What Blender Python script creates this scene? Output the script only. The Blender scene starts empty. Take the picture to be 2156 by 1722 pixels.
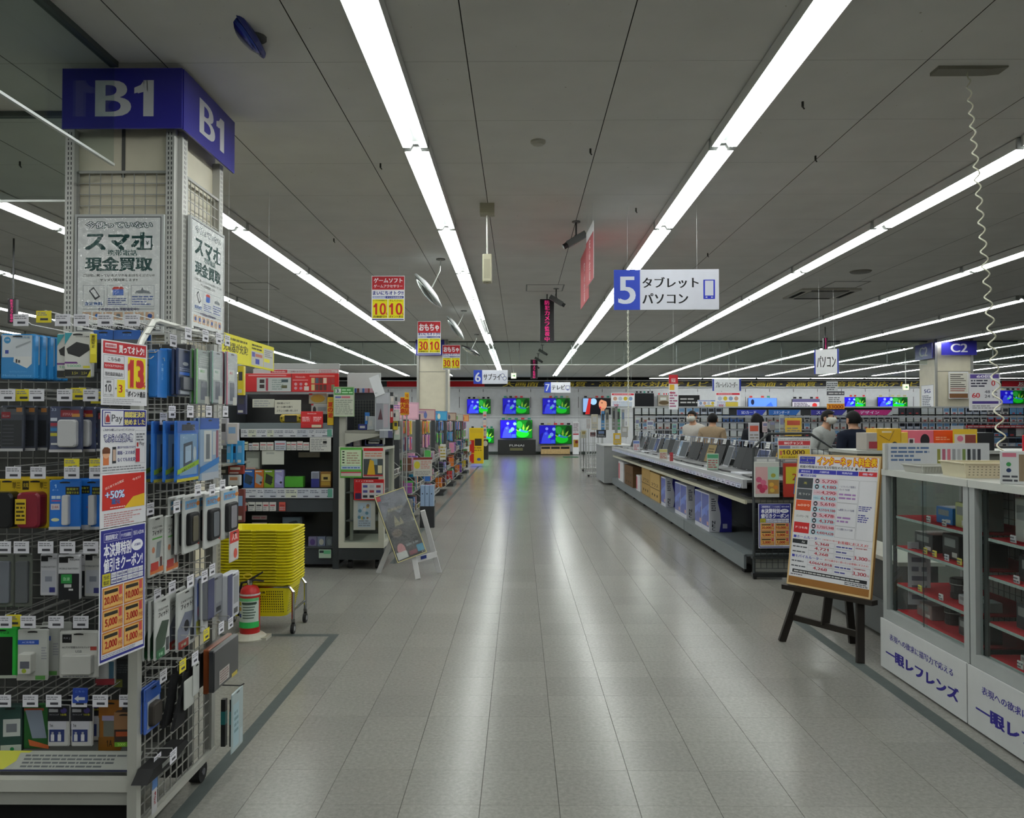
import bpy, math, random
from mathutils import Vector, Matrix
random.seed(7)
SC = bpy.context.scene
COL = SC.collection
pi = math.pi
# ---------------------------------------------------------------- camera, world, exposure
F = 1650.0                      # focal length in pixels of the 2156 x 1722 frame
CAMH = 1.465
PITCH = math.atan(30 / F)
YAW = math.atan(16 / F)
cam = bpy.data.cameras.new('camera')
cam.sensor_fit = 'HORIZONTAL'
cam.sensor_width = 36.0
cam.lens = 36.0 * F / 2156
cam.clip_start = 0.05
cam.clip_end = 200
camo = bpy.data.objects.new('camera', cam)
COL.objects.link(camo)
camo.location = (0, 0, CAMH)
camo.rotation_euler = (pi / 2 + PITCH, 0, YAW)
SC.camera = camo
world = bpy.data.worlds.new('world')
SC.world = world
world.use_nodes = True
world.node_tree.nodes['Background'].inputs[0].default_value = (0.05, 0.055, 0.055, 1)
world.node_tree.nodes['Background'].inputs[1].default_value = 0.3
SC.view_settings.view_transform = 'Standard'
SC.view_settings.look = 'None'
SC.view_settings.gamma = 1.0
SC.view_settings.use_curve_mapping = False
SC.view_settings.exposure = 0.0
TUBE = 28.0                      # emission of the fluorescent tubes
cy = SC.cycles
cy.max_bounces = 6
cy.diffuse_bounces = 3
cy.glossy_bounces = 3
cy.transmission_bounces = 4
cy.transparent_max_bounces = 14
cy.sample_clamp_indirect = 4.0
cy.caustics_reflective = False
cy.caustics_refractive = False

# ---------------------------------------------------------------- pixel <-> place (authoring aid: a point at a known distance)
_R = camo.rotation_euler.to_matrix()
def ray(px, py):
    return _R @ Vector(((px - 1078) / F, -(py - 861) / F, -1.0))
def aY(px, py, Y):
    d = ray(px, py); t = Y / d.y
    return Vector((d.x * t, Y, CAMH + d.z * t))
def aX(px, py, X):
    d = ray(px, py); t = X / d.x
    return Vector((X, d.y * t, CAMH + d.z * t))
def aZ(px, py, Z):
    d = ray(px, py); t = (Z - CAMH) / d.z
    return Vector((d.x * t, d.y * t, Z))

# ---------------------------------------------------------------- materials (colour comes from a per-face colour attribute)
def lin(c):
    return c / 12.92 if c <= 0.04045 else ((c + 0.055) / 1.055) ** 2.4
_cc = {}
def C(h):
    if isinstance(h, tuple):
        return h
    if h not in _cc:
        _cc[h] = tuple(lin(int(h[i:i + 2], 16) / 255) for i in (0, 2, 4))
    return _cc[h]
MATS = {}
GAIN = 1.32                     # paper and paint whites reach about 0.85
def mat(name, rough=0.5, metal=0.0, spec=0.5, emit=0.0, noise=0.0, nscale=40, clear=0.0, coat=0.0, bump=0.0):
    m = bpy.data.materials.new(name)
    m.use_nodes = True
    nt = m.node_tree
    N, K = nt.nodes, nt.links
    b = N['Principled BSDF']
    a = N.new('ShaderNodeAttribute'); a.attribute_name = 'Col'
    src = a.outputs['Color']
    if noise or bump:
        tc = N.new('ShaderNodeTexCoord'); tx = N.new('ShaderNodeTexNoise')
        tx.inputs['Scale'].default_value = nscale; tx.inputs['Detail'].default_value = 4
        K.new(tc.outputs['Object'], tx.inputs['Vector'])
    if noise:
        mr = N.new('ShaderNodeMapRange'); mr.inputs['From Min'].default_value = 0.25; mr.inputs['From Max'].default_value = 0.75
        mr.inputs['To Min'].default_value = GAIN * (1 - noise); mr.inputs['To Max'].default_value = GAIN * (1 + noise)
        K.new(tx.outputs['Fac'], mr.inputs['Value'])
        vm = N.new('ShaderNodeVectorMath'); vm.operation = 'SCALE'
        K.new(src, vm.inputs[0]); K.new(mr.outputs[0], vm.inputs['Scale'])
        src = vm.outputs[0]
    if bump:
        bp = N.new('ShaderNodeBump'); bp.inputs['Strength'].default_value = bump; bp.inputs['Distance'].default_value = 0.01
        K.new(tx.outputs['Fac'], bp.inputs['Height']); K.new(bp.outputs[0], b.inputs['Normal'])
    K.new(src, b.inputs['Base Color'])
    b.inputs['Roughness'].default_value = rough
    b.inputs['Metallic'].default_value = metal
    b.inputs['Specular IOR Level'].default_value = spec
    if coat:
        b.inputs['Coat Weight'].default_value = coat; b.inputs['Coat Roughness'].default_value = 0.08
    if emit:
        K.new(a.outputs['Color'], b.inputs['Emission Color'])
        b.inputs['Emission Strength'].default_value = emit
        b.inputs['Specular IOR Level'].default_value = 0.2
    if clear:
        tr = N.new('ShaderNodeBsdfTransparent'); mx = N.new('ShaderNodeMixShader')
        mx.inputs[0].default_value = 1 - clear
        K.new(tr.outputs[0], mx.inputs[1]); K.new(b.outputs[0], mx.inputs[2])
        K.new(mx.outputs[0], N['Material Output'].inputs['Surface'])
    MATS[name] = m
    return m
mat('paper', 0.62, spec=0.25, noise=0.03, nscale=9)
mat('gloss', 0.28, spec=0.5, noise=0.03, nscale=14)
mat('plastic', 0.42, noise=0.03, nscale=20)
mat('matte', 0.75, spec=0.2, noise=0.06, nscale=25)
mat('metal', 0.34, metal=0.85, noise=0.05, nscale=30)
mat('steel', 0.42, metal=0.35, noise=0.04, nscale=8)
mat('chrome', 0.14, metal=1.0)
mat('painted', 0.4, spec=0.4, noise=0.05, nscale=6)
mat('card', 0.8, spec=0.15, noise=0.1, nscale=18)
mat('wood', 0.5, spec=0.3, noise=0.16, nscale=12)
mat('rubber', 0.65, spec=0.3, noise=0.05)
mat('cloth', 0.9, spec=0.1, noise=0.1, nscale=60)
mat('skin', 0.55, spec=0.3, noise=0.04, nscale=30)
mat('hair', 0.6, spec=0.12, noise=0.2, nscale=90)
mat('tube', 0.5, emit=TUBE)
mat('lit', 0.4, emit=1.15)
mat('screen', 0.25, emit=0.9)
mat('led', 0.4, emit=0.5)
mat('smoke_glass', 0.06, spec=0.5, clear=0.8)
# thin clear glass: sees through, mirrors by Fresnel
def glassmat():
    m = bpy.data.materials.new('glass'); m.use_nodes = True
    N, K = m.node_tree.nodes, m.node_tree.links
    N.remove(N['Principled BSDF'])
    tr = N.new('ShaderNodeBsdfTransparent'); tr.inputs[0].default_value = (0.86, 0.91, 0.9, 1)
    gl = N.new('ShaderNodeBsdfGlossy'); gl.inputs['Roughness'].default_value = 0.03
    lw = N.new('ShaderNodeLayerWeight')
    pw = N.new('ShaderNodeMath'); pw.operation = 'POWER'; pw.inputs[1].default_value = 5.0
    fr = N.new('ShaderNodeMath'); fr.operation = 'MULTIPLY_ADD'; fr.inputs[1].default_value = 0.55; fr.inputs[2].default_value = 0.035
    K.new(lw.outputs['Facing'], pw.inputs[0]); K.new(pw.outputs[0], fr.inputs[0])
    mx = N.new('ShaderNodeMixShader')
    K.new(fr.outputs[0], mx.inputs[0]); K.new(tr.outputs[0], mx.inputs[1]); K.new(gl.outputs[0], mx.inputs[2])
    K.new(mx.outputs[0], N['Material Output'].inputs['Surface'])
    MATS['glass'] = m
glassmat()
def filmmat():
    m = bpy.data.materials.new('film'); m.use_nodes = True
    N, K = m.node_tree.nodes, m.node_tree.links
    N.remove(N['Principled BSDF'])
    tr = N.new('ShaderNodeBsdfTransparent'); gl = N.new('ShaderNodeBsdfGlossy'); gl.inputs['Roughness'].default_value = 0.07
    mx = N.new('ShaderNodeMixShader'); mx.inputs[0].default_value = 0.055
    tc = N.new('ShaderNodeTexCoord'); nz = N.new('ShaderNodeTexNoise'); nz.inputs['Scale'].default_value = 16; bp = N.new('ShaderNodeBump')
    bp.inputs['Strength'].default_value = 0.5; bp.inputs['Distance'].default_value = 0.02
    K.new(tc.outputs['Object'], nz.inputs['Vector']); K.new(nz.outputs['Fac'], bp.inputs['Height']); K.new(bp.outputs[0], gl.inputs['Normal'])
    K.new(tr.outputs[0], mx.inputs[1]); K.new(gl.outputs[0], mx.inputs[2]); K.new(mx.outputs[0], N['Material Output'].inputs['Surface'])
    MATS['film'] = m
filmmat()
# floor tile: speckled vinyl with a waxed, slightly wavy gloss
def tilemat():
    m = bpy.data.materials.new('vinyl_tile'); m.use_nodes = True
    N, K = m.node_tree.nodes, m.node_tree.links
    b = N['Principled BSDF']
    geo = N.new('ShaderNodeNewGeometry')
    oi = N.new('ShaderNodeObjectInfo')
    n1 = N.new('ShaderNodeTexNoise'); n1.inputs['Scale'].default_value = 55; n1.inputs['Detail'].default_value = 6; n1.inputs['Roughness'].default_value = 0.7
    n2 = N.new('ShaderNodeTexNoise'); n2.inputs['Scale'].default_value = 1.1; n2.inputs['Detail'].default_value = 3
    K.new(geo.outputs['Position'], n1.inputs['Vector']); K.new(geo.outputs['Position'], n2.inputs['Vector'])
    cr = N.new('ShaderNodeValToRGB')
    cr.color_ramp.elements[0].position = 0.3; cr.color_ramp.elements[0].color = (0.195, 0.191, 0.172, 1)
    cr.color_ramp.elements[1].position = 0.72; cr.color_ramp.elements[1].color = (0.295, 0.292, 0.266, 1)
    K.new(n1.outputs['Fac'], cr.inputs[0])
    add = N.new('ShaderNodeMath'); add.operation = 'MULTIPLY_ADD'; add.inputs[1].default_value = 0.10; add.inputs[2].default_value = 0.9
    K.new(oi.outputs['Random'], add.inputs[0])
    mr = N.new('ShaderNodeMapRange'); mr.inputs['To Min'].default_value = 0.9; mr.inputs['To Max'].default_value = 1.08
    K.new(n2.outputs['Fac'], mr.inputs['Value'])
    mu = N.new('ShaderNodeMath'); mu.operation = 'MULTIPLY'
    K.new(add.outputs[0], mu.inputs[0]); K.new(mr.outputs[0], mu.inputs[1])
    vm = N.new('ShaderNodeVectorMath'); vm.operation = 'SCALE'
    K.new(cr.outputs[0], vm.inputs[0]); K.new(mu.outputs[0], vm.inputs['Scale'])
    K.new(vm.outputs[0], b.inputs['Base Color'])
    b.inputs['Roughness'].default_value = 0.22
    bp = N.new('ShaderNodeBump'); bp.inputs['Strength'].default_value = 0.06; bp.inputs['Distance'].default_value = 0.004
    n4 = N.new('ShaderNodeTexNoise'); n4.inputs['Scale'].default_value = 5; n4.inputs['Detail'].default_value = 3
    K.new(geo.outputs['Position'], n4.inputs['Vector']); K.new(n4.outputs['Fac'], bp.inputs['Height'])
    K.new(bp.outputs[0], b.inputs['Normal'])
    b.inputs['Specular IOR Level'].default_value = 0.15
    MATS['vinyl_tile'] = m
tilemat()
def ceilmat():
    m = bpy.data.materials.new('ceiling_board'); m.use_nodes = True
    N, K = m.node_tree.nodes, m.node_tree.links
    b = N['Principled BSDF']; geo = N.new('ShaderNodeNewGeometry')
    n1 = N.new('ShaderNodeTexNoise'); n1.inputs['Scale'].default_value = 2.2; n1.inputs['Detail'].default_value = 6
    n2 = N.new('ShaderNodeTexNoise'); n2.inputs['Scale'].default_value = 26; n2.inputs['Detail'].default_value = 2
    K.new(geo.outputs['Position'], n1.inputs['Vector']); K.new(geo.outputs['Position'], n2.inputs['Vector'])
    cr = N.new('ShaderNodeValToRGB')
    cr.color_ramp.elements[0].position = 0.2; cr.color_ramp.elements[0].color = (0.78, 0.775, 0.755, 1)
    cr.color_ramp.elements[1].position = 0.8; cr.color_ramp.elements[1].color = (0.88, 0.875, 0.855, 1)
    K.new(n1.outputs['Fac'], cr.inputs[0])
    c2 = N.new('ShaderNodeValToRGB')      # sparse specks of dirt
    c2.color_ramp.elements[0].position = 0.74; c2.color_ramp.elements[0].color = (1, 1, 1, 1)
    c2.color_ramp.elements[1].position = 0.8; c2.color_ramp.elements[1].color = (0.55, 0.52, 0.46, 1)
    K.new(n2.outputs['Fac'], c2.inputs[0])
    mx = N.new('ShaderNodeMix'); mx.data_type = 'RGBA'; mx.blend_type = 'MULTIPLY'; mx.inputs[0].default_value = 1
    K.new(cr.outputs[0], mx.inputs[6]); K.new(c2.outputs[0], mx.inputs[7])
    K.new(mx.outputs[2], b.inputs['Base Color'])
    b.inputs['Roughness'].default_value = 0.9; b.inputs['Specular IOR Level'].default_value = 0.15
    MATS['ceiling_board'] = m
ceilmat()

# ---------------------------------------------------------------- text outlines, cached
_fc = bpy.data.curves.new('glyphs', 'FONT'); _fo = bpy.data.objects.new('glyphs', _fc)
_fc.resolution_u = 2
_tc = {}
def glyphs(s, bold):
    k = (s, bold)
    if k not in _tc:
        if _fo.name not in COL.objects:
            COL.objects.link(_fo)
        _fc.body = s; _fc.offset = bold; _fc.resolution_u = 4 if s.isascii() and len(s) < 8 else 2
        dg = bpy.context.evaluated_depsgraph_get(); dg.update()
        ev = _fo.evaluated_get(dg); m = ev.to_mesh()
        vs = [(v.co.x, v.co.y) for v in m.vertices]
        fs = [tuple(p.vertices) for p in m.polygons]
        ev.to_mesh_clear()
        if '1' in s and not set(s) & set('Il|'):      # the built-in 1 is a plain bar: give it its flag
            for k4 in range(0, len(vs) - 3):
                q = vs[k4:k4 + 4]; xs = sorted(set(round(p[0], 4) for p in q)); ys = sorted(set(round(p[1], 4) for p in q))
                if len(xs) == 2 and len(ys) == 2 and xs[1] - xs[0] < .16 and ys[1] - ys[0] > .6:
                    n = len(vs); a, t = xs[0] + .01, ys[1]
                    vs += [(a, t), (a, t - .2), (a - .14, t - .25), (a - .14, t - .14), (a - .05, t - .09)]; fs.append((n, n + 4, n + 3, n + 2, n + 1))
        if not vs:
            vs = [(0, 0)]
        x0 = min(v[0] for v in vs); x1 = max(v[0] for v in vs); y0 = min(v[1] for v in vs); y1 = max(v[1] for v in vs)
        _tc[k] = (vs, fs, x0, x1, y0, y1)
    return _tc[k]

# ---------------------------------------------------------------- mesh builder
class MB:
    def __init__(s, mat='paper'):
        s.v = []; s.f = []; s.c = []; s.m = []; s.mats = [mat]; s.M = None; s.lf = 1.0; s.jit = 0
    def mi(s, m):
        if m is None: return 0
        if m not in s.mats: s.mats.append(m)
        return s.mats.index(m)
    def add(s, vs, fs, col, m=None):
        o = len(s.v); i = s.mi(m); col = C(col)
        if s.M is not None:
            vs = [s.M @ Vector(p) for p in vs]
        s.v.extend(vs)
        for f in fs:
            s.f.append(tuple(o + k for k in f)); s.c.append(col); s.m.append(i)
        return s
    def box(s, x0, x1, y0, y1, z0, z1, col, m=None, front=None):
        vs = [(x0, y0, z0), (x1, y0, z0), (x1, y1, z0), (x0, y1, z0), (x0, y0, z1), (x1, y0, z1), (x1, y1, z1), (x0, y1, z1)]
        s.add(vs, [(0, 3, 2, 1), (4, 5, 6, 7), (1, 2, 6, 5), (2, 3, 7, 6), (3, 0, 4, 7)], col, m)
        s.add([vs[0], vs[1], vs[5], vs[4]], [(0, 1, 2, 3)], front or col, m)
        return s
    def cbox(s, x0, x1, y0, y1, z0, z1, col, b=0.006, m=None):
        """box whose upright edges and front rim are chamfered by b"""
        pts = [(x0 + b, z0), (x1 - b, z0), (x1, z0 + b), (x1, z1 - b), (x1 - b, z1), (x0 + b, z1), (x0, z1 - b), (x0, z0 + b)]
        ins = [(x0 + 2 * b, z0 + b), (x1 - 2 * b, z0 + b), (x1 - b, z0 + 2 * b), (x1 - b, z1 - 2 * b), (x1 - 2 * b, z1 - b), (x0 + 2 * b, z1 - b), (x0 + b, z1 - 2 * b), (x0 + b, z0 + 2 * b)]
        n = 8
        vs = [(x, y0, z) for x, z in ins] + [(x, y0 + b, z) for x, z in pts] + [(x, y1, z) for x, z in pts]
        fs = [tuple(range(n))] + [(k, n + k, n + (k + 1) % n, (k + 1) % n) for k in range(n)]
        fs += [(n + k, 2 * n + k, 2 * n + (k + 1) % n, n + (k + 1) % n) for k in range(n)] + [tuple(range(3 * n - 1, 2 * n - 1, -1))]
        return s.add(vs, fs, col, m)
    def quad(s, a, b, c, d, col, m=None):
        return s.add([a, b, c, d], [(0, 1, 2, 3)], col, m)
    def prism(s, pts, y0, y1, col, m=None, axis='y'):
        """polygon given in x,z (axis y), y,z (axis x) or x,y (axis z), extruded from y0 to y1"""
        n = len(pts)
        if axis == 'y': P = lambda p, t: (p[0], t, p[1])
        elif axis == 'x': P = lambda p, t: (t, p[0], p[1])
        else: P = lambda p, t: (p[0], p[1], t)
        vs = [P(p, y0) for p in pts] + [P(p, y1) for p in pts]
        fs = [tuple(range(n)), tuple(range(2 * n - 1, n - 1, -1))] + [(k, n + k, n + (k + 1) % n, (k + 1) % n) for k in range(n)]
        return s.add(vs, fs, col, m)
    def cyl(s, p0, p1, r0, r1=None, n=10, col='888888', m=None, caps=True):
        p0 = Vector(p0); p1 = Vector(p1); r1 = r0 if r1 is None else r1
        d = (p1 - p0).normalized()
        u = d.orthogonal().normalized(); w = d.cross(u)
        vs = []
        for p, r in ((p0, r0), (p1, r1)):
            for k in range(n):
                a = 2 * pi * k / n
                vs.append(tuple(p + (u * math.cos(a) + w * math.sin(a)) * r))
        fs = [(k, (k + 1) % n, n + (k + 1) % n, n + k) for k in range(n)]
        if caps: fs += [tuple(range(n - 1, -1, -1)), tuple(range(n, 2 * n))]
        return s.add(vs, fs, col, m)
    def bar(s, p0, p1, w, h, col, m=None):
        """square bar between two points"""
        p0 = Vector(p0); p1 = Vector(p1); d = (p1 - p0).normalized()
        up = Vector((0, 0, 1)) if abs(d.z) < 0.9 else Vector((0, 1, 0))
        u = d.cross(up).normalized(); w2 = u.cross(d).normalized()
        vs = []
        for p in (p0, p1):
            for a, b in ((-1, -1), (1, -1), (1, 1), (-1, 1)):
                vs.append(tuple(p + u * (a * w / 2) + w2 * (b * h / 2)))
        return s.add(vs, [(0, 1, 2, 3), (7, 6, 5, 4), (0, 4, 5, 1), (1, 5, 6, 2), (2, 6, 7, 3), (3, 7, 4, 0)], col, m)
    def tube(s, pts, r, n=6, col='999999', m=None, closed=False):
        pts = [Vector(p) for p in pts]
        N = len(pts); vs = []; prev = None
        for i, p in enumerate(pts):
            a = pts[i - 1] if (i or closed) else p
            b = pts[(i + 1) % N] if (i < N - 1 or closed) else p
            d = (b - a).normalized()
            if prev is None: u = d.orthogonal().normalized()
            else:
                u = prev - d * prev.dot(d)
                u = u.normalized() if u.length > 1e-6 else d.orthogonal().normalized()
            prev = u; w = d.cross(u)
            for k in range(n):
                t = 2 * pi * k / n
                vs.append(tuple(p + (u * math.cos(t) + w * math.sin(t)) * r))
        fs = []
        for i in range(N if closed else N - 1):
            j = (i + 1) % N
            for k in range(n):
                fs.append((i * n + k, i * n + (k + 1) % n, j * n + (k + 1) % n, j * n + k))
        if not closed: fs += [tuple(range(n - 1, -1, -1)), tuple(range((N - 1) * n, N * n))]
        return s.add(vs, fs, col, m)
    def lathe(s, prof, n=16, col='888888', m=None, cx=0, cy=0):
        """profile of (radius, z)"""
        vs = []; fs = []
        for r, z in prof:
            for k in range(n):
                a = 2 * pi * k / n
                vs.append((cx + r * math.cos(a), cy + r * math.sin(a), z))
        for i in range(len(prof) - 1):
            for k in range(n):
                fs.append((i * n + k, i * n + (k + 1) % n, (i + 1) * n + (k + 1) % n, (i + 1) * n + k))
        fs += [tuple(range(n - 1, -1, -1)), tuple(range((len(prof) - 1) * n, len(prof) * n))]
        return s.add(vs, fs, col, m)
    # ---- flat print on the face y = y0 (x to the right, z up, seen from -y); layer lifts it by 0.4 mm each
    def rect(s, x0, z0, x1, z1, col, L=1, y0=0.0, m=None):
        s.jit = (s.jit + 1) % 30; y = y0 - (0.0004 * L + 0.00001 * s.jit) * s.lf
        return s.add([(x0, y, z0), (x1, y, z0), (x1, y, z1), (x0, y, z1)], [(0, 1, 2, 3)], col, m)
    def poly(s, pts, col, L=1, y0=0.0, m=None):
        s.jit = (s.jit + 1) % 30; y = y0 - (0.0004 * L + 0.00001 * s.jit) * s.lf
        return s.add([(x, y, z) for x, z in pts], [tuple(range(len(pts)))], col, m)
    def disc(s, x, z, r, col, L=1, y0=0.0, n=16, rz=None, m=None):
        rz = rz or r
        return s.poly([(x + r * math.cos(2 * pi * k / n), z + rz * math.sin(2 * pi * k / n)) for k in range(n)], col, L, y0, m)
    def frame(s, x0, z0, x1, z1, t, col, L=1, y0=0.0):
        s.rect(x0, z0, x1, z0 + t, col, L, y0); s.rect(x0, z1 - t, x1, z1, col, L, y0)
        s.rect(x0, z0 + t, x0 + t, z1 - t, col, L, y0); return s.rect(x1 - t, z0 + t, x1, z1 - t, col, L, y0)
    def text(s, t, x, z, h, col, L=2, y0=0.0, al='c', bold=0.02, w=None, slant=0.0, rot=0.0, outline=None, m=None):
        """text whose tallest extent is h, its foot at z; w squeezes or stretches it to that width"""
        if outline:
            s.text(t, x, z, h, outline, L - 1, y0, al, bold + 0.09, w, slant, rot, None, m)
        vs, fs, x0, x1, ya, yb = glyphs(t, 0.0)
        k = h / max(yb - ya, 1e-6)
        kx = k if w is None else w / max(x1 - x0, 1e-6)
        W = (x1 - x0) * kx
        ox = {'c': -W / 2, 'l': 0, 'r': -W}[al]
        y = y0 - 0.0004 * L * s.lf
        ca, sa = math.cos(rot), math.sin(rot)
        if t.isascii(): bold *= .5
        if not bold: sh = [(0, 0)]
        elif bold < 0.035: sh = [(-bold, 0), (bold, 0)]
        elif bold < 0.08: sh = [(-bold, -bold * .5), (bold, -bold * .5), (bold, bold * .5), (-bold, bold * .5), (0, 0)]
        else: sh = [(bold * math.cos(q), bold * math.sin(q)) for q in (0, .785, 1.57, 2.36, 3.14, 3.93, 4.71, 5.5)]
        st = 0.00009 if len(sh) < 6 else 0.00004
        for n_, (dx, dz) in enumerate(sh):
            out = []; yy = y - st * n_ * s.lf
            for a, b in vs:
                p = ox + (a + dx - x0) * kx + slant * (b - ya) * k; q = (b + dz - ya) * k
                out.append((x + p * ca - q * sa, yy, z + p * sa + q * ca))
            s.add(out, fs, col, m)
        return s
    def vtext(s, t, x, ztop, h, col, L=2, y0=0.0, bold=0.02, gap=1.12, m=None):
        for i, ch in enumerate(t):
            s.text(ch, x, ztop - h * gap * (i + 1) + h * (gap - 1), h, col, L, y0, 'c', bold, h, m=m)
        return s
    def lines(s, x0, z0, x1, z1, n, col, L=1, y0=0.0, seed=0):
        """rows of small print too small to read"""
        r = random.Random(seed); dz = (z1 - z0) / n
        for i in range(n):
            e = x0 + (x1 - x0) * r.uniform(0.6, 1.0)
            x = x0
            while x < e:
                w = r.uniform(0.5, 2.6) * dz
                s.rect(x, z0 + i * dz + dz * 0.22, min(x + w, x1), z0 + i * dz + dz * 0.72, col, L, y0)
                x += w + dz * 0.3
        return s
    def mesh(s, name='m'):
        me = bpy.data.meshes.new(name)
        me.from_pydata([tuple(p) for p in s.v], [], s.f)
        for m in s.mats: me.materials.append(MATS[m])
        if len(s.mats) > 1: me.polygons.foreach_set('material_index', s.m)
        at = me.attributes.new('Col', 'FLOAT_COLOR', 'FACE')
        buf = []
        for c in s.c: buf.extend((c[0], c[1], c[2], 1.0))
        at.data.foreach_set('color', buf)
        return me
    def build(s, name, parent=None, loc=(0, 0, 0), rz=0.0, smooth=False):
        me = s.mesh(name)
        if smooth: me.shade_smooth()
        return link(name, me, parent, loc, rz)
def link(name, me, parent=None, loc=(0, 0, 0), rz=0.0):
    o = bpy.data.objects.new(name, me)
    COL.objects.link(o); o.parent = parent; o.location = loc
    o.rotation_euler = (0, 0, rz) if not isinstance(rz, tuple) else rz
    return o
KIDS = {}
_seen = {}
ORD = ['first', 'second', 'third', 'fourth', 'fifth', 'sixth', 'seventh', 'eighth', 'ninth', 'tenth', 'eleventh', 'twelfth', 'thirteenth', 'fourteenth', 'fifteenth', 'sixteenth', 'seventeenth', 'eighteenth', 'nineteenth', 'twentieth',
       'twenty-first', 'twenty-second', 'twenty-third', 'twenty-fourth', 'twenty-fifth', 'twenty-sixth', 'twenty-seventh', 'twenty-eighth', 'twenty-ninth', 'thirtieth']
def tag(o, label, cat, group=None):
    o['label'] = label; o['category'] = cat
    if group: o['group'] = group
    return o
def thing(name, label, cat, loc=(0, 0, 0), rz=0.0, group=None):
    return tag(link(name, None, None, loc, rz), label, cat, group)
def struct(o):
    o['kind'] = 'structure'; return o
def stuff(o):
    o['kind'] = 'stuff'; return o
def kids(o):
    return [c for c in SC.objects if c.parent == o]
def copy(o, loc, rz=None, label=None, ch=None):
    """a thing and its parts again, sharing mesh data; ch = its children (and theirs) as nested lists"""
    n = o.copy(); COL.objects.link(n); n.location = loc
    if rz is not None: n.rotation_euler = (0, 0, rz) if not isinstance(rz, tuple) else rz
    if label: n['label'] = label
    for c in (ch if ch is not None else tree(o)):
        _cp(c, n)
    return n
def tree(o):
    return [(c, tree(c)) for c in o.children]
def _cp(t, par):
    c = t[0].copy(); COL.objects.link(c); c.parent = par
    for g in t[1]: _cp(g, c)
# ================================================================ room shell
CEIL = 3.615
XL, XR, YF, YB = -14.0, 26.0, -6.5, 37.3
def pix(x, y, z):
    v = _R.transposed() @ (Vector((x, y, z)) - Vector((0, 0, CAMH)))
    if v.z > -0.05: return None
    return (1078 + F * v.x / -v.z, 861 - F * v.y / -v.z)
def seen(pts, mx=30):
    for p in pts:
        q = pix(*p)
        if q and -mx < q[0] < 2156 + mx and -mx < q[1] < 1722 + mx: return True
    return False
def slab(name, x0, x1, y0, y1, z0, z1, col, m='matte'):
    return struct(MB(m).box(x0, x1, y0, y1, z0, z1, col).build(name))
floor = slab('floor', XL, XR, YF, YB, -0.12, -0.0025, '3c3c38')
ceiling = slab('ceiling', XL, XR, YF, YB, CEIL + 0.014, CEIL + 0.15, '2f2f2c')
slab('wall_left', XL - .15, XL, YF, YB, -0.12, CEIL + .15, 'b9bab4')
slab('wall_right', XR, XR + .15, YF, YB, -0.12, CEIL + .15, 'b9bab4')
slab('wall_front', XL, XR, YF - .15, YF, -0.12, CEIL + .15, 'b9bab4')
slab('wall_back', XL, XR, YB, YB + .15, -0.12, CEIL + .15, 'a9abaa')
# floor tiles, 303 mm vinyl squares
TS = 0.303
def tile_mesh():
    a, b, e = TS / 2 - 0.0013, TS / 2 - 0.0006, 0.0025
    mb = MB('vinyl_tile')
    mb.add([(-a, -b, 0), (a, -b, 0), (a, b, 0), (-a, b, 0), (-a - .0006, -b - .0004, -e), (a + .0006, -b - .0004, -e), (a + .0006, b + .0004, -e), (-a - .0006, b + .0004, -e)],
           [(0, 1, 2, 3), (4, 5, 1, 0), (5, 6, 2, 1), (6, 7, 3, 2), (7, 4, 0, 3)], 'c0bfb6')
    return mb
tm = tile_mesh(); tme = tm.mesh('tile')
cells = []
for j in range(5, 122):
    for i in range(-16, 20):
        x, y = -0.152 + (i + .5) * TS, 0.004 + (j + .5) * TS
        if seen([(x - .15, y - .15, 0), (x + .15, y + .15, 0), (x + .15, y - .15, 0), (x - .15, y + .15, 0)], 0): cells.append((y, x))
cells.sort(key=lambda c: c[0] + 0.25 * abs(c[1]) + (3 if c[1] > 2.45 or c[1] < -2.6 or (c[1] < -1.35 and c[0] < 3.4) else 0))
for y, x in cells[:300]:
    link('tile', tme, floor, (x, y, 0))
rest = MB('vinyl_tile')
for y, x in cells[300:]:
    rest.M = Matrix.Translation((x, y, 0)); rest.add(tm.v, tm.f, 'c0bfb6')
rest.M = None
stuff(rest.build('tile_field', floor))
# grey tape lines stuck to the tiles
def tape(pts, label):
    mb = MB('matte'); mb.add([(x, y, 0.0006) for x, y in pts], [(0, 1, 2, 3)], '3f4544')
    tag(mb.build('floor_tape'), label, 'tape')
tape([(-1.285, 1.4), (-1.225, 1.4), (-1.252, 5.4), (-1.312, 5.4)], 'grey tape line running along the floor beside the accessory rack')
tape([(-3.1, 5.4), (-1.252, 5.4), (-1.252, 5.46), (-3.1, 5.46)], 'grey tape line across the floor in front of the basket trolley')
tape([(2.02, 1.6), (2.10, 1.6), (2.10, 5.9), (2.02, 5.9)], 'grey tape line on the floor under the camera lens showcases')
tape([(-1.36, 8.2), (-1.30, 8.2), (-1.36, 26.5), (-1.42, 26.5)], 'grey tape line on the floor along the toy racks')
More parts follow.
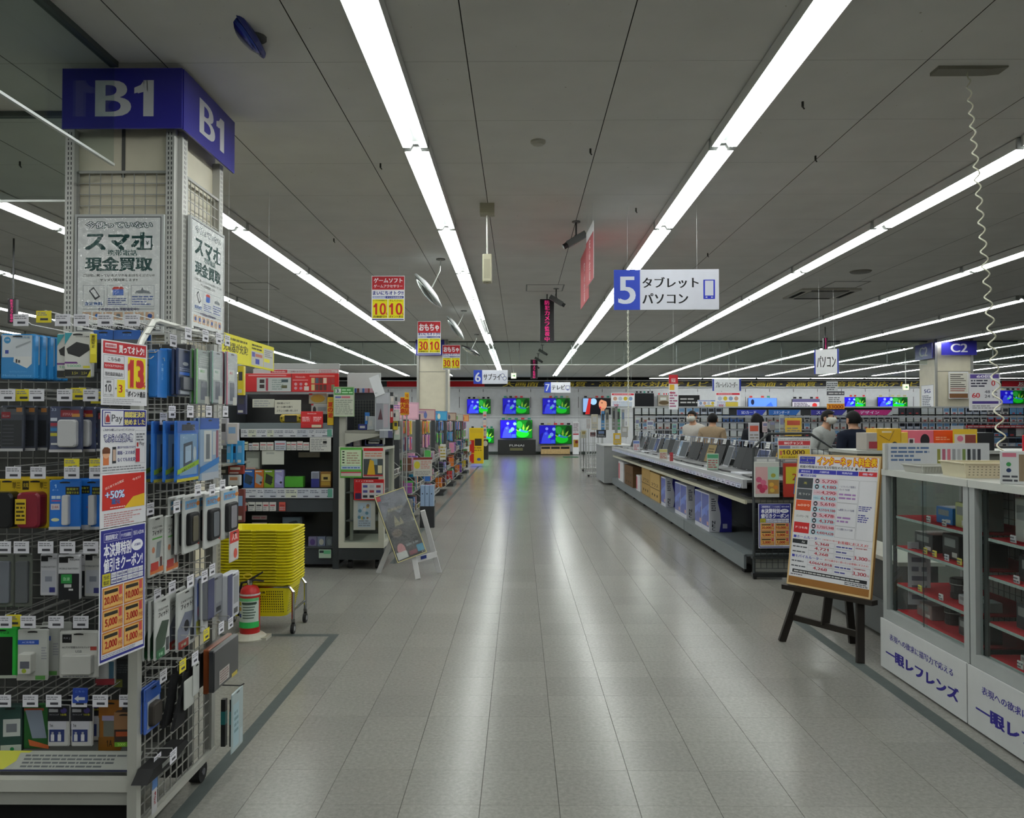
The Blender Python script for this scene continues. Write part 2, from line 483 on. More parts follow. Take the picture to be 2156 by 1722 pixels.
# ceiling boards
PS = 0.909
pa = MB('ceiling_board'); h = PS / 2
pa.add([(-h + .0032, -h + .0009, 0), (h - .0032, -h + .0009, 0), (h - .0032, h - .0009, 0), (-h + .0032, h - .0009, 0), (-h, -h, .003), (h, -h, .003), (h, h, .003), (-h, h, .003)],
       [(3, 2, 1, 0)], 'b9b7b0')
pa.add(pa.v[:], [(0, 1, 5, 4), (1, 2, 6, 5), (2, 3, 7, 6), (3, 0, 4, 7)], '2c2c2a', 'matte')
pme = pa.mesh('panel'); cells = []
for j in range(-12, 37):
    for i in range(-15, 29):
        x, y = -0.31 + (i + .5) * PS, 4.62 + (j + .5) * PS
        if x - h > XL and x + h < XR and YF < y - h and y + h < YB:
            cells.append((not seen([(x - h, y - h, CEIL), (x + h, y + h, CEIL), (x + h, y - h, CEIL), (x - h, y + h, CEIL)], 60), y * y + x * x, x, y))
cells.sort()
for _, _, x, y in cells[:290]:
    link('panel', pme, ceiling, (x, y, CEIL))
rest = MB('ceiling_board')
for _, _, x, y in cells[290:]:
    rest.M = Matrix.Translation((x, y, CEIL)); rest.add(pa.v[:8], pa.f[:1], 'b9b7b0')
rest.M = None
stuff(rest.build('panel_field', ceiling))
# ---------------------------------------------------------------- fluorescent fittings
LZ = CEIL - 0.045
def light_mesh():
    L = 2.40
    hs = MB('painted')
    hs.box(-.05, .05, -L / 2, L / 2, .012, .044, 'd8dad8')
    for s in (-1, 1):
        P = [(.0, .004), (.03, .0), (.056, .006), (.092, -.045), (.094, -.045), (.094, .036), (.05, .036)]  # lip shaped to hang below the tubes and keep spill off the ceiling
        for (xa, za), (xb, zb), c in zip(P, P[1:], ('505252', '6a6c6c', 'f0f2f0', 'e4e6e4', 'c4c6c4', 'b0b2b0')):  # ridge dimmed by colour so it reads grey between the bright tubes
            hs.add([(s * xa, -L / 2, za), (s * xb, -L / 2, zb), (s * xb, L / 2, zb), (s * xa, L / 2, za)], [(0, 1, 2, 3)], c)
    so = MB('plastic')
    if 1:
        y0, y1 = -.009, .009
        so.prism([(-.096, .036), (-.096, -.046), (-.04, -.046), (-.02, -.014), (.02, -.014), (.04, -.046), (.096, -.046), (.096, .036)], y0, y1, '8d908e')
    tu = MB('tube'); tu.cyl((0, -1.175, 0), (0, 1.175, 0), .0165, n=6, col='fbfffb', caps=False)
    of = MB('plastic'); of.cyl((0, -1.175, 0), (0, 1.175, 0), .0165, n=6, col='c4c8c6')
    return hs.mesh('light_housing'), so.mesh('lamp_socket'), tu.mesh('fluorescent_tube'), of.mesh('fluorescent_tube')
LH, LS, LT, LO = light_mesh()
ROWS = [-11.6, -9.35, -7.1, -4.88, -3.0, -.78, 1.525, 3.83, 6.14, 8.44, 10.75, 13.05, 15.35, 17.65, 19.95, 22.25, 24.5]
RN = {-.78: 'ceiling row left of the aisle', 1.525: 'ceiling row right of the aisle'}
def fitting(x, y, lab, grp, off=False):
    t = thing('ceiling_light', lab, 'light', (x, y, LZ), 0, grp)
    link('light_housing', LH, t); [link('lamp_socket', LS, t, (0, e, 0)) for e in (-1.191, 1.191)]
    for k, dx in enumerate((-.056, .056)):
        link('fluorescent_tube', LO if off and k == 1 else LT, t, (dx, 0, -.032))
for r, x in enumerate(ROWS):
    k = 0
    for j in list(range(-5, 6)) + list(range(7, 12)):
        y0 = 5.86 + 2.445 * j if j < 6 else 21.95 + 2.445 * (j - 7)
        y = y0 + 1.22
        if x == -3.0 and j < 0: continue
        vis = seen([(x, y0 + .05, LZ), (x, y, LZ), (x, y0 + 2.4, LZ)], 0)
        if not vis and not (y0 < 6 and abs(x) < 7.5): continue
        k += 1
        far = j >= 7
        fx = ' past the smoke barrier' if far else ''
        if x in RN:
            lab = 'ceiling light, %s one in the %s%s' % (ORD[k - 1], RN[x], fx)
            grp = 'twin tube lights in the ' + RN[x]
        else:
            side = 'left' if x < 0 else 'right'
            n = [q for q in ROWS if q < -.78][::-1].index(x) if x < 0 else [q for q in ROWS if q > 1.525].index(x)
            lab = 'ceiling light, %s one in the %s row out to the %s%s' % (ORD[k - 1], ORD[n + 1], side, fx)
            grp = 'twin tube lights, %s row out to the %s' % (ORD[n + 1], side)
        fitting(x, y, lab, grp, off=(x == -.78 and j == 4))
# cross lights over the television wall
for k in range(7):
    x = 7.1 + k * 2.45
    hs = thing('ceiling_light', 'twin tube light turned crosswise above the black television banner, %s from the aisle' % ORD[k], 'light', (x, 35.7, LZ - .02), pi / 2, 'crosswise lights above the television wall')
    link('light_housing', LH, hs); [link('lamp_socket', LS, hs, (0, e, 0)) for e in (-1.191, 1.191)]
    for dx in (-.056, .056): link('fluorescent_tube', LT, hs, (dx, 0, -.032))
# ---------------------------------------------------------------- glass smoke barriers
def barrier(x0, x1, n, loc, rz, label, bz=3.005, joint='6b716f'):
    t = thing('smoke_barrier', label, 'glass screen', loc, rz)
    w = (x1 - x0) / n
    pm = MB('glass').box(.004, w - .004, -.004, .004, bz, CEIL - .03, 'dfe8e4').mesh('pane')
    for k in range(n): link('pane', pm, t, (x0 + k * w, 0, 0))
    MB('steel').box(x0, x1, -.025, .025, CEIL - .034, CEIL - .001, '4e5654').build('top_rail', t)
    MB('steel').box(x0, x1, -.009, .009, bz - .014, bz, 'cfd4d2').build('bottom_rail', t)
    jm = MB('steel').box(-.007, .007, -.008, .008, bz, CEIL - .034, joint).mesh('joint_strip')
    for k in range(1, n): link('joint_strip', jm, t, (x0 + k * w, 0, 0))
barrier(-9.6, 23.28, 24, (0, 20.5, 0), 0, 'long clear glass smoke barrier hung from the ceiling across the aisle')
barrier(-3.1, 4.6, 3, (-2.41, 0, 0), pi / 2, 'clear glass smoke barrier running back to the B1 pillar')
barrier(-10.0, -2.75, 3, (0, 5.35, 0), 0, 'clear glass smoke barrier crossing behind the B1 pillar')
# ================================================================ boards, hanging signs, ceiling things
W, K0, BLU, RED, YEL, GRY = 'd8d9dd', '16161a', '2c3aa0', 'b3252c', 'e3cf1e', '8a8c8c'
def bx(x0, x1, y0, y1, Y):
    a = aY((x0 + x1) / 2, y1, Y)
    return a, (x1 - x0) * Y / F, (y1 - y0) * Y / F
def board(name, label, cat, loc, rz, w, h, draw=None, back=W, t=.003, m='paper', group=None, wires=(), dark=False, parent=None):
    mb = MB(m); mb.box(-w / 2, w / 2, 0, t, 0, h, back)
    mb.lf = max(1.0, abs(loc[1]) / 7)
    if draw: draw(mb, w, h)
    o = mb.build(name, parent, loc, rz)
    if label and not parent: tag(o, label, cat, group)
    elif label: o['label'] = label
    for x in wires:
        MB('steel').cyl((x, t / 2, h), (x, t / 2, CEIL - loc[2]), .0012, n=4, col='555a5a' if dark else 'c8cccc').build('hanging_wire', o)
    return o
def pxboard(name, label, cat, b, draw=None, rz=0.0, **k):
    l, w, h = bx(*b)
    return board(name, label, cat, l, rz, w, h, draw, **k)
def aisle(num, lines, icon):
    def d(mb, w, h):
        s = h * .66 if num == '5' else h * .62
        mb.rect(-w / 2, 0, -w / 2 + w * .25, h, '3246ac')
        mb.text(num, -w / 2 + w * .125, h * .15, h * .68, 'c9cdda', 2, bold=.045, w=w * .15)
        if len(lines) == 2:
            mb.text(lines[0], -w * .225, h * .54, h * .27, K0, 2, al='l', bold=.03, w=w * .53)
            mb.text(lines[1], -w * .225, h * .15, h * .26, K0, 2, al='l', bold=.03, w=w * .43)
        else:
            mb.text(lines[0], -w * .21, h * .27, h * .46, K0, 2, al='l', bold=.03, w=w * .5)
        if icon == 'tablet':
            mb.rect(w * .352, h * .26, w * .462, h * .74, '2a34a8', 2); mb.rect(w * .367, h * .345, w * .447, h * .715, 'c2c5d2', 3)
            for sx in (-1, 1):
                cx = w * .407 + sx * w * .03
                mb.poly([(cx - sx * .012, h * .285), (cx + sx * .012, h * .305), (cx - sx * .012, h * .325)][::sx], 'c2c5d2', 3)
        elif icon == 'tv':
            mb.rect(w * .32, h * .3, w * .47, h * .66, '3a4290', 2); mb.rect(w * .335, h * .35, w * .455, h * .62, W, 3); mb.rect(w * .36, h * .22, w * .43, h * .28, '3a4290', 2)
        else:
            for a, b in ((.35, .6), (.41, .4)): mb.disc(w * a, h * b, h * .15, '5a6090', 2); mb.disc(w * a, h * b, h * .11, W, 3)
    return d
pxboard('aisle_sign', 'hanging aisle sign with a white 5 on blue and tablet icon', 'sign', (1293, 1513, 567, 652, 7.7), aisle('5', ['タブレット', 'パソコン'], 'tablet'), rz=-.03, wires=(-.38, .3), back='c9cbd6', t=.012)
pxboard('aisle_sign', 'hanging aisle sign with a white 6 on blue', 'sign', (997, 1069, 779, 808, 24), aisle('6', ['サプライ'], 'disc'), wires=(-.38, .38), back='c9cbd6', t=.012)
pxboard('aisle_sign', 'hanging aisle sign with a white 7 on blue and television icon', 'sign', (1146, 1201, 804.5, 826.5, 31), aisle('7', ['テレビ'], 'tv'), wires=(-.38, .38), back='d0d2da', t=.012)
def promo(title, sub, a, b, one):
    def d(mb, w, h):
        mb.rect(-w * .485, h * (.69 if sub else .65), w * .485, h * .985, 'a82c33')
        if sub:
            mb.text(title, 0, h * .845, h * .105, 'dcd6da', 2, bold=.04, w=w * .86)
            mb.text(sub, 0, h * .735, h * .07, 'dcd6da', 2, bold=.03, w=w * .86)
        else:
            mb.text(title, 0, h * .71, h * .21, 'dcd6da', 2, bold=.05, w=w * .84)
        mb.text('まいにちオトク!!', 0, h * .575, h * .085, '303a86', 2, bold=.04, w=w * .92)
        mb.rect(-w * .08, h * .495, w * .47, h * .55, '303a86'); mb.text('ヤマダ会員様限定', w * .2, h * .505, h * .033, W, 2, w=w * .48)
        mb.rect(-w * .47, h * .495, -w * .09, h * .55, '8d94ba'); mb.text('当日入会OK', -w * .28, h * .505, h * .033, W, 2, w=w * .34)
        mb.rect(-w * .475, h * .055, -w * .015, h * .475, 'd3c81f'); mb.rect(w * .005, h * .055, w * .475, h * .475, 'd3c81f')
        mb.text('いつでも会員価格から', -w * .245, h * .435, h * .03, K0, 2, w=w * .42); mb.text('そしてさらに', w * .24, h * .425, h * .045, K0, 2, w=w * .38)
        mb.text(a, -w * .25, h * .13, h * .26, 'b02a2a', 2, bold=.05, w=w * .36); mb.text(b, w * .235, h * .13, h * .26, 'b02a2a', 2, bold=.05, w=w * .38)
        mb.text('%', -w * .045, h * .13, h * .05, 'b02a2a', 2, bold=.04); mb.text('%', w * .44, h * .13, h * .05, 'b02a2a', 2, bold=.04)
        mb.text('売価値引!!', -w * .245, h * .065, h * .05, K0, 2, bold=.03, w=w * .4); mb.text('ポイント進呈', w * .245, h * .065, h * .05, K0, 2, bold=.03, w=w * .42)
        mb.rect(-w * .475, h * .015, w * .475, h * .038, '2c2c78')
    return d
pxboard('sale_placard', 'hanging red and yellow sale placard for game software', 'sign', (782, 852, 580, 675, 9.9), promo('ゲームソフト', 'ゲームアクセサリー', '10', '10', 0), wires=(-.14, .14))
pxboard('sale_placard', 'larger of two hanging red and yellow toy sale placards', 'sign', (879, 928, 676, 746, 14.1), promo('おもちゃ', None, '30', '10', 1), wires=(-.14, .14))
pxboard('sale_placard', 'smaller hanging toy sale placard in front of the B2 pillar', 'sign', (931.5, 969, 726, 778, 18.2), promo('おもちゃ', None, '30', '10', 1), wires=(-.14, .14))
# LED boards
for b, lab in (((1137, 1167, 629, 721, 13.0), 'black hanging LED board with magenta vertical camera warning text'), ((1117, 1132, 752, 798, 26.5), 'distant black LED board with magenta text hung past the barrier'),
               ((15, 33, 628, 680, 9.0), 'black LED board with magenta text hung behind the power bank rack'), ((1734, 1743, 711, 735, 17.5), 'narrow dark red LED board above the personal computer sign')):
    l, w, h = bx(*b)
    o = MB('plastic').cbox(-w / 2, w / 2, 0, .05, 0, h, '141216', .006).build('led_board', None, l); tag(o, lab, 'sign', 'LED warning boards')
    mb = MB('led')
    n = 8
    mb.vtext('防犯カメラ監視中', 0, h * .97, h * .105, 'd8307c', 1, 0, .03, 1.14)
    mb.build('led_text', o)
    MB('steel').cyl((0, .025, h), (0, .025, CEIL - l.z), .01, n=6, col='3a3a3c').build('hanging_rod', o)
def word(t, col=K0, sl=0, side='2c3a90'):
    def d(mb, w, h):
        mb.rect(-w / 2, 0, -w * .44, h, side); mb.rect(w * .44, 0, w / 2, h, side)
        mb.text(t, 0, h * .26, h * .48, col, 2, bold=.03, w=w * .76, slant=sl)
    return d
l = aY(1740, 787, 11.5)
board('hanging_sign', 'tilted white hanging sign for personal computers, edged in blue', 'sign', l, -.55, .34, .36, word('パソコン'), wires=(-.1, .1), t=.02, back='d4d5d8')
pxboard('hanging_sign', 'white hanging sign for video recorders with blue edges', 'sign', (1500, 1560, 797, 823, 24), word('ブルーレイレコーダー'), wires=(-.3, .3), back='d4d5d8', t=.02)
# exit arrow boxes
for b, lab in (((1076, 1087, 785, 797, 30), 'small green arrow exit light beside the number 6 sign'), ((1902, 1914, 808.5, 821.5, 24), 'small green arrow exit light beside the C2 pillar')):
    l, w, h = bx(*b)
    o = tag(MB('plastic').box(-w / 2, w / 2, 0, .06, 0, h, 'd8dcc8').build('exit_light', None, l), lab, 'exit light')
    mb = MB('lit'); mb.rect(-w * .45, h * .06, w * .45, h * .94, 'e8f0c8', 1); mb.rect(-w * .3, h * .44, w * .1, h * .56, '1c6a3a', 2)
    mb.poly([(0, h * .25), (w * .34, h * .5), (0, h * .75), (w * .02, h * .56), (w * .02, h * .44)], '1c6a3a', 2); mb.build('lit_face', o)
    MB('steel').cyl((0, .03, h), (0, .03, CEIL - l.z), .012, n=6, col='c8cac6').build('hanging_rod', o)
# boards hung edge-on over the aisle
def redw(mb, w, h):
    mb.rect(-w / 2, 0, w / 2, h * .82, 'a5464c'); mb.vtext('安心会員', 0, h * .78, h * .17, 'd6c8c8', 2)
board('hanging_banner', 'white and red banner hung edge-on over the aisle beside the security camera', 'banner', (.70, 7.8, 2.86), -pi / 2 + .04, .56, .56, redw, t=.004, wires=(-.2, .2))
board('hanging_banner', 'red banner hung edge-on just behind the white and red one', 'banner', (.755, 9.1, 2.85), -pi / 2 + .02, .9, .62, redw, back='a5464c', wires=(-.2, .2))
# security cameras
def seccam(px, py, ang, lab, sc=1.0):
    p = aZ(px, py, CEIL)
    t = thing('security_camera', lab, 'camera', p, ang, 'ceiling security cameras')
    MB('plastic').lathe([(.045, -.012), (.045, 0)], 12, '6a6c6a').build('mount_plate', t)
    b = MB('plastic'); b.cyl((0, 0, -.012), (0, 0, -.16), .01, n=8, col='3c3e3e'); b.cyl((0, 0, -.15), (-.03, 0, -.2), .014, n=8, col='2a2c2c'); b.build('bracket', t)
    b = MB('plastic'); b.M = Matrix.Translation((-.01, 0, -.2)) @ Matrix.Rotation(-.55, 4, 'Y')
    b.box(-.1, .13, -.035, .035, -.035, .035, '4a4c4b'); b.build('body', t)
    b = MB('gloss'); b.M = Matrix.Translation((-.01, 0, -.2)) @ Matrix.Rotation(-.55, 4, 'Y'); b.cyl((-.15, 0, 0), (-.1, 0, 0), .03, .032, 10, '101214'); b.build('lens', t)
seccam(1213, 466, .1, 'security camera hanging over the aisle beside the edge-on banner')
seccam(1171, 607, pi, 'security camera hanging just above the large LED board')
for k, (x, y) in enumerate(((1150, 728), (1141, 745), (1135, 758))):
    seccam(x - 8, 891 - 1650 * 2.15 / (21.5 + 2.6 * k), pi, 'small distant security camera past the smoke barrier, %s in line' % ORD[k])
# speaker box on a pole
p = aZ(1026, 430, CEIL)
t = thing('hanging_speaker', 'cream box speaker hanging on a thin ceiling pole over the aisle', 'speaker', p)
MB('plastic').box(-.07, .07, -.05, .05, -.11, 0, 'a09c88').build('ceiling_box', t)
MB('steel').cyl((0, 0, -.11), (0, 0, -.5), .009, n=8, col='c2c2bc').build('pole', t)
b = MB('plastic'); b.cbox(-.045, .045, -.055, .06, -.77, -.5, 'bcb8a0', .006); b.rect(-.03, -.74, .03, -.55, 'a8a48c', 1, -.055); b.build('speaker_case', t)
MB('plastic').cyl((0, 0, -.785), (0, 0, -.77), .012, n=8, col='8a8672').build('knob', t)
# convex mirrors
def mirror(px, py, Y, r, tilt, lab, col='a8acac', face='c8d0d0'):
    c = aY(px, py, Y)
    t = thing('convex_mirror', lab, 'mirror', c, .06, 'convex security mirrors')
    A = Matrix.Rotation(tilt, 4, 'Y')
    b = MB('plastic'); b.M = A; b.lathe([(r * .5, .05), (r, .012), (r + .008, 0), (r + .008, -.012), (r, -.014)], 24, col); b.build('back_shell', t, smooth=False)
    b = MB('chrome'); b.M = A; b.lathe([(r * .98, -.012), (r * .8, -.04), (r * .5, -.062), (.01, -.075)], 24, face); b.build('mirror_face', t, smooth=True)
    top = CEIL - c.z
    e = A @ Vector((0, 0, .05))
    MB('steel').tube([e, e + Vector((.05, 0, .1)), Vector((e.x + .11, 0, .26)), Vector((e.x + .12, 0, top))], .009, 6, 'b8bab6').build('arm', t)
    MB('plastic').lathe([(.06, top - .014), (.06, top)], 12, '5a5c58', cx=e.x + .12).build('mount_plate', t)
mirror(902, 612, 10.2, .27, .9, 'convex mirror on a curved ceiling arm beside the game software placard')
mirror(959, 690, 14.9, .27, .95, 'convex mirror hung beyond the game placard, beside the toy placard')
mirror(991, 738, 18.9, .25, .5, 'black rimmed convex mirror hung close to the smoke barrier', '1c1e20')
mirror(478, 15, 4.3, .30, .88, 'blue backed convex mirror cut off by the top of the picture', '2a3478', '30408a')
# detectors, hatches, air outlets
p = aZ(1133, 297, CEIL)
tag(MB('plastic').lathe([(.02, -.035), (.04, -.03), (.058, -.014), (.058, 0)], 16, 'a8a69c').build('smoke_detector', None, p), 'round cream smoke detector on the ceiling over the aisle', 'detector')
for k, (x, y, s, lab) in enumerate(((537, 602, .6, 'square ceiling access hatch out over the game shelf'), (1147, 606, .6, 'square ceiling access hatch above the large LED board'), (1780, 599, .55, 'square ceiling hatch beside the air conditioner'))):
    p = aZ(x, y, CEIL); b = MB('steel')
    b.M = Matrix.Translation((0, 0, -.004))
    for q in ((-s / 2, s / 2, -s / 2, -s / 2 + .02), (-s / 2, s / 2, s / 2 - .02, s / 2), (-s / 2, -s / 2 + .02, -s / 2 + .02, s / 2 - .02), (s / 2 - .02, s / 2, -s / 2 + .02, s / 2 - .02)): b.box(*q, 0, .004, '6a6c6a')
    o = tag(b.build('ceiling_hatch', None, p), lab, 'hatch')
    MB('ceiling_board').box(-s / 2 + .021, s / 2 - .021, -s / 2 + .021, s / 2 - .021, -.003, 0, 'b0aea6').build('hatch_cover', o)
p = aZ(1728, 617, CEIL)
t = thing('air_conditioner', 'square ceiling cassette air conditioner over the computer area', 'air conditioner', p)
MB('plastic').box(-.47, .47, -.47, .47, -.03, -.001, 'a6a49c').build('panel', t)
MB('plastic').box(-.3, .3, -.3, .3, -.036, -.03, '7d7b74').build('intake_grille', t)
for a in range(4):
    b = MB('matte'); b.box(-.3, .3, -.43, -.36, -.034, -.03, '1a1a1a'); b.build('air_slot', t, rz=a * pi / 2)
p = aZ(1812, 571, CEIL)
tag(MB('plastic').lathe([(.06, -.03), (.13, -.02), (.15, 0)], 20, '75736c').build('ceiling_vent', None, p), 'round grey ceiling air vent beyond the air conditioner', 'vent')
for k, (x, y) in enumerate(((801, 344), (1243, 313), (1690, 214), (1717, 328), (1490, 533), (703, 502), (1339, 438), (42, 340), (1200, 504))):
    p = aZ(x, y, CEIL)
    b = MB('steel'); b.cyl((0, 0, -.035), (0, 0, 0), .008, n=6, col='33332f'); b.cyl((0, 0, -.035), (.012, 0, -.05), .005, n=5, col='33332f')
    tag(b.build('ceiling_hook', None, p), 'small dark ceiling hook ' + ('left of the near aisle lights', 'between the two aisle light rows', 'right of the aisle under the first seams', 'by the third light row on the right', 'above the number 5 sign', 'out over the B1 pillar side', 'short of the hanging banner', 'in the top left corner by the pillar', 'by the security camera')[k], 'hook', 'bare ceiling hooks')
# coiled cord on the showcase side
p = Vector((2.72, 4.75, CEIL)); q = Vector((2.46, 4.02, 1.30))
pts = []; n = 30 * 10
for i in range(n + 1):
    u = i / n; c = p.lerp(q, u); a = u * 2 * pi * 26 ; r = (.011 + .010 * u) if u > .03 else .003
    pts.append(c + Vector((r * math.cos(a), r * math.sin(a), 0)))
t = thing('coiled_cord', 'pale coiled cord hanging from the ceiling down to the showcase top', 'cord', p)
b = MB('plastic'); b.tube([x - p for x in pts], .0042, 5, 'b8b6a4'); b.build('coil', t, smooth=True)
b = MB('plastic'); b.prism([(-.2, -.02), (.12, -.02), (.22, -.01), (.22, 0), (-.2, 0)], -.05, .05, '77756a'); b.build('ceiling_rose', t)
# chains for signs out in the computer area
def chain(px, y0, y1, Y, lab):
    a = aY(px, y1, Y); L = CEIL - a.z; n = int(L / .05)
    b = MB('plastic')
    for i in range(n):
        z = i * .05; d = (1, 0) if i % 2 else (0, 1)
        b.tube([(d[0] * .013 * math.cos(w), d[1] * .013 * math.cos(w), z + .025 + .031 * math.sin(w)) for w in [2 * pi * k / 8 for k in range(8)]], .005, 4, 'c2c2b4', closed=True)
    tag(b.build('hanging_chain', None, a), lab, 'chain')
chain(1323, 720, 905, 13.8, 'white plastic chain hanging over the far end of the laptop counter')
chain(1535, 700, 800, 22, 'white plastic chain hanging above the video recorder sign')
# ================================================================ television wall
def ypx(p, Y): return aY(1094, p, Y).z
def xpx(p, Y): return aY(p, 891, Y).x
TW = 37.2
t = thing('display_wall', 'white slotted display wall behind the televisions', 'display wall', (0, TW, 0))
b = MB('painted')
for k in range(33):
    x0 = -11.9 + k * 1.13
    b = MB('painted'); b.box(x0 + .004, x0 + 1.126, 0, .05, .12, 3.14, 'c6c8cc')
    for z in (1.72,): b.rect(x0, z - .01, x0 + 1.13, z + .01, '77797c', 1)
    for z0, z1 in ((2.95, 3.08), (2.2, 2.72), (1.35, 1.55), (.75, .95)):
        b.rect(x0 - .012, z0, x0 + .012, z1, '2a2a2c', 1)
    b.build('wall_panel', t)
MB('painted').box(-11.9, 25.4, .0, .05, 0, .12, '35403a').build('kick_plate_or_shade', t)
t = thing('banner_fascia', 'long black fascia over the televisions with gold lettering and white rails', 'fascia', (0, TW - .1, 0))
MB('painted').box(-11.9, 25.4, .02, .09, 3.17, 3.47, '121214').build('fascia_board', t)
for z in (3.15, 3.46): MB('painted').box(-11.9, 25.4, -.02, .06, z, z + .045, 'c8cacc').build('rail', t)
MB('matte').box(-11.9, 25.4, .06, .09, 3.505, CEIL - .002, '1a1b1b').build('recess_shade', t)  # dark strip standing in for the shaded recess above the fascia
rd = MB('paper'); rd.lf = 8
rd.rect(-6.3, 3.195, xpx(1020, TW), 3.46, 'b21c22', 1, .02); rd.rect(xpx(2108, TW), 3.195, 25.4, 3.46, 'a8202c', 1, .02)
rd.text('35型', xpx(2142, TW), 3.23, .2, 'd8d8d8', 2, .02, 'l', .04, slant=.3)
rd.build('red_band', t)
for x0, x1, s in ((1060, 1490, '大画面・高画質・高音質4K対応テレビ'), (1571, 1932, '大画面・高画質・高音質4K対応テレビ')):
    g = MB('paper'); g.lf = 8; a, c = xpx(x0, TW), xpx(x1, TW)
    g.text(s, (a + c) / 2 - .04, 3.195, .24, 'c2ac3c', 2, .02, 'c', .03, c - a, .3); g.build('gold_lettering', t)
rj = random.Random(3)
def demo(mb, w, h, y, br=1.0):
    """the demonstration picture: blue figure at the sides, green leaves"""
    def cc(h): return tuple(v * br for v in C(h))
    mb.rect(-w / 2, 0, 0, h, cc('2018c8'), 1, y); mb.rect(0, 0, w / 2, h, cc('0a6a18'), 1, y)
    mb.disc(-w * .395, h * .31, w * .1, cc('1a10a0'), 2, y, rz=h * .3)
    mb.poly([(-w * .45, 0), (-w * .12, 0), (-w * .2, h * .45), (-w * .26, h * .7), (-w * .36, h * .6), (-w * .42, h * .3)], cc('3c48f0'), 3, y)
    mb.disc(-w * .27, h * .82, w * .045, cc('8c9cff'), 4, y); mb.disc(-w * .3, h * .55, w * .035, cc('5a70ff'), 4, y)
    mb.disc(-w * .12, h * .5, w * .06, cc('7aa0ff'), 4, y); mb.disc(-w * .05, h * .8, w * .05, cc('88b8f8'), 4, y)
    mb.poly([(-w * .24, h * .3), (-w * .2, h * .5), (-w * .12, h * .35)], cc('54e070'), 5, y)
    mb.rect(-w * .14, h * .02, -w * .02, h * .22, cc('3a60e8'), 4, y)
    mb.disc(w * .2, h * .25, w * .2, cc('18c828'), 2, y, rz=h * .22); mb.disc(w * .4, h * .7, w * .1, cc('0a3810'), 2, y, rz=h * .3); mb.disc(w * .1, h * .75, w * .1, cc('28a038'), 2, y, rz=h * .2)
    for x, z, a, l in ((.22, .4, 1.5, .4), (.16, .42, 2.1, .36), (.3, .42, 1.0, .36), (.1, .36, 2.6, .26), (.38, .38, .5, .26)):
        p = Vector((w * x, h * z)); d = Vector((math.cos(a), math.sin(a))) * h * l; n = Vector((-d.y, d.x)) * .16
        mb.poly([tuple(p - n * .3), tuple(p + d * .4 - n), tuple(p + d), tuple(p + d * .4 + n)][::1], cc('88b83a' if x != .16 else '3a9a40'), 5, y)
    mb.poly([(w * .06, h * .42), (w * .14, h * .5), (w * .3, h * .38), (w * .4, h * .42), (w * .34, h * .3), (w * .16, h * .34)], cc('2c7cb8'), 6, y)
    mb.disc(w * .12, h * .46, w * .03, cc('60c0ff'), 7, y)
def tv(px, lab, pic, stand=None, br=1.0, Y=36.9):
    l, w, h = bx(*px, Y)
    t = thing('television', lab, 'television', l, 0, 'televisions on the display wall')
    MB('plastic').cbox(-w / 2, w / 2, 0, .06, 0, h, '101012', .012).build('casing', t)
    MB('steel').box(-w * .2, w * .2, .06, TW - Y - .004, h * .3, h * .7, '2a2a2c').build('wall_bracket', t)
    mb = MB('screen'); mb.lf = 6
    W_, H_ = w * .975, h * .955
    mb.M = Matrix.Translation((0, 0, h * .025))
    if pic == 'demo': demo(mb, W_, H_, -.001, br)
    elif pic == 'face':
        mb.rect(-W_ / 2, 0, W_ / 2, H_, '0a0a10', 1); mb.rect(-W_ * .5, H_ * .15, -W_ * .3, H_, '86a8d8', 2); mb.disc(-W_ * .12, H_ * .8, W_ * .12, '9ac8ee', 2)
        mb.poly([(-W_ * .42, 0), (-W_ * .26, 0), (-W_ * .2, H_), (-W_ * .3, H_)], 'b02020', 3)
        mb.disc(W_ * .22, H_ * .62, W_ * .15, 'c88868', 3, rz=H_ * .34); mb.rect(W_ * .14, 0, W_ * .28, H_ * .4, 'b07458', 3)
        mb.disc(W_ * .13, H_ * .42, W_ * .035, 'b8283c', 4); mb.disc(W_ * .19, H_ * .72, W_ * .03, '3a2018', 4, rz=H_ * .03)
        mb.poly([(W_ * .08, H_ * .98), (W_ * .5, H_ * .98), (W_ * .46, H_ * .3), (W_ * .36, H_ * .8)], '141014', 5)
    elif pic == 'off': mb.rect(-W_ / 2, 0, W_ / 2, H_, '0c0d10', 1)
    elif pic == 'brown': mb.rect(-W_ / 2, 0, W_ / 2, H_, '6a665c', 1); mb.disc(0, H_ * .3, W_ * .42, '3c3222', 2, rz=H_ * .2); mb.rect(-W_ * .3, H_ * .55, W_ * .2, H_ * .8, '8a8e88', 2)
    elif pic == 'blue': mb.rect(-W_ / 2, 0, W_ / 2, H_, '5a86e6', 1); mb.disc(-W_ * .35, H_ * .6, W_ * .06, '1a2038', 2, rz=H_ * .3); mb.poly([(W_ * .05, 0), (W_ * .4, 0), (W_ * .3, H_ * .6), (W_ * .2, H_ * .4)], '3a66d0', 2)
    elif pic == 'text': mb.rect(-W_ / 2, 0, W_ / 2, H_, 'b0acb4', 1); mb.rect(-W_ / 2, H_ * .7, W_ / 2, H_, '4a4668', 2); mb.lines(-W_ * .45, H_ * .1, W_ * .2, H_ * .65, 4, '33303c', 2); mb.disc(W_ * .32, H_ * .35, W_ * .09, 'b83030', 2)
    mb.M = None
    mb.build('screen', t)
    tg = MB('paper'); r = random.Random(int(px[0]))
    for k in range(5):
        x = -w * .45 + w * .2 * k; tg.box(x, x + w * .1, -.01, 0, h + .02, h + .1, r.choice(['c8c8cc', 'c03840', '3c9080', 'b8b088', '202024']))
    tg.build('price_card', t)
tv((983, 1033, 840, 871), 'television with blue and green picture, highest on the wall next to the toy racks', 'demo', br=.9)
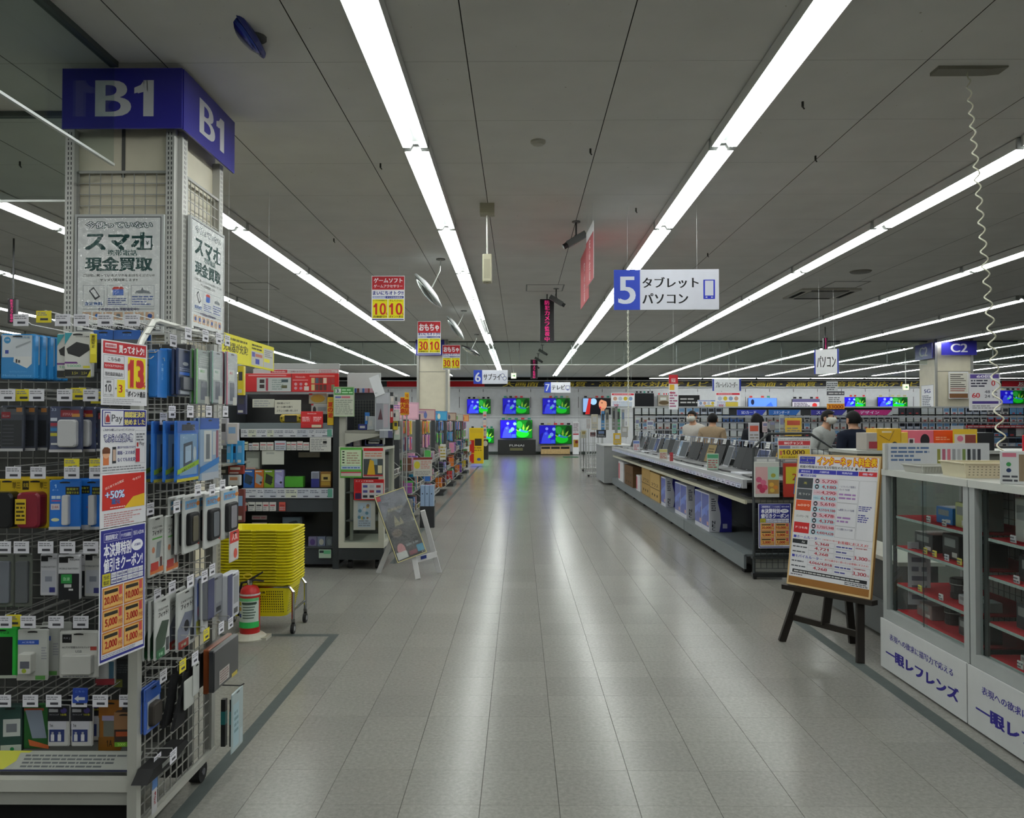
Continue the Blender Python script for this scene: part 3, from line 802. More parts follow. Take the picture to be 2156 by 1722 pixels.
tv((1058, 1115, 838, 872), 'television with blue and green picture, upper one over the black stand', 'demo', br=.6)
tv((1142, 1200, 838, 872), 'television with blue and green picture, upper one over the pale wood stand', 'demo', br=.6)
tv((1227, 1286, 838, 873), 'television showing a woman with red lips', 'face')
tv((990, 1040, 902, 933), 'television with green picture half hidden low behind the toy racks', 'demo', br=1.2)
tv((1053, 1121, 884, 923), 'bright television with blue and green picture above the black stand', 'demo', br=1.5)
tv((1135, 1204, 895, 935), 'large television with blue and green picture above the pale wood stand', 'demo', br=.6)
tv((1337, 1377, 828, 856), 'switched off black television beyond the laptop counter', 'off')
tv((1385, 1411, 832, 855), 'television showing a dim brown scene', 'brown')
tv((1575, 1636, 838, 859), 'television with plain sky blue picture', 'blue')
tv((1668, 1726, 840, 861), 'television with a notice of text on its picture', 'text')
tv((1778, 1823, 836, 859), 'television with blue and green picture, beside the orange price card', 'demo')
tv((1848, 1911, 836, 859), 'television with blue and green picture beside the C2 pillar', 'demo')
tv((2106, 2160, 822, 850), 'television with green picture past the C2 pillar', 'demo', br=.5)
tv((2062, 2096, 858, 874), 'low television with green picture past the C2 pillar', 'demo', br=.8)
def blk(mb, w, h):
    for k in range(2): mb.lines(-w * .42, h * (.25 + .3 * k), w * .42, h * (.5 + .3 * k), 1, 'a8a8a8', 1, seed=k)
pxboard('notice_board', 'black notice board with white writing on the television wall', 'sign', (1429, 1473, 832, 856, 37.165), blk, back='121214', t=.03)
# stands under the televisions
l, w, h = bx(1048, 1128, 925, 955.5, 36.3)
t = thing('television_stand', 'black television stand with white brand lettering', 'stand', (l.x, 36.3, 0))
b = MB('plastic'); b.box(-w / 2, w / 2, 0, .5, .04, h, '0e1010'); b.lf = 6; b.text('FUNAI', 0, h * .58, h * .14, 'b4b4b4', 1, bold=.03, w=w * .38); b.rect(-w * .18, h * .3, w * .16, h * .48, '5c5a3a', 1); b.build('cabinet', t)
MB('plastic').box(-w * .48, w * .48, .02, .48, 0, .04, '0a0a0a').build('plinth', t)
MB('plastic').box(-w * .5, w * .5, .0, .5, h, h + .03, '1c1c1e').build('top', t)
l, w, h = bx(1139, 1200, 936, 954.5, 36.4)
t = thing('television_stand', 'low pale wood television stand with drawers', 'stand', (l.x, 36.4, 0))
MB('wood').box(-w / 2, w / 2, .012, .45, .03, h, 'a88d64').build('body', t)
MB('matte').box(-w * .48, w * .48, .05, .43, 0, .03, '2a2622').build('plinth', t)
for k in range(3):
    x = -w / 2 + w / 3 * k; b = MB('wood'); b.box(x + .01, x + w / 3 - .01, 0, .012, .06, h * .62, 'b0966a'); b.build('drawer', t)
    MB('gloss').box(x + .03, x + w / 3 - .03, 0, .012, h * .68, h * .92, '1c1a18').build('glass_flap', t)
def stdee(mb, w, h):
    mb.rect(-w * .45, h * .7, w * .45, h * .97, 'b8b4b8', 1); mb.rect(-w * .45, h * .6, w * .45, h * .64, '9a2030', 1); mb.lines(-w * .4, h * .65, w * .4, h * .95, 6, '888088', 2); mb.rect(-w * .4, h * .22, w * .4, h * .45, '9a7a2a', 1); mb.disc(w * .1, h * .38, w * .25, '6a1c20', 2)
pxboard('display_stand', 'tall narrow white promotion stand beside the pale wood television stand', 'stand', (1206, 1219, 888, 956.4, 36.5), stdee, t=.2)
pxboard('floor_mat', 'dark green mat lying on the floor before the television wall', 'mat', (1187, 1219, 963, 963.4, 33.5), back='1c4a30', t=.9)
# notice boards above the mid shop shelves
def redtop(sd, c='b8283a'):
    def d(mb, w, h):
        mb.rect(-w * .47, h * .84, w * .47, h * .96, c, 1); mb.lines(-w * .4, h * .87, w * .4, h * .93, 1, 'd8c0c4', 2, seed=sd)
        r = random.Random(sd)
        for k in range(4):
            x = -w * .33 + w * .22 * k; mb.disc(x, h * .62, w * .085, ['b8907c', 'a8b0c0', 'c0a838', '7c90b0'][(k + sd) % 4], 1)
        mb.lines(-w * .45, h * .08, w * .45, h * .45, 5, '8890b8', 1, seed=sd + 1); mb.rect(-w * .1, h * .1, w * .4, h * .4, 'c8b44c' if sd % 2 else 'b8c0cc', 2); mb.text('保証', -w * .28, h * .12, h * .14, 'b02838', 2, w=w * .2)
    return d
pxboard('notice_board', 'white notice board with red heading over the shelf by the woman television', 'sign', (1287, 1336, 827, 859, 19.2), redtop(0), wires=(-.2, .2))
pxboard('notice_board', 'white notice board with red heading under the video recorder sign', 'sign', (1507, 1559, 826, 860, 19.2), redtop(1), wires=(-.2, .2))
pxboard('notice_board', 'pale blue notice board beside the video recorder boards', 'sign', (1469, 1507, 842, 860, 19.2), redtop(3, '5a78b0'), wires=(-.15, .15))
def tallred(mb, w, h):
    mb.rect(-w / 2, h * .74, w / 2, h, 'b02c34', 1); mb.text('保証', 0, h * .78, h * .12, 'd8c8c8', 2, w=w * .5); mb.rect(-w * .42, h * .56, w * .1, h * .72, 'd0a83c', 1); mb.lines(-w * .42, h * .06, w * .42, h * .52, 6, '9a5a78', 1, seed=8); mb.text('安心', -w * .1, h * .44, h * .08, 'a83048', 2, w=w * .55)
pxboard('hanging_sign', 'narrow white and red hanging sign over the laptop counter', 'sign', (1408, 1428, 789, 862, 13.0), tallred, rz=.12, wires=(0,))
def price(mb, w, h):
    mb.rect(-w / 2, 0, w / 2, h * .3, 'd08a2c', 1); mb.text('33000', 0, h * .03, h * .2, '7a3010', 2, bold=.03, w=w * .85); mb.rect(-w / 2, h * .78, w / 2, h, '4a4a50', 1); mb.lines(-w * .4, h * .82, w * .45, h * .96, 1, 'b8b8b8', 2); mb.lines(-w * .4, h * .36, w * .3, h * .7, 3, '77777c', 1)
pxboard('price_card', 'large price card reading 33000 on an orange foot', 'price card', (1741, 1778, 824, 861, 17.5), price, wires=(0,))
def phone(mb, w, h): mb.lines(-w * .45, h * .1, w * .45, h * .9, 4, '55585c', 1, seed=4)
pxboard('price_card', 'grey hanging card directly over the 33000 price card', 'price card', (1740, 1764, 803, 824, 17.6), phone, back='b0b2b4', wires=(0,))

# ================================================================ pillars
def pillar(name, x0, x1, y0, y1, post, lab=None):
    o = struct(MB('painted').box(x0, x1, y0, y1, 0, CEIL, 'bdb7a4').build(name))
    return o
P1 = pillar('pillar', -2.70, -2.10, 4.72, 5.36, 1)
P2 = pillar('pillar', -2.62, -1.86, 20.1, 20.9, 1)
P3 = pillar('pillar', 10.62, 11.55, 20.1, 20.9, 1)
def upright(par, x, y, w, d, z0, z1, faces='f', name='slotted_upright'):
    b = MB('steel'); b.box(x - w / 2, x + w / 2, y - d / 2, y + d / 2, z0, z1, 'a4a4a0')
    z = z0 + .02
    while z < z1 - .03:
        for s in (-.009, .009):
            if 'f' in faces: b.add([(x + s - .003, y - d / 2 - .0006, z), (x + s + .003, y - d / 2 - .0006, z), (x + s + .003, y - d / 2 - .0006, z + .018), (x + s - .003, y - d / 2 - .0006, z + .018)], [(0, 1, 2, 3)], '26262a')
            if 'r' in faces: b.add([(x + w / 2 + .0006, y + s - .003, z), (x + w / 2 + .0006, y + s + .003, z), (x + w / 2 + .0006, y + s + .003, z + .018), (x + w / 2 + .0006, y + s - .003, z + .018)], [(0, 1, 2, 3)], '26262a')
        z += .03
    return b.build(name, par)
def grid(par, axis, a0, a1, z0, z1, c, pitch=.05, r=.0022, col='8c8c88', name='wire_grid', rim=.008):
    """welded wire mesh in the plane axis = c"""
    b = MB('steel')
    P = (lambda a, z: (a, c, z)) if axis == 'y' else (lambda a, z: (c, a, z))
    n = max(1, round((a1 - a0) / pitch)); m = max(1, round((z1 - z0) / pitch))
    for i in range(n + 1):
        a = a0 + (a1 - a0) * i / n; b.bar(P(a, z0), P(a, z1), 2 * r, 2 * r, col)
    for j in range(m + 1):
        z = z0 + (z1 - z0) * j / m; b.bar(P(a0, z), P(a1, z), 2 * r, 2 * r, col)
    if rim:
        for p, q in ((P(a0, z0), P(a1, z0)), (P(a0, z1), P(a1, z1)), (P(a0, z0), P(a0, z1)), (P(a1, z0), P(a1, z1))): b.bar(p, q, rim * 2, rim * 2, col)
    return b.build(name, par)
upright(P1, -2.708, 4.69, .055, .05, 0, 3.24); upright(P1, -2.102, 4.69, .05, .05, 0, 3.24)
upright(P1, -2.075, 4.755, .05, .075, 0, 3.24, 'r'); upright(P1, -2.075, 5.34, .05, .06, 0, 3.24, 'r')
MB('steel').box(-2.42, -2.40, 4.715, 4.72, 2.96, 3.3, '4a4a48').build('panel_seam', P1)
grid(P1, 'y', -2.675, -2.13, 1.5, 2.985, 4.70, .066); grid(P1, 'x', 4.80, 5.31, 1.5, 2.985, -2.06, .066)
for pl, x0, x1, y0, zt in ((P2, -2.62, -1.86, 20.1, 3.0), (P3, 10.62, 11.55, 20.1, 3.0)):
    MB('steel').box(x0 - .02, x0 + .04, y0 - .03, y0, 0, CEIL, '8d8d88').build('corner_post', pl)
    MB('steel').box(x1 - .04, x1 + .02, y0 - .03, y0, 0, CEIL, '8d8d88').build('corner_post', pl)
    MB('steel').box(x0 + .04, x1 - .04, y0 - .006, y0, 2.78, 2.8, '8a877a').build('panel_seam', pl)
def zone(txt, loc, rz, w, h, lab, par=None):
    def d(mb, w, h):
        mb.rect(-w / 2, 0, w / 2, h, '2a2884'); mb.frame(-w / 2, 0, w / 2, h, .004, '3c3a94', 2)
        mb.text(txt, w * .02 if txt == 'B1' else 0, h * .2, h * .6, 'b9b9bd', 2, bold=.05, w=w * .46)
    return board('zone_sign', lab, 'sign', loc, rz, w, h, d, back='2a2884', t=.012, m='gloss', group='pillar zone signs')
zone('B1', (-2.362, 4.60, 3.215), 0, .715, .36, 'blue B1 sign on the pillar face toward the camera')
zone('B1', (-2.0, 5.03, 3.215), pi / 2, .83, .36, 'blue B1 sign on the pillar side toward the aisle')
zone('B2', (xpx(905, 19.9), 19.9, 3.19), 0, .73, .4, 'blue sign on the far pillar behind the toy placard')
zone('C2', (xpx(2021, 19.9), 19.9, 3.19), 0, .89, .36, 'wide blue C2 sign on the pillar front')
zone('C2', (10.5, 20.45, 3.12), -pi / 2, .85, .4, 'blue C2 sign on the pillar side toward the aisle')
def trade(mb, w, h):
    mb.frame(-w / 2, 0, w / 2, h, .014, 'a8aaaa', 3); mb.frame(-w / 2 + .014, .014, w / 2 - .014, h - .014, .006, '55585a', 2)
    G = '123c3a'
    mb.text('今使っていない', 0, h * .885, h * .052, W, 3, bold=.02, w=w * .74, outline=G)
    mb.text('スマホ', 0, h * .70, h * .145, G, 2, bold=.05, w=w * .74)
    mb.rect(w * .27, h * .7, w * .37, h * .815, G, 3); mb.rect(w * .283, h * .715, w * .357, h * .8, W, 4); mb.text('¥', w * .32, h * .74, h * .035, G, 5)
    mb.text('携帯電話', w * .04, h * .652, h * .05, '24504e', 3, bold=.03, w=w * .33)
    mb.text('現金買取', 0, h * .525, h * .115, G, 2, bold=.05, w=w * .74)
    mb.text('ご自宅に眠っているスマホをお持ちください!!', 0, h * .475, h * .024, '222a2c', 2, bold=.02, w=w * .8)
    mb.text('ヤマダが買取致します!!', 0, h * .437, h * .024, '222a2c', 2, bold=.02, w=w * .42)
    for k, (a, b) in enumerate(((-.4, -.16), (-.13, .11), (.14, .4))):
        mb.frame(w * a, h * .225, w * b, h * .405, .002, '8a9098', 2); c = (a + b) / 2 * w
        if k == 0:
            mb.poly([(c - .03, h * .36), (c, h * .39), (c + .04, h * .31), (c + .01, h * .28)], '44484c', 3); mb.poly([(c - .018, h * .355), (c, h * .375), (c + .03, h * .315), (c + .012, h * .3)], 'c0c2c4', 4); mb.text('査定無料', c, h * .235, h * .03, '2a5a9a', 3, bold=.03, w=w * .2)
        elif k == 1:
            mb.rect(c - .03, h * .32, c + .035, h * .37, '3a62b0', 3); mb.poly([(c - .036, h * .37), (c + .04, h * .37), (c + .028, h * .392), (c - .022, h * .392)], 'b84038', 3); mb.lines(w * a + .006, h * .235, w * b - .006, h * .3, 4, '5a6a9a', 3, seed=2)
        else:
            mb.poly([(c - .045, h * .335), (c + .05, h * .335), (c + .04, h * .355), (c + .005, h * .365), (c, h * .39), (c - .01, h * .365), (c - .04, h * .355)], '6a7076', 3); mb.lines(w * a + .006, h * .235, w * b - .006, h * .32, 4, '5a6a9a', 3, seed=3)
    mb.rect(-w * .4, h * .203, w * .4, h * .206, '55585c', 2); mb.text('その他商品も買取強化中!!', 0, h * .19, h * .028, '2c2858', 3, bold=.03, w=w * .46)
    for k in range(7):
        x = -w * .355 + w * .118 * k; mb.rect(x - .026, h * .115, x + .026, h * .18, 'b99a80', 2); mb.disc(x, h * .147, .014, ['3a5a9a', '3a6ab0', '3c4c80', '6a7078', '2f5aa0', '9a9c98', '2c4c90'][k], 3)
    mb.rect(-w * .4, h * .03, w * .42, h * .082, '1c1f22', 2); mb.text('店舗・WEBで買取受付中', 0, h * .038, h * .034, 'b4b6b8', 3, bold=.03, w=w * .74)
    mb.rect(-w / 2 + .02, .02, w / 2 - .02, h - .02, 'e8ecec', 8, m='film')
board('poster', 'green and white cash for phones poster on the B1 pillar face toward the camera', 'poster', (-2.395, 4.645, 2.0), 0, .535, .715, trade, t=.018, back='c2c5c5', group='cash for phones posters')
board('poster', 'green and white cash for phones poster on the B1 pillar side toward the aisle', 'poster', (-2.025, 5.06, 2.01), pi / 2, .555, .74, trade, t=.018, back='c2c5c5', group='cash for phones posters')
def c2a(mb, w, h):
    mb.text('5G', 0, h * .72, h * .13, '1c2a6a', 2, bold=.05, w=w * .5); mb.lines(-w * .4, h * .1, w * .4, h * .65, 9, '5a6070', 1, seed=6); mb.frame(-w / 2, 0, w / 2, h, .012, '9a9c9e', 1)
board('poster', 'grey poster headed 5G on the C2 pillar side', 'poster', (10.6165, 20.5, 1.72), -pi / 2, .62, .74, c2a)
def c2b(mb, w, h):
    mb.rect(-w * .47, h * .22, w * .47, h * .97, 'c2bfb4', 1); r = random.Random(5)
    for k in range(9): mb.rect(-w * .42, h * (.28 + .075 * k), w * r.uniform(.1, .42), h * (.31 + .075 * k), r.choice(['7a3c38', '403c38', '8a4a40', '6a645c']), 2)
    mb.rect(-w * .47, h * .02, w * .47, h * .19, '6a4a30', 1)
pxboard('poster', 'beige and brown ruled notice on the front of the C2 pillar', 'poster', (1998, 2039, 783, 839, 20.0), c2b)
l, w, h = bx(1986, 2066, 863, 884, 20.04)
def shphone(mb, w, h): mb.rect(-w * .46, h * .1, w * .46, h * .5, '9aaab4', 1); mb.text('▶ ギフトカード', 0, h * .6, h * .2, '3a6a60', 2, w=w * .4)
board('header_board', 'rounded pale header board below the C2 pillar notice', 'sign', l, 0, w, h, shphone, back='bcc0c0')
# ================================================================ accessory rack beside the camera
RX, RY = -1.305, 2.67            # aisle-side corner
t = thing('accessory_rack', 'tall steel accessory rack with hooks and mesh side, next to the camera', 'display rack', (0, 0, 0))
ST = '9a9a96'
MB('painted').box(-2.45, RX - .01, 3.12, 3.16, .06, 1.78, '3b3c3b').build('back_panel', t)  # added dark board in place of the dim view through the open mesh
MB('painted').box(-2.45, RX - .02, RY + .03, 3.12, .16, .2, '5b5c58').build('base_deck', t)
b = MB('painted'); b.box(-2.45, RX - .014, RY - .005, RY + .03, .215, .255, 'a3a39c'); b.box(-2.45, RX - .014, RY + .01, RY + .03, .165, .215, '8a8a84'); b.build('base_ledge', t)
MB('matte').box(-2.45, RX - .05, RY + .09, RY + .11, .0, .165, '141414').build('kick_plate_or_shade', t)  # black sheet standing in for the shade of the open kick void
MB('steel').box(RX - .02, RX + .012, RY - .016, RY + .016, .075, 1.73, 'a6a69f').build('corner_post', t)
MB('steel').box(RX - .02, RX + .012, 3.30, 3.335, .075, 1.80, '8f8f8a').build('rear_post', t)
b = MB('steel'); b.tube([(RX, RY, 1.72), (RX, RY + .02, 1.75), (RX, RY + .10, 1.825), (RX, RY + .13, 1.832), (RX, 3.3, 1.832), (RX, 3.335, 1.815)], .012, 8, 'b4b4ae'); b.build('top_rail', t)
MB('steel').bar((RX, RY, .085), (RX, 3.335, .085), .03, .025, 'a6a69f').build('bottom_rail', t)
grid(t, 'x', RY + .016, 3.30, .10, 1.72, RX, .0508, .0019, '8d8d88', 'side_mesh', 0)
grid(t, 'y', -2.44, RX - .02, .27, 1.78, 3.10, .0508, .0019, '6f6f6c', 'front_mesh', 0)
for y in (2.72, 3.22):
    w = MB('rubber'); w.cyl((RX - .035, y, .042), (RX + .01, y, .042), .042, n=16, col='1b1b1c'); w.cyl((RX - .04, y, .042), (RX + .014, y, .042), .014, n=8, col='55565a'); w.build('caster', t)
def sig(mb, w, h):
    mb.rect(-w / 2, 0, -w * .26, h, '222c68', 1); mb.rect(-w * .48, h * .1, -w * .34, h * .45, '9a9c90', 2); mb.text('モバイル', -w * .43, h * .6, h * .2, 'b8b040', 2, w=w * .1)
    mb.poly([(-w * .26, 0), (-w * .1, 0), (0, h), (-w * .16, h)], 'a8a83c', 1); mb.rect(-w * .05, h * .1, w * .49, h * .9, '90928c', 1); mb.lines(-w * .02, h * .15, w * .48, h * .85, 4, '4e5254', 2, seed=3)
    mb.rect(-w / 2, -.001, w / 2, .006, '1c2038', 3)
o = board('shelf_strip', 'angled blue, yellow and white information strip on the rack base', 'sign', (-1.72, 2.715, .262), (-.9, 0, 0), .78, .075, sig, back='8c8e88')
# ---- hooks with price tags (parts of the rack)
def tagmesh(c, r):
    b = MB('paper'); b.box(-.027, .027, 0, .001, -.022, .02, c)
    b.lines(-.023, .002, .02, .016, 2, '77787e', 1, seed=r); b.rect(-.012, -.014, .016, -.006, '3a3a40', 1)
    return b.mesh('price_tag')
TAGS = [tagmesh('c6c5cc', k) for k in range(4)] + [tagmesh('c9bb35', 9)]
TAGS[4]
hk = MB('steel'); hk.tube([(-.006, 0, 0), (-.006, -.30, 0), (0, -.33, .006)], .0022, 4, 'b0b0ae'); hk.tube([(0, 0, .03), (0, -.36, .03), (0, -.365, .02)], .0022, 4, 'a8a8a6'); hk = hk.mesh('hook')
def hook(px, py, Y=2.73, c=None, par=t, mesh=hk):
    p = aY(px, py, Y)
    h = link('hook', mesh, par, (p.x, Y + .365, p.z - .012))
    link('price_tag', TAGS[c if c is not None else random.randrange(4)], h, (0, -.368, .008))
for y, xs in ((671, (45, 133, 172, 222, 279)), (829, (17, 78, 137, 192, 248)), (992, (29, 81, 152, 205, 255)), (1149, (8, 46, 97, 143, 192, 245)), (1306, (10, 60, 119, 171, 225)), (1472, (8, 65, 114, 168, 212, 268))):
    for x in xs: hook(x, y)
for x, y in ((93, 664), (50, 829), (166, 826), (208, 834), (152, 975), (205, 975), (30, 1303)): hook(x, y, 2.76, 4)
# ---- generic hanging packs
def pack(name, label, w, h, loc, rz, back, draw=None, parts=(), t=.012, m='gloss', cat='package', group=None, slot=True):
    b = MB(m)
    sl = min(.017, w * .22)
    b.cbox(-w / 2, w / 2, 0, t, 0, h, back, min(.004, w * .05))
    if slot: b.poly([(-sl, h - .012), (sl, h - .012), (sl, h - .008), (sl * .4, h - .006), (-sl * .4, h - .006), (-sl, h - .008)], '191919', 4)
    if draw: draw(b, w, h)
    o = b.build(name, None, loc, rz); tag(o, label, cat, group)
    for nm, mb in parts: mb.build(nm, o)
    return o
def behind(o, n, step, lab=None, grp=None):
    """more of the same pack behind the first on its hook"""
    ch = tree(o); s = Vector(step)
    for k in range(1, n + 1):
        c = copy(o, o.location + s * k, None, lab + (', %s back' % ORD[k - 1] if n > 1 and lab else ''), ch)
        if grp: c['group'] = grp
    if grp: o['group'] = grp
def rbox(w, h, d, r, col, m='plastic', x=0, z=0, n=4, y0=0.0, label=None):
    """rounded slab standing out from the card"""
    b = MB(m); pts = []
    for cx, cz, a0 in ((w / 2 - r, h - r, 0), (-w / 2 + r, h - r, pi / 2), (-w / 2 + r, r, pi), (w / 2 - r, r, 1.5 * pi)):
        for k in range(n + 1):
            a = a0 + pi / 2 * k / n; pts.append((x + cx + r * math.cos(a), z + cz + r * math.sin(a)))
    e = min(r, d) * .35; cxm, czm = x, z + h / 2
    ins = [(cxm + (p - cxm) * (1 - 2 * e / w), czm + (q - czm) * (1 - 2 * e / h)) for p, q in pts]
    N = len(pts)
    vs = [(p, y0 - d, q) for p, q in ins] + [(p, y0 - d + e, q) for p, q in pts] + [(p, y0, q) for p, q in pts]
    fs = [tuple(range(N))[::-1]] + [(k, (k + 1) % N, N + (k + 1) % N, N + k) for k in range(N)] + [(N + k, N + (k + 1) % N, 2 * N + (k + 1) % N, 2 * N + k) for k in range(N)]
    b.add(vs, fs, col)
    return b
def fr(px, Y=2.8): 
    l, w, h = bx(*px, Y); return dict(loc=l, w=w, h=h)
# row 1
def d1(b, w, h):
    b.rect(-w * .45, h * .48, w * .42, h * .97, 'b6bcc2', 1); b.poly([(-w * .1, h * .5), (w * .42, h * .5), (w * .42, h * .34), (w * .28, h * .24), (-w * .12, h * .38)], 'c0c2c2', 2)
    b.poly([(-w * .05, h * .72), (w * .38, h * .85), (w * .38, h * .82), (-w * .05, h * .68)], '8a9096', 3); b.disc(-w * .3, h * .86, w * .1, '2a78a8', 2); b.text('大容量', -w * .3, h * .845, h * .04, 'c8d4dc', 3, w=w * .12)
    b.text('高速充電', w * .16, h * .9, h * .05, '6a90b0', 3, w=w * .4); b.rect(-w * .36, h * .56, -w * .26, h * .64, '2a3c8a', 2); b.rect(-w * .05, h * .36, 0, h * .44, '20242a', 3); b.rect(w * .02, h * .36, w * .08, h * .42, '2a2e34', 3)
    b.text('モバイルバッテリー', w * .02, h * .14, h * .045, '6aa6d0', 2, w=w * .5); b.text('Mobile battery', 0, h * .045, h * .055, '6aa6d0', 2, w=w * .84)
o = pack('battery_box', 'large blue box of power bank with white panel, top row of the rack', **fr((1, 72, 702, 798), 2.80), rz=.05, back='2874ae', draw=d1, t=.024)
behind(o, 4, (.006, .036, 0), 'blue power bank box edge behind the large front one', 'blue power bank boxes in the top row')
o = pack('battery_box', 'black and white power bank box cut by the picture edge, top row', **fr((-62, 0, 705, 796), 2.80), rz=.05, back='2a2e32', draw=d1, t=.024)
def d2(b, w, h):
    b.poly([(-w * .48, h * .2), (-w * .48, h * .7), (-w * .2, h * .98), (w * .48, h * .98), (w * .48, h * .2)], 'b9b9b4', 1); b.poly([(-w * .48, h * .98), (-w * .2, h * .98), (-w * .48, h * .72)], '2c8a96', 2)
    b.poly([(-w * .42, h * .63), (-w * .05, h * .78), (w * .4, h * .72), (w * .44, h * .6), (w * .06, h * .44), (-w * .36, h * .52)], '17181a', 2)
    b.text('コンパクト大容量', w * .16, h * .88, h * .035, '3c3c40', 2, w=w * .5); b.poly([(-w * .48, h * .3), (w * .02, h * .3), (-w * .04, h * .34), (-w * .48, h * .34)], '5a2c6c', 2)
    b.text('10000', -w * .14, h * .225, h * .05, '4a9a6c', 2, w=w * .5); b.rect(-w * .48, h * .02, w * .48, h * .17, '141414', 1); b.text('3.5×', -w * .1, h * .06, h * .06, 'a8a040', 2, w=w * .22); b.text('2.5×', w * .24, h * .06, h * .06, 'a8a040', 2, w=w * .2)
    b.poly([(w * .48, 0), (w * .48, h * .16), (w * .34, 0)], 'b8b02c', 3); b.rect(w * .2, h * .2, w * .45, h * .25, 'b8b02c', 2)
o = pack('battery_box', 'white and black power bank box with black slab picture, top row', **fr((135, 192, 698, 794), 2.76), rz=.03, back='b9b9b4', draw=d2, t=.02)
behind(o, 1, (-.045, .03, -.002), 'white and black power bank box half hidden behind its twin, top row')
def dy(b, w, h): b.rect(-w * .4, h * .3, w * .4, h * .7, 'd8cc48', 1); b.vtext('期間限定', 0, h * .95, h * .1, '3a3420', 2)
pack('flag_card', 'tall narrow yellow flag card hung beside the white power bank box', **fr((189, 203, 702, 764), 2.75), rz=.1, back='c4b632', draw=dy, t=.002, m='paper', cat='card', slot=False)
for k, (x0, x1, Y) in enumerate(((196, 238, 2.84), (238, 296, 2.83))):
    def d3(b, w, h): b.rect(-w * .5, h * .78, w * .5, h, '2a5aa4', 1); b.text('ケーブル', 0, h * .86, h * .06, '5a90d0', 2, w=w * .3); b.rect(-w * .3, h * .1, w * .3, h * .7, '1c1d20', 1)
    o = pack('cable_pack', 'blue headed pack with dark cable, %s in the top row' % ('hidden partly by the yellow flag' if k == 0 else 'next to the rack corner'), **fr((x0, x1, 694, 785), Y), rz=0, back='4c5054', draw=d3, t=.01)
    behind(o, 2, (.004, .03, 0), 'blue headed cable pack behind the %s one on its hook' % ORD[k], 'blue headed cable packs')
# row 2
def d4(b, w, h):
    b.rect(-w * .5, h * .8, w * .5, h * .96, '4a4c52', 1); b.rect(-w * .45, h * .72, -w * .05, h * .86, '7a2028', 1); b.text('iLLov', -w * .25, h * .75, h * .05, '9a9298', 2, w=w * .3); b.rect(w * .2, h * .86, w * .45, h * .95, 'a8703c', 1)
    b.rect(-w * .44, h * .1, w * .44, h * .68, '26282c', 1)
    for k in range(6): b.rect(-w * .4, h * (.16 + k * .08), w * .1, h * (.175 + k * .08), '44464c', 2)
    b.rect(-w * .5, 0, w * .5, h * .06, 'a4a4a6', 1)
o = pack('battery_pack', 'dark clear bag with coiled black cable, second row of the rack', **fr((0, 48, 853, 950), 2.80), rz=.02, back='3a3e48', draw=d4, t=.014)
behind(o, 3, (.014, .05, 0), 'dark clear cable bag hanging behind the front one, second row', 'dark cable bags in the second row')
def d5(b, w, h):
    b.rect(-w * .5, 0, w * .5, h * .06, 'b0aeb0', 1); b.text('33', -w * .36, h * .9, h * .06, '9aa2b8', 2, w=w * .14); b.rect(-w * .16, h * .77, w * .4, h * .92, '7c222c', 1); b.text('iFIMAX', w * .06, h * .8, h * .06, 'b0848a', 2, w=w * .3); b.rect(w * .18, h * .77, w * .42, h * .84, 'b07c3a', 2)
    for k, c in enumerate(('b0b4c0', '8c3040', '2c6a9c', 'a8a030')): b.rect(-w * .46, h * (.68 - .11 * k), -w * .26, h * (.75 - .11 * k), c, 1)
    b.rect(-w * .44, h * .16, -w * .18, h * .2, 'b8b8b6', 2)
o = pack('battery_pack', 'navy blister pack with rounded white power bank, second row of the rack', **fr((103, 173, 855, 952), 2.77), rz=.02, back='3c425a', draw=d5, parts=[('power_bank', rbox(.066, .098, .02, .012, 'b0b0b2', 'plastic', .012, .018))], t=.006)
behind(o, 2, (.02, .05, 0), 'navy blister pack with white power bank behind its twin, second row', 'navy power bank packs')
o = pack('battery_pack', 'plain dark navy pack beside the white power bank, second row', **fr((196, 226, 862, 950), 2.83), rz=.0, back='2c3044', draw=d5, t=.014)
behind(o, 1, (-.04, .05, 0), 'plain dark navy pack furthest back in the second row')
# row 3: yellow cards with rounded cases, blue stick packs
for k, (x0, x1, c, n) in enumerate(((-18, 46, '141517', 'black'), (44, 102, '6c1826', 'dark red'))):
    def d6(b, w, h): b.rect(-w * .45, h * .78, -w * .22, h * .96, '2a2612', 1); b.text('充電', -w * .33, h * .83, h * .09, 'b8a030', 2, w=w * .18); b.text('単三', w * .3, h * .8, h * .14, '4a3c10', 2, w=w * .26)
    s = fr((x0, x1, 1008, 1112), 2.80)
    lb = MB('paper'); lb.M = Matrix.Translation((-s['w'] * .16, -.052, s['h'] * .12)); lb.rect(-s['w'] * .24, 0, s['w'] * .14, s['h'] * .5, 'b89c28', 1); lb.lines(-s['w'] * .2, s['h'] * .05, s['w'] * .1, s['h'] * .45, 5, '3a3010', 2, seed=k)
    o = pack('charger_pack', 'yellow card holding a glossy %s rounded battery charger, third row' % n, **s, rz=.05, back='b2971c', draw=d6, parts=[('charger', rbox(s['w'] * .82, s['h'] * .72, .05, .018, c, 'gloss', s['w'] * .02, s['h'] * .03)), ('sticker', lb)], t=.003, m='paper')
    behind(o, 2, (.01, .062, 0), 'yellow card with %s charger behind the front one, third row' % n, '%s charger packs' % n)
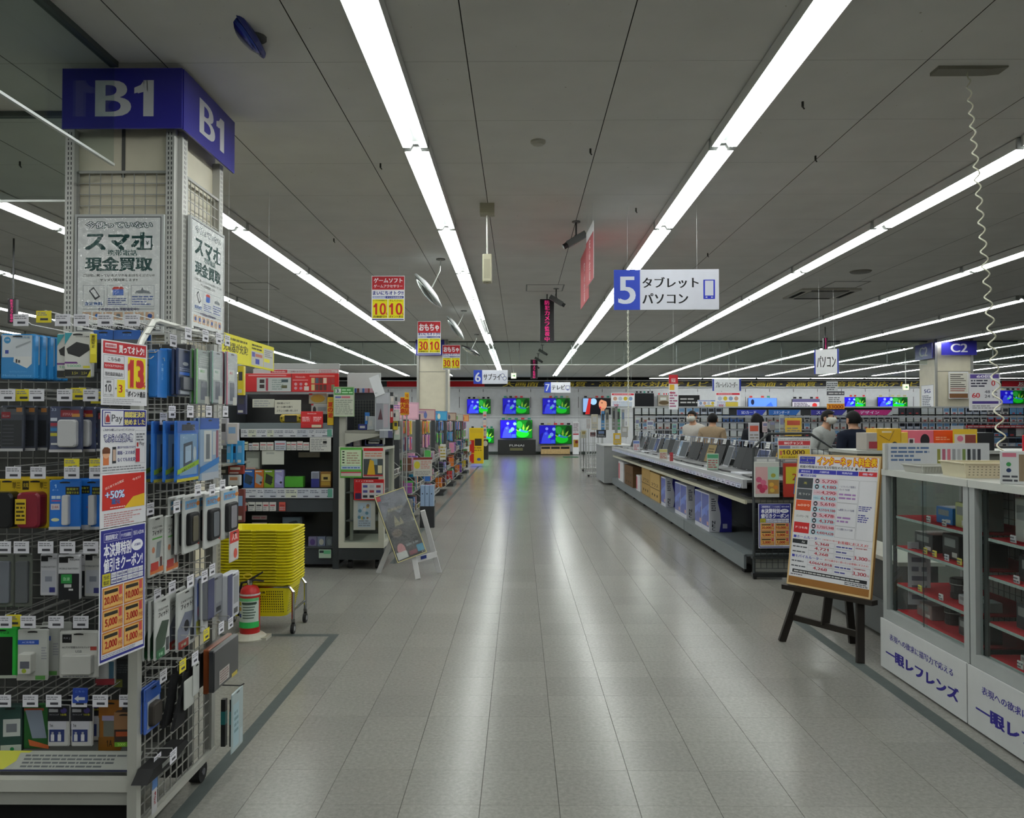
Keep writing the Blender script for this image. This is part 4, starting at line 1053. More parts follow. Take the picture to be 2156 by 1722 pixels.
def d7(b, w, h):
    b.rect(-w * .5, 0, w * .5, h * .06, 'a8aab0', 1); b.text('1', -w * .3, h * .84, h * .07, '9cc0e4', 2, w=w * .06); b.text('ポート', -w * .3, h * .78, h * .035, '9cc0e4', 2, w=w * .2)
    b.rect(-w * .42, h * .62, -w * .29, h * .68, 'b4c4d4', 1); b.rect(-w * .27, h * .62, -w * .14, h * .68, 'b4c4d4', 1); b.rect(-w * .42, h * .57, -w * .14, h * .59, 'b04a68', 1); b.rect(-w * .44, h * .4, -w * .16, h * .52, 'b8b0b4', 1); b.text('2.4A', -w * .3, h * .43, h * .05, '8a3038', 2, w=w * .2); b.disc(-w * .3, h * .2, w * .13, 'c0c098', 1, rz=h * .035)
    b.rect(w * .02, h * .7, w * .46, h * .86, '14161a', 1); b.text('乾電池で', w * .24, h * .79, h * .045, 'b0b030', 2, w=w * .36); b.text('充電できる', w * .24, h * .72, h * .045, 'b0b030', 2, w=w * .38)
for k, (x0, x1, Y, rz) in enumerate(((104, 168, 2.76, .1), (172, 212, 2.81, .02))):
    s = fr((x0, x1, 1010, 1115), Y)
    o = pack('charger_pack', 'bright blue blister pack with white stick charger, %s' % ('in front by the yellow cards' if k == 0 else 'beside the poster strip'), **s, rz=rz, back='1f62b4', draw=d7, parts=[('stick_charger', rbox(.022, s['h'] * .6, .02, .006, 'b4b4b6', 'plastic', .008, s['h'] * .1))], t=.006)
    behind(o, 2, (.012, .045, 0), 'blue stick charger pack hanging behind the %s one, third row' % ('slanted' if k == 0 else 'half hidden'), 'blue stick charger packs')
# row 4
for k, (x0, x1) in enumerate(((-16, 28), (30, 66))):
    s = fr((x0, x1, 1165, 1278), 2.80)
    o = pack('phone_case_pack', 'clear pack with dull grey phone shaped case, %s, fourth row' % ('cut by the picture edge' if k == 0 else 'beside the white battery packs'), **s, rz=.04, back='5a5e58', parts=[('case', rbox(s['w'] * .72, s['h'] * .78, .012, .006, '4c4f52' if k else '60646c', 'plastic', 0, s['h'] * .08))], t=.006)
def d8(dark):
    def d(b, w, h):
        b.rect(-w * .44, h * .82, -w * .04, h * .95, '101114', 1); b.text('RX J405', w * .26, h * .86, h * .05, '44464c', 2, w=w * .4); b.text('MOBILE BATTERY', 0, h * .67, h * .04, '66686c', 2, w=w * .86)
        if dark: b.rect(-w * .46, h * .0, w * .46, h * .58, '1b1c20', 1); b.rect(-w * .34, h * .36, w * .14, h * .56, '2c8040', 2); b.text('急速', -w * .1, h * .42, h * .08, '9ac8a0', 3, w=w * .3); b.rect(-w * .2, h * .27, w * .12, h * .34, 'b0b0b0', 2); b.rect(0, h * .2, w * .2, h * .24, 'b8b8b8', 2)
        else: b.rect(-w * .4, h * .08, w * .4, h * .6, '9c9ea6', 1); b.rect(-w * .2, h * .34, w * .2, h * .46, '707480', 2); b.rect(w * .05, h * .08, w * .38, h * .2, '2a2c66', 2)
    return d
o = pack('battery_pack', 'white and grey mobile battery pack with navy corner, fourth row', **fr((84, 120, 1166, 1254), 2.78), rz=.03, back='a9a9ae', draw=d8(0))
o = pack('battery_pack', 'white and black mobile battery pack with green sticker, fourth row', **fr((121, 168, 1168, 1262), 2.76), rz=.03, back='b4b4b8', draw=d8(1))
behind(o, 2, (.008, .05, 0), 'white and black battery pack behind the green stickered one', 'green stickered battery packs')
o = pack('battery_pack', 'pale battery pack half hidden by the poster strip, fourth row', **fr((177, 214, 1163, 1256), 2.80), rz=.02, back='a0a09e', draw=d8(0))
# row 5
def d9(b, w, h): b.rect(-w * .5, h * .05, w * .36, h * .82, '151715', 1); b.rect(-w * .5, 0, w * .5, h * .06, '9aa094', 1); b.text('ワイヤレス', 0, h * .88, h * .05, '0c4018', 2, w=w * .5)
pack('charger_pack', 'vivid green and black wireless charger box cut by the picture edge, fifth row', **fr((-30, 34, 1322, 1428), 2.80), rz=.05, back='2aa03a', draw=d9, t=.03)
def d10(b, w, h): b.rect(-w * .48, h * .7, w * .2, h * .79, '2c4ca0', 1); b.text('AC充電器', -w * .14, h * .725, h * .04, 'a8b4d8', 2, w=w * .4); b.lines(w * .28, h * .4, w * .46, h * .66, 5, '8a8a90', 1, seed=5); b.rect(-w * .5, 0, w * .5, h * .1, '9c9c96', 1); b.rect(w * .1, h * .01, w * .42, h * .09, '4c8040', 2)
s = fr((36, 100, 1325, 1432), 2.77)
ad = rbox(.045, .07, .03, .005, 'b0b0aa', 'plastic', -.012, .03); ad.rect(-.026, .05, .006, .075, '50525a', 1, -.03); ad.disc(-.012, .042, .008, '8a9a30', 1, -.03)
o = pack('charger_pack', 'white pack with a white wall plug charger in a bubble, fifth row', **s, rz=.04, back='a6a8a4', draw=d10, parts=[('wall_plug', ad)], t=.006)
behind(o, 2, (.012, .05, 0), 'white wall plug pack hanging behind the front one, fifth row', 'white wall plug packs')
def d11(b, w, h): b.rect(-w * .42, h * .76, -w * .18, h * .94, '17181a', 1); b.text('RX J', -w * .3, h * .83, h * .05, '8a8a90', 2, w=w * .16); b.text('ACプラグ搭載モバイルバッテリー', -w * .02, h * .64, h * .045, '33343a', 2, w=w * .8); b.text('USB', 0, h * .55, h * .05, '44464c', 2, w=w * .16); b.lines(-w * .4, h * .02, w * .3, h * .07, 1, '77787c', 1); b.rect(w * .3, h * .6, w * .46, h * .68, '9a4038', 2)
s = fr((124, 206, 1330, 1428), 2.77)
o = pack('battery_pack', 'wide white pack with a flat white battery slab, fifth row', **s, rz=.02, back='b0b0ac', draw=d11, parts=[('battery_slab', rbox(s['w'] * .76, s['h'] * .4, .024, .005, 'aeaeaa', 'plastic', .003, s['h'] * .12))], t=.006)
behind(o, 1, (-.035, .06, -.012), 'wide white battery slab pack behind the front one, fifth row')
def d12(b, w, h): b.rect(-w * .5, 0, w * .5, h * .24, '7a2a30', 1); b.rect(w * .2, h * .24, w * .46, h * .9, '38586c', 1); b.rect(-w * .4, h * .3, w * .1, h * .9, 'b0b0b0', 2)
pack('cable_pack', 'white and maroon cable box under the poster strip', **fr((202, 240, 1388, 1442), 2.84), rz=.1, back='a4a6a4', draw=d12, t=.02)
def d13(b, w, h): b.lines(-w * .4, h * .5, w * .3, h * .8, 4, '3c4040', 1, seed=4); b.rect(-w * .5, h * .05, -w * .1, h * .3, '5a5c28', 1)
pack('cable_pack', 'dark cable bag with olive strip beside the rack corner, fifth row', **fr((240, 284, 1385, 1450), 2.86), rz=0, back='1e2022', draw=d13, t=.02)
# row 6
def d14(b, w, h): b.rect(-w * .3, h * .35, w * .45, h * .72, 'a2a6a4', 1); b.rect(-w * .16, h * .44, w * .3, h * .62, '60646a', 2); b.rect(-w * .4, 0, w * .5, h * .17, '9aa098', 1); b.disc(w * .1, h * .08, w * .09, '1c6a3c', 2)
pack('charger_pack', 'dark green and white charger box, lowest row, cut by the picture edge', **fr((-2, 43, 1487, 1585), 2.78), rz=.15, back='243a36', draw=d14, t=.03)
def d15(b, w, h): b.poly([(-w * .42, h * .86), (w * .22, h * .86), (w * .42, h * .24), (-w * .14, h * .24)], '6c7482', 2); b.poly([(-w * .48, h * .9), (w * .3, h * .9), (w * .28, h * .84), (-w * .46, h * .84)], '7a3a28', 1); b.poly([(-w * .3, h * .22), (w * .5, h * .08), (w * .5, 0), (-w * .24, h * .08)], 'a0502c', 1)
pack('solar_charger_pack', 'green pack with slanted grey phone charger picture, lowest row', **fr((49, 102, 1482, 1577), 2.79), rz=.05, back='1e4a22', draw=d15, t=.008)
def d16(b, w, h):
    b.rect(-w * .5, h * .62, w * .5, h, '1a1b20', 1); b.rect(-w * .44, h * .84, -w * .02, h * .92, '8c8c90', 2); b.text('ライトニング', -w * .2, h * .76, h * .04, '9a9aa0', 2, w=w * .44); b.disc(w * .24, h * .88, w * .15, '3c3468', 2, rz=h * .07); b.text('10本', w * .24, h * .75, h * .06, 'a09c30', 2, w=w * .3)
    b.rect(-w * .48, h * .42, w * .36, h * .62, 'a8a8b0', 2); b.text('1m', -w * .32, h * .48, h * .08, '1a1a20', 3, w=w * .14); b.rect(-w * .42, h * .12, w * .28, h * .42, '26305e', 1)
    for x in (-.26, .06): b.rect(w * (x - .08), h * .14, w * (x + .08), h * .3, 'b4b4b8', 3); b.rect(w * (x - .05), h * .3, w * (x + .05), h * .36, '8c8c90', 3)
for k, x0 in enumerate((100, 149)):
    o = pack('cable_pack', 'white and black cable pack with two plugs, %s' % ('by the slanted green pack' if k == 0 else 'below the blue arrow card'), **fr((x0, x0 + 45, 1486, 1572), 2.77), rz=.02, back='a2a2a0', draw=d16, t=.01)
    behind(o, 2, (.005, .05, 0), 'two plug cable pack behind the one %s' % ('by the green pack' if k == 0 else 'below the blue arrow'), 'two plug cable packs, lowest row')
def d17(b, w, h): b.text('こちら', 0, h * .72, h * .12, '6a88c8', 1, w=w * .6); b.rect(-w * .46, 0, w * .46, h * .3, '27408c', 1); b.poly([(-w * .36, h * .3), (-w * .08, h * .08), (-w * .08, h * .2), (w * .34, h * .2), (w * .34, h * .4), (-w * .08, h * .4), (-w * .08, h * .52)], 'b0b4bc', 2)
pack('arrow_card', 'small blue card with a white arrow on the lowest hook row', **fr((152, 184, 1449, 1480), 2.72), rz=.02, back='223a86', draw=d17, t=.002, m='paper', cat='card', slot=False)
def d18(b, w, h): b.rect(-w * .5, h * .66, w * .5, h, '7a4c1c', 1); b.rect(-w * .34, h * .6, w * .3, h * .7, '8a84a0', 2); b.rect(-w * .28, h * .28, w * .2, h * .6, '60625a', 1); b.rect(-w * .5, 0, w * .5, h * .27, '6e4818', 1); b.text('1A', 0, h * .08, h * .13, '1c1206', 2, w=w * .24)
pack('charger_pack', 'brown and orange charger pack marked 1A, lowest row', **fr((207, 254, 1476, 1580), 2.80), rz=.0, back='7e5220', draw=d18, t=.01)
def d19(b, w, h): b.rect(-w * .5, h * .5, w * .5, h, '7c5c40', 1); b.rect(-w * .4, h * .3, w * .4, h * .44, '8a4024', 2); b.rect(-w * .46, 0, w * .5, h * .14, '5c8a28', 1); b.text('5000', -w * .1, h * .03, h * .08, 'a0c860', 2, w=w * .4)
pack('battery_pack', 'torn cardboard brown pack with green strip, lowest row by the rack post', **fr((240, 280, 1500, 1572), 2.78), rz=.05, back='302622', draw=d19, t=.03)
pack('cable_pack', 'grey blue cable pack behind the brown pack, lowest row', **fr((196, 208, 1490, 1540), 2.85), rz=.0, back='3a4a58', t=.02)
# ================================================================ strip of four posters on the rack corner
A0, A1 = Vector((-1.302, 2.424)), Vector((-1.257, 2.63))
AR = math.atan2((A1 - A0).y, (A1 - A0).x); AC = (A0 + A1) / 2
def strip(name, lab, z0, z1, draw, w=.21, lean=0.0):
    z0, z1 = CAMH + (z0 - CAMH) * .975, CAMH + (z1 - CAMH) * .975
    return board('poster', lab, 'poster', (AC.x, AC.y, z0), (lean, 0, AR), w, z1 - z0, draw, back='c4c4c8', t=.0015)
def p13(b, w, h):
    b.rect(-w * .47, h * .79, w * .47, h * .98, 'a02a30', 1); b.rect(-w * .43, h * .88, -w * .19, h * .95, 'd0c0c4', 2); b.text('期間限定', -w * .31, h * .89, h * .045, 'a02a30', 3, w=w * .21); b.text('ヤマダ会員様限定', -w * .31, h * .82, h * .03, 'd8c8cc', 2, w=w * .24)
    b.text('買ってオトク!', w * .14, h * .82, h * .12, 'dcd6d8', 2, bold=.05, w=w * .56)
    b.frame(-w * .46, h * .42, -w * .02, h * .77, .001, '55565c', 1); b.text('こちらの', -w * .24, h * .68, h * .06, '26262c', 2, w=w * .26); b.rect(-w * .45, h * .56, -w * .03, h * .65, 'a02a30', 2); b.text('モバイルアクセサリー', -w * .24, h * .585, h * .04, 'dcd0d4', 3, w=w * .38); b.text('当社指定商品を', -w * .24, h * .45, h * .06, '26262c', 2, w=w * .38)
    b.rect(w * .06, h * .27, w * .46, h * .77, 'd0bc24', 1); b.text('13', w * .24, h * .3, h * .42, 'a42c2c', 2, bold=.12, w=w * .32); b.text('%', w * .42, h * .3, h * .09, 'a42c2c', 2, bold=.06)
    b.frame(-w * .46, h * .13, -w * .24, h * .4, .0008, '55565c', 1); b.text('通常', -w * .35, h * .34, h * .035, '26262c', 2, w=w * .1); b.text('10', -w * .36, h * .2, h * .12, '26262c', 2, w=w * .13); b.text('ポイント進呈', -w * .35, h * .145, h * .025, '26262c', 2, w=w * .18)
    b.text('+', -w * .2, h * .24, h * .04, '26262c', 2); b.rect(-w * .17, h * .13, 0, h * .4, 'd0bc24', 1); b.text('3', -w * .1, h * .2, h * .12, 'a42c2c', 2, bold=.06, w=w * .07); b.text('=', w * .04, h * .22, h * .03, '26262c', 2)
    b.text('ポイント進呈', w * .26, h * .14, h * .09, '1c1c22', 2, bold=.04, w=w * .4); b.lines(-w * .46, h * .02, w * .45, h * .11, 3, '9a9aa0', 1, seed=1)
strip('poster', 'poster offering 13 percent in red on yellow, topmost of the rack strip', 1.524, 1.735, p13)
def ppay(b, w, h):
    b.rect(-w * .48, h * .72, w * .48, h * .985, '23266e', 1); b.rect(-w * .46, h * .735, -w * .03, h * .97, 'c6c6cc', 2); b.rect(-w * .43, h * .76, -w * .31, h * .95, '262a6c', 3); b.rect(-w * .42, h * .775, -w * .32, h * .935, 'c4c0c4', 4); b.poly([(-w * .41, h * .79), (-w * .33, h * .79), (-w * .33, h * .86), (-w * .37, h * .92), (-w * .41, h * .86)], '8c2a2a', 5)
    b.text('Pay', -w * .17, h * .76, h * .15, '44464c', 3, w=w * .23); b.text('顔認証決済', w * .22, h * .865, h * .095, 'd0c470', 3, bold=.04, w=w * .46); b.text('始めました', w * .22, h * .745, h * .095, 'd0c470', 3, bold=.04, w=w * .46)
    b.text('これからの新しいショッピングスタイル!', -w * .12, h * .65, h * .04, '26264c', 2, w=w * .66); b.text('てぶらdeお買い物', -w * .13, h * .48, h * .12, 'd4d4d8', 3, bold=.02, w=w * .62, outline='2a2a60')
    b.rect(-w * .45, h * .12, -w * .33, h * .28, 'b86a40', 1); b.disc(-w * .39, h * .3, w * .075, 'c89878', 2, rz=h * .075); b.poly([(-w * .47, h * .3), (-w * .31, h * .3), (-w * .31, h * .37), (-w * .36, h * .4), (-w * .43, h * .4), (-w * .47, h * .36)], '5a3420', 3); b.rect(-w * .26, h * .14, -w * .18, h * .4, '2a2c30', 1); b.rect(-w * .25, h * .18, -w * .19, h * .36, 'b09888', 2)
    b.text('顔だけでお支払できるから', w * .05, h * .37, h * .04, '2a2a68', 2, w=w * .4); b.text('財布・スマホが', w * .04, h * .27, h * .065, '2a2a68', 2, bold=.03, w=w * .38); b.text('なくても大丈夫!', w * .05, h * .16, h * .065, '2a2a68', 2, bold=.03, w=w * .4)
    b.frame(w * .24, h * .12, w * .47, h * .66, .0008, '8a8a94', 1); b.text('Pay', w * .39, h * .4, h * .07, '44464c', 2, w=w * .11); b.rect(w * .27, h * .39, w * .31, h * .46, '8c2a2a', 2); b.lines(w * .26, h * .48, w * .45, h * .62, 3, '66686e', 2); b.rect(w * .25, h * .14, w * .34, h * .36, 'a02a38', 2); b.lines(-w * .46, h * .02, w * .45, h * .1, 2, '77787e', 1, seed=2)
strip('poster', 'white and navy poster about paying with empty hands, second in the rack strip', 1.305, 1.512, ppay)
def pred(b, w, h):
    b.rect(-w * .46, h * .32, w * .46, h * .97, 'ad2c24', 1); b.poly([(0, h * .32), (w * .46, h * .32), (w * .46, h * .56), (w * .2, h * .52)], 'c8a42c', 2)
    b.text('はじめての方限定', -w * .2, h * .76, h * .05, 'd8c4bc', 2, w=w * .4, rot=.25); b.text('+50%', -w * .2, h * .53, h * .14, 'c4d0e0', 3, bold=.04, w=w * .4, outline='2c5a94'); b.text('還元', -w * .18, h * .42, h * .1, '2c5a94', 2, bold=.04, w=w * .18); b.text('今だけ', w * .28, h * .84, h * .05, 'd8c4bc', 2, w=w * .2, rot=.2); b.lines(-w * .3, h * .34, w * .02, h * .38, 1, 'd8b8b4', 3)
    b.frame(w * .34, h * .86, w * .43, h * .94, .0008, 'c88', 2) if False else None
    b.lines(-w * .42, h * .02, w * .42, h * .27, 6, 'a87a7c', 1, seed=7)
strip('poster', 'red poster with a blue plus 50 percent, third in the rack strip', 1.128, 1.303, pred)
def coupon(b, w, h, big=True):
    N, O = '282a72', 'b07838'
    b.rect(-w * .48, h * .015, w * .48, h * .99, N, 1); b.rect(-w * .455, h * .035, w * .455, h * .57, 'c2c2c8', 2); b.rect(-w * .45, h * .575, w * .45, h * .975, N, 2)
    b.frame(-w * .42, h * .9, -w * .1, h * .965, .001, 'b8b8cc', 3); b.text('期間限定', -w * .26, h * .912, h * .04, 'd0d0dc', 3, bold=.03, w=w * .26); b.frame(-w * .08, h * .9, w * .18, h * .965, .001, 'b8b8cc', 3); b.text('ヤマダ会員様限定', w * .05, h * .915, h * .03, 'd0d0dc', 3, w=w * .22); b.text('当日入会OK', w * .33, h * .915, h * .034, 'd0d0dc', 3, w=w * .24)
    b.text('本決算特別', -w * .13, h * .785, h * .1, 'd8d8e0', 3, bold=.04, w=w * .58); b.text('値引きクーポン!', -w * .0, h * .675, h * .1, 'd8d8e0', 3, bold=.04, w=w * .84); b.disc(w * .3, h * .835, w * .13, 'd2d2da', 3, rz=h * .045); b.text('店舗用', w * .3, h * .828, h * .02, N, 4, w=w * .14)
    b.rect(-w * .45, h * .575, -w * .28, h * .665, 'b0a82c', 3); b.text('当社', -w * .365, h * .622, h * .032, '22222c', 4, w=w * .12); b.text('指定', -w * .365, h * .582, h * .032, '22222c', 4, w=w * .12)
    for k, s in enumerate(('テレビ', '冷蔵庫', '洗濯機', 'エアコン', 'パソコン', 'レンジ')): 
        x = -w * .21 + k * w * .118
        for q, st in ((.624, s), (.58, ('炊飯器', '掃除機', 'カメラ', 'レコーダー', '空気清浄', 'ミシン')[k])): b.rect(x - w * .055, h * q, x + w * .055, h * (q + .038), 'c2c2c8', 3); b.text(st, x, h * (q + .008), h * .02, '24246a', 4, w=w * .095)
    for k, s in enumerate(('20,000', '10,000', '5,000', '3,000', '2,000', '1,000')):
        x, z = (-.225, .225)[k % 2] * w, h * (.4 - .165 * (k // 2))
        b.rect(x - w * .215, z, x + w * .215, z + h * .16, 'a8682e', 3); b.rect(x - w * .2, z + h * .012, x + w * .2, z + h * .148, 'c49a58', 4); b.rect(x - w * .18, z + h * .112, x + w * .1, z + h * .138, '2a2620', 5); b.rect(x + w * .12, z + h * .085, x + w * .185, z + h * .15, 'b04848', 6)
        b.text(s, x - w * .035, z + h * .028, h * .062, '8e2018', 5, bold=.07, w=w * (.29 if len(s) == 6 else .25)); b.text('円引', x + w * .165, z + h * .028, h * .035, '8e2018', 5, bold=.03, w=w * .085)
    b.lines(-w * .44, h * .04, w * .42, h * .065, 2, '77788c', 4, seed=9)
strip('poster', 'discount coupon poster with six orange boxes, lowest of the rack strip', .695, 1.125, coupon)
# ================================================================ goods hung on the aisle side of the rack
sh = MB('steel'); sh.tube([(-.005, .17, 0), (-.005, 0, 0), (0, -.02, .008)], .0022, 4, 'a4a4a2'); sh.tube([(0, .17, .028), (0, -.03, .03), (0, -.035, .02)], .002, 4, '9a9a98'); sh = sh.mesh('hook')
def sidehook(px, py, c=None):
    k = (1094 - px) / F
    X = -1.15 if 1.15 / k > 2.72 else -k * 2.72
    p = aX(px, py, X)
    h = link('hook', sh, t_rack, (X - .03, p.y, p.z - .005), pi / 2)
    h.scale = (1, max(.2, (X - .03 + 1.30) / .17), 1)
    g = link('price_tag', TAGS[c if c is not None else random.randrange(4)], h, (0, -.04, .004))
t_rack = t if False else bpy.data.objects['accessory_rack']
for x, y in ((372, 716), (398, 701), (434, 706), (462, 712), (480, 716), (370, 866), (402, 865), (441, 865), (476, 865), (418, 1030), (448, 1030), (378, 1065), (448, 1198), (432, 1212), (402, 1222), (370, 1235), (467, 1320), (487, 1310), (412, 1384), (355, 1422), (345, 1250), (330, 1070), (355, 880), (470, 1020), (345, 1600), (372, 1590)): sidehook(x, y)
for x, y in ((436, 1334), (388, 1400)): sidehook(x, y, 4)
# bare double hooks near the top corner
for x, y in ((340, 742), (330, 755), (350, 772)): 
    h = link('hook', sh, t_rack, (-1.28 + .012, aX(x, y, -1.25).y, aX(x, y, -1.25).z), pi / 2); h.scale = (1, .35, 1)
def sd(px, X):
    a = aX(px[0], px[3], X); b = aX(px[1], px[3], X); m = aX((px[0] + px[1]) / 2, px[3], X); top = aX((px[0] + px[1]) / 2, px[2], X)
    return dict(loc=Vector((X, m.y, m.z)), w=b.y - a.y, h=top.z - m.z)
SR = pi / 2
def spack(lab, px, X, back, draw=None, parts=(), t=.008, name='accessory_pack', n=0, step=.016, blab=None, grp=None, m='gloss', slot=True, rz=0.0):
    s = sd(px, X)
    pr = [(nm, f(s['w'], s['h'])) for nm, f in parts]
    o = pack(name, lab, s['w'], s['h'], s['loc'], SR + rz, back, draw, pr, t, m, 'package', None, slot)
    if n: behind(o, n, (-step, 0, -.0005), blab, grp)
    return o
def e1(b, w, h): b.rect(-w * .5, 0, w * .5, h, '2a6cb4', 1); b.vtext('ケーブル', 0, h * .72, h * .08, '7aa8d8', 2)
spack('slim sky blue box on the top side hook, next to the rack corner', (331, 351, 737, 837), -1.262, '2a6cb4', e1, t=.03, slot=False)
spack('slim sky blue box on the top side hook, before the navy pack', (353, 373, 735, 834), -1.262, '2a6cb4', e1, t=.03, slot=False)
def e2(b, w, h): b.rect(-w * .4, h * .44, w * .46, h * .5, '2a58a8', 1); b.rect(-w * .3, h * .1, w * .3, h * .42, '22242c', 1); b.rect(-w * .36, h * .03, w * .36, h * .16, '9aa0a8', 2); b.disc(0, h * .68, w * .2, '8a9096', 1, rz=h * .04); b.lines(-w * .4, h * .52, w * .4, h * .6, 2, '77809a', 1, seed=2)
spack('navy blister pack with grey earphone, top side hook', (375, 405, 735, 833), -1.225, '2a3450', e2, [('bubble', lambda w, h: rbox(w * .7, h * .28, .012, .005, '3c4048', 'gloss', 0, h * .12))], n=1, blab='navy earphone pack behind the front one, top side row', grp='navy earphone packs')
def e3(c):
    def d(b, w, h): b.rect(-w * .5, 0, -w * .42, h, c, 1); b.rect(-w * .36, h * .45, w * .2, h * .66, 'a6aca8', 1); b.text('純正', -w * .1, h * .58, h * .05, c, 2, w=w * .3); b.rect(-w * .2, h * .08, w * .2, h * .42, '2c3444', 1); b.rect(w * .06, 0, w * .42, h * .15, 'a4a49c', 2); b.rect(-w * .5, h * .3, w * .46, h * .9, 'd8dcdc', 8, m='film'); b.lines(-w * .3, h * .7, w * .4, h * .9, 5, '8c9490', 2, seed=9)
    return d
spack('clear bag with green edge and white label, top side row', (413, 445, 737, 851), -1.20, '6c7672', e3('4a9a3c'), n=1, blab='clear green edged bag hanging behind its twin', grp='clear green edged bags')
spack('crumpled clear bag with white label beside the green edged bag', (446, 470, 740, 850), -1.19, '80868a', e3('3c7a64'), n=1, blab='crumpled clear bag behind its twin, top side row', grp='crumpled clear bags')
spack('clear bag with pink edge on the last top side hook', (477, 500, 742, 853), -1.18, '868a90', e3('b03a58'), n=1, blab='clear pink edged bag behind its twin', grp='clear pink edged bags')
def e4(b, w, h):
    b.rect(-w * .5, h * .8, w * .5, h, '1f4f9a', 1); b.rect(-w * .38, h * .1, w * .42, h * .78, '6a8aa8', 1); b.poly([(-w * .22, h * .24), (w * .2, h * .3), (w * .2, h * .66), (-w * .22, h * .62)], '3a4450', 2); b.poly([(-w * .14, h * .3), (w * .14, h * .34), (w * .14, h * .6), (-w * .14, h * .57)], '8aa0b4', 3); b.disc(w * .3, h * .45, w * .07, 'a0a8ac', 3, rz=h * .12)
    b.poly([(-w * .5, h * .2), (w * .5, h * .34), (w * .5, h * .26), (-w * .5, h * .12)], '7a9a2a', 4); b.text('お風呂でスマホ', 0, h * .2, h * .035, '1c2a18', 5, w=w * .6, rot=.2); b.rect(-w * .5, 0, w * .5, h * .05, 'a8a030', 2); b.rect(-w * .3, h * .84, w * .3, h * .94, '2a2e38', 2); b.rect(-w * .48, h * .5, w * .48, h * .97, 'd8dcdc', 8, m='film')
spack('blue waterproof phone pouch pack with lime band, front of its hook', (373, 418, 886, 1012), -1.17, '2a64b0', e4, n=3, step=.04, blab='blue waterproof pouch pack stacked behind the front one', grp='blue waterproof pouch packs', t=.01)
def e5(b, w, h): b.rect(-w * .5, h * .82, w * .5, h, '1f4a96', 1); b.rect(-w * .3, h * .3, w * .1, h * .8, 'b0b2b0', 1); b.rect(-w * .2, h * .34, 0, h * .74, '5a6066', 2); b.rect(w * .16, h * .4, w * .32, h * .78, 'a4a8a8', 1); b.poly([(-w * .5, h * .22), (w * .5, h * .36), (w * .5, h * .26), (-w * .5, h * .12)], '2a6aa8', 3); b.rect(-w * .4, 0, w * .5, h * .12, '9aa0a8', 1); b.rect(w * .34, h * .3, w * .46, h * .8, '7a4a58', 1)
spack('white and blue arm band pouch pack, end of the second side row', (421, 461, 880, 1010), -1.185, '7a90a8', e5, n=1, blab='white and blue arm band pack behind its twin', grp='arm band packs')
def e6(c1, c2, item):
    def d(b, w, h):
        b.text('どんなスマホも', 0, h * .8, h * .04, '2a2a2e', 2, bold=.03, w=w * .66); b.text('フィット!', 0, h * .69, h * .085, '1c1c20', 2, bold=.04, w=w * .66)
        if item == 'arm': b.rect(-w * .34, h * .62, w * .36, h * .645, c1, 1); b.poly([(-w * .1, h * .3), (w * .2, h * .3), (w * .3, h * .58), (-w * .02, h * .56)], '70787c', 2); b.disc(-w * .26, h * .45, w * .1, 'a86c50', 2); b.rect(-w * .46, h * .14, w * .46, h * .05, c2, 1); b.rect(-w * .42, h * .1, w * .1, h * .24, 'a02c24', 2); b.rect(w * .2, h * .14, w * .36, h * .3, '503838', 2)
        else: b.poly([(-w * .5, h * .05), (-w * .5, h * .38), (-w * .1, h * .62), (w * .4, h * .58), (w * .1, h * .2)], '1e3424' if item == 'g' else '6c7080', 2); b.rect(-w * .46, h * .02, w * .1, h * .16, c2, 3); b.rect(w * .2, h * .08, w * .4, h * .3, '33363a', 3); b.text('手帳', -w * .18, h * .05, h * .06, 'a8c8b0', 4, w=w * .3)
        if item == 'r': b.disc(-w * .02, h * .38, w * .14, '1c1d22', 3, rz=h * .1)
    return d
spack('white pack with Japanese fit lettering and orange foot, by the rack corner', (315, 345, 1087, 1212), -1.275, 'a2a4a0', e6('4a8a3c', 'b0602c', 'arm'))
spack('brighter white fit pack with orange foot, beside the one by the corner', (349, 376, 1083, 1204), -1.27, 'b4b6b2', e6('4a8a3c', 'b0602c', 'arm'))
spack('white fit pack with dark green case, below the orange footed packs', (328, 358, 1258, 1383), -1.25, 'b0b2b0', e6('4a8a3c', '1c5a34', 'g'), n=2, step=.02, blab='white fit pack with green foot behind the front one', grp='green fit packs')
spack('white fit pack with grey folding case and red foot', (374, 411, 1241, 1362), -1.245, 'b2b4b2', e6('4a8a3c', '8c2c24', 'r'), n=1, step=.035, blab='white fit pack with red foot behind the front one', grp='red footed fit packs')
def e7(b, w, h): b.rect(-w * .42, h * .77, w * .3, h * .92, '5a90b8', 1); b.text('カラビナ', -w * .05, h * .8, h * .08, 'b07040', 2, bold=.04, w=w * .6); b.disc(w * .38, h * .84, w * .12, 'b06a28', 2, rz=h * .04); b.rect(w * .38, h * .1, w * .48, h * .6, 'b05048', 1); b.text('落下', w * .43, h * .3, h * .05, 'd0c0c0', 2, w=w * .08)
hol = lambda w, h: rbox(w * .62, h * .56, .016, .012, '17181a', 'rubber', -.006, h * .14)
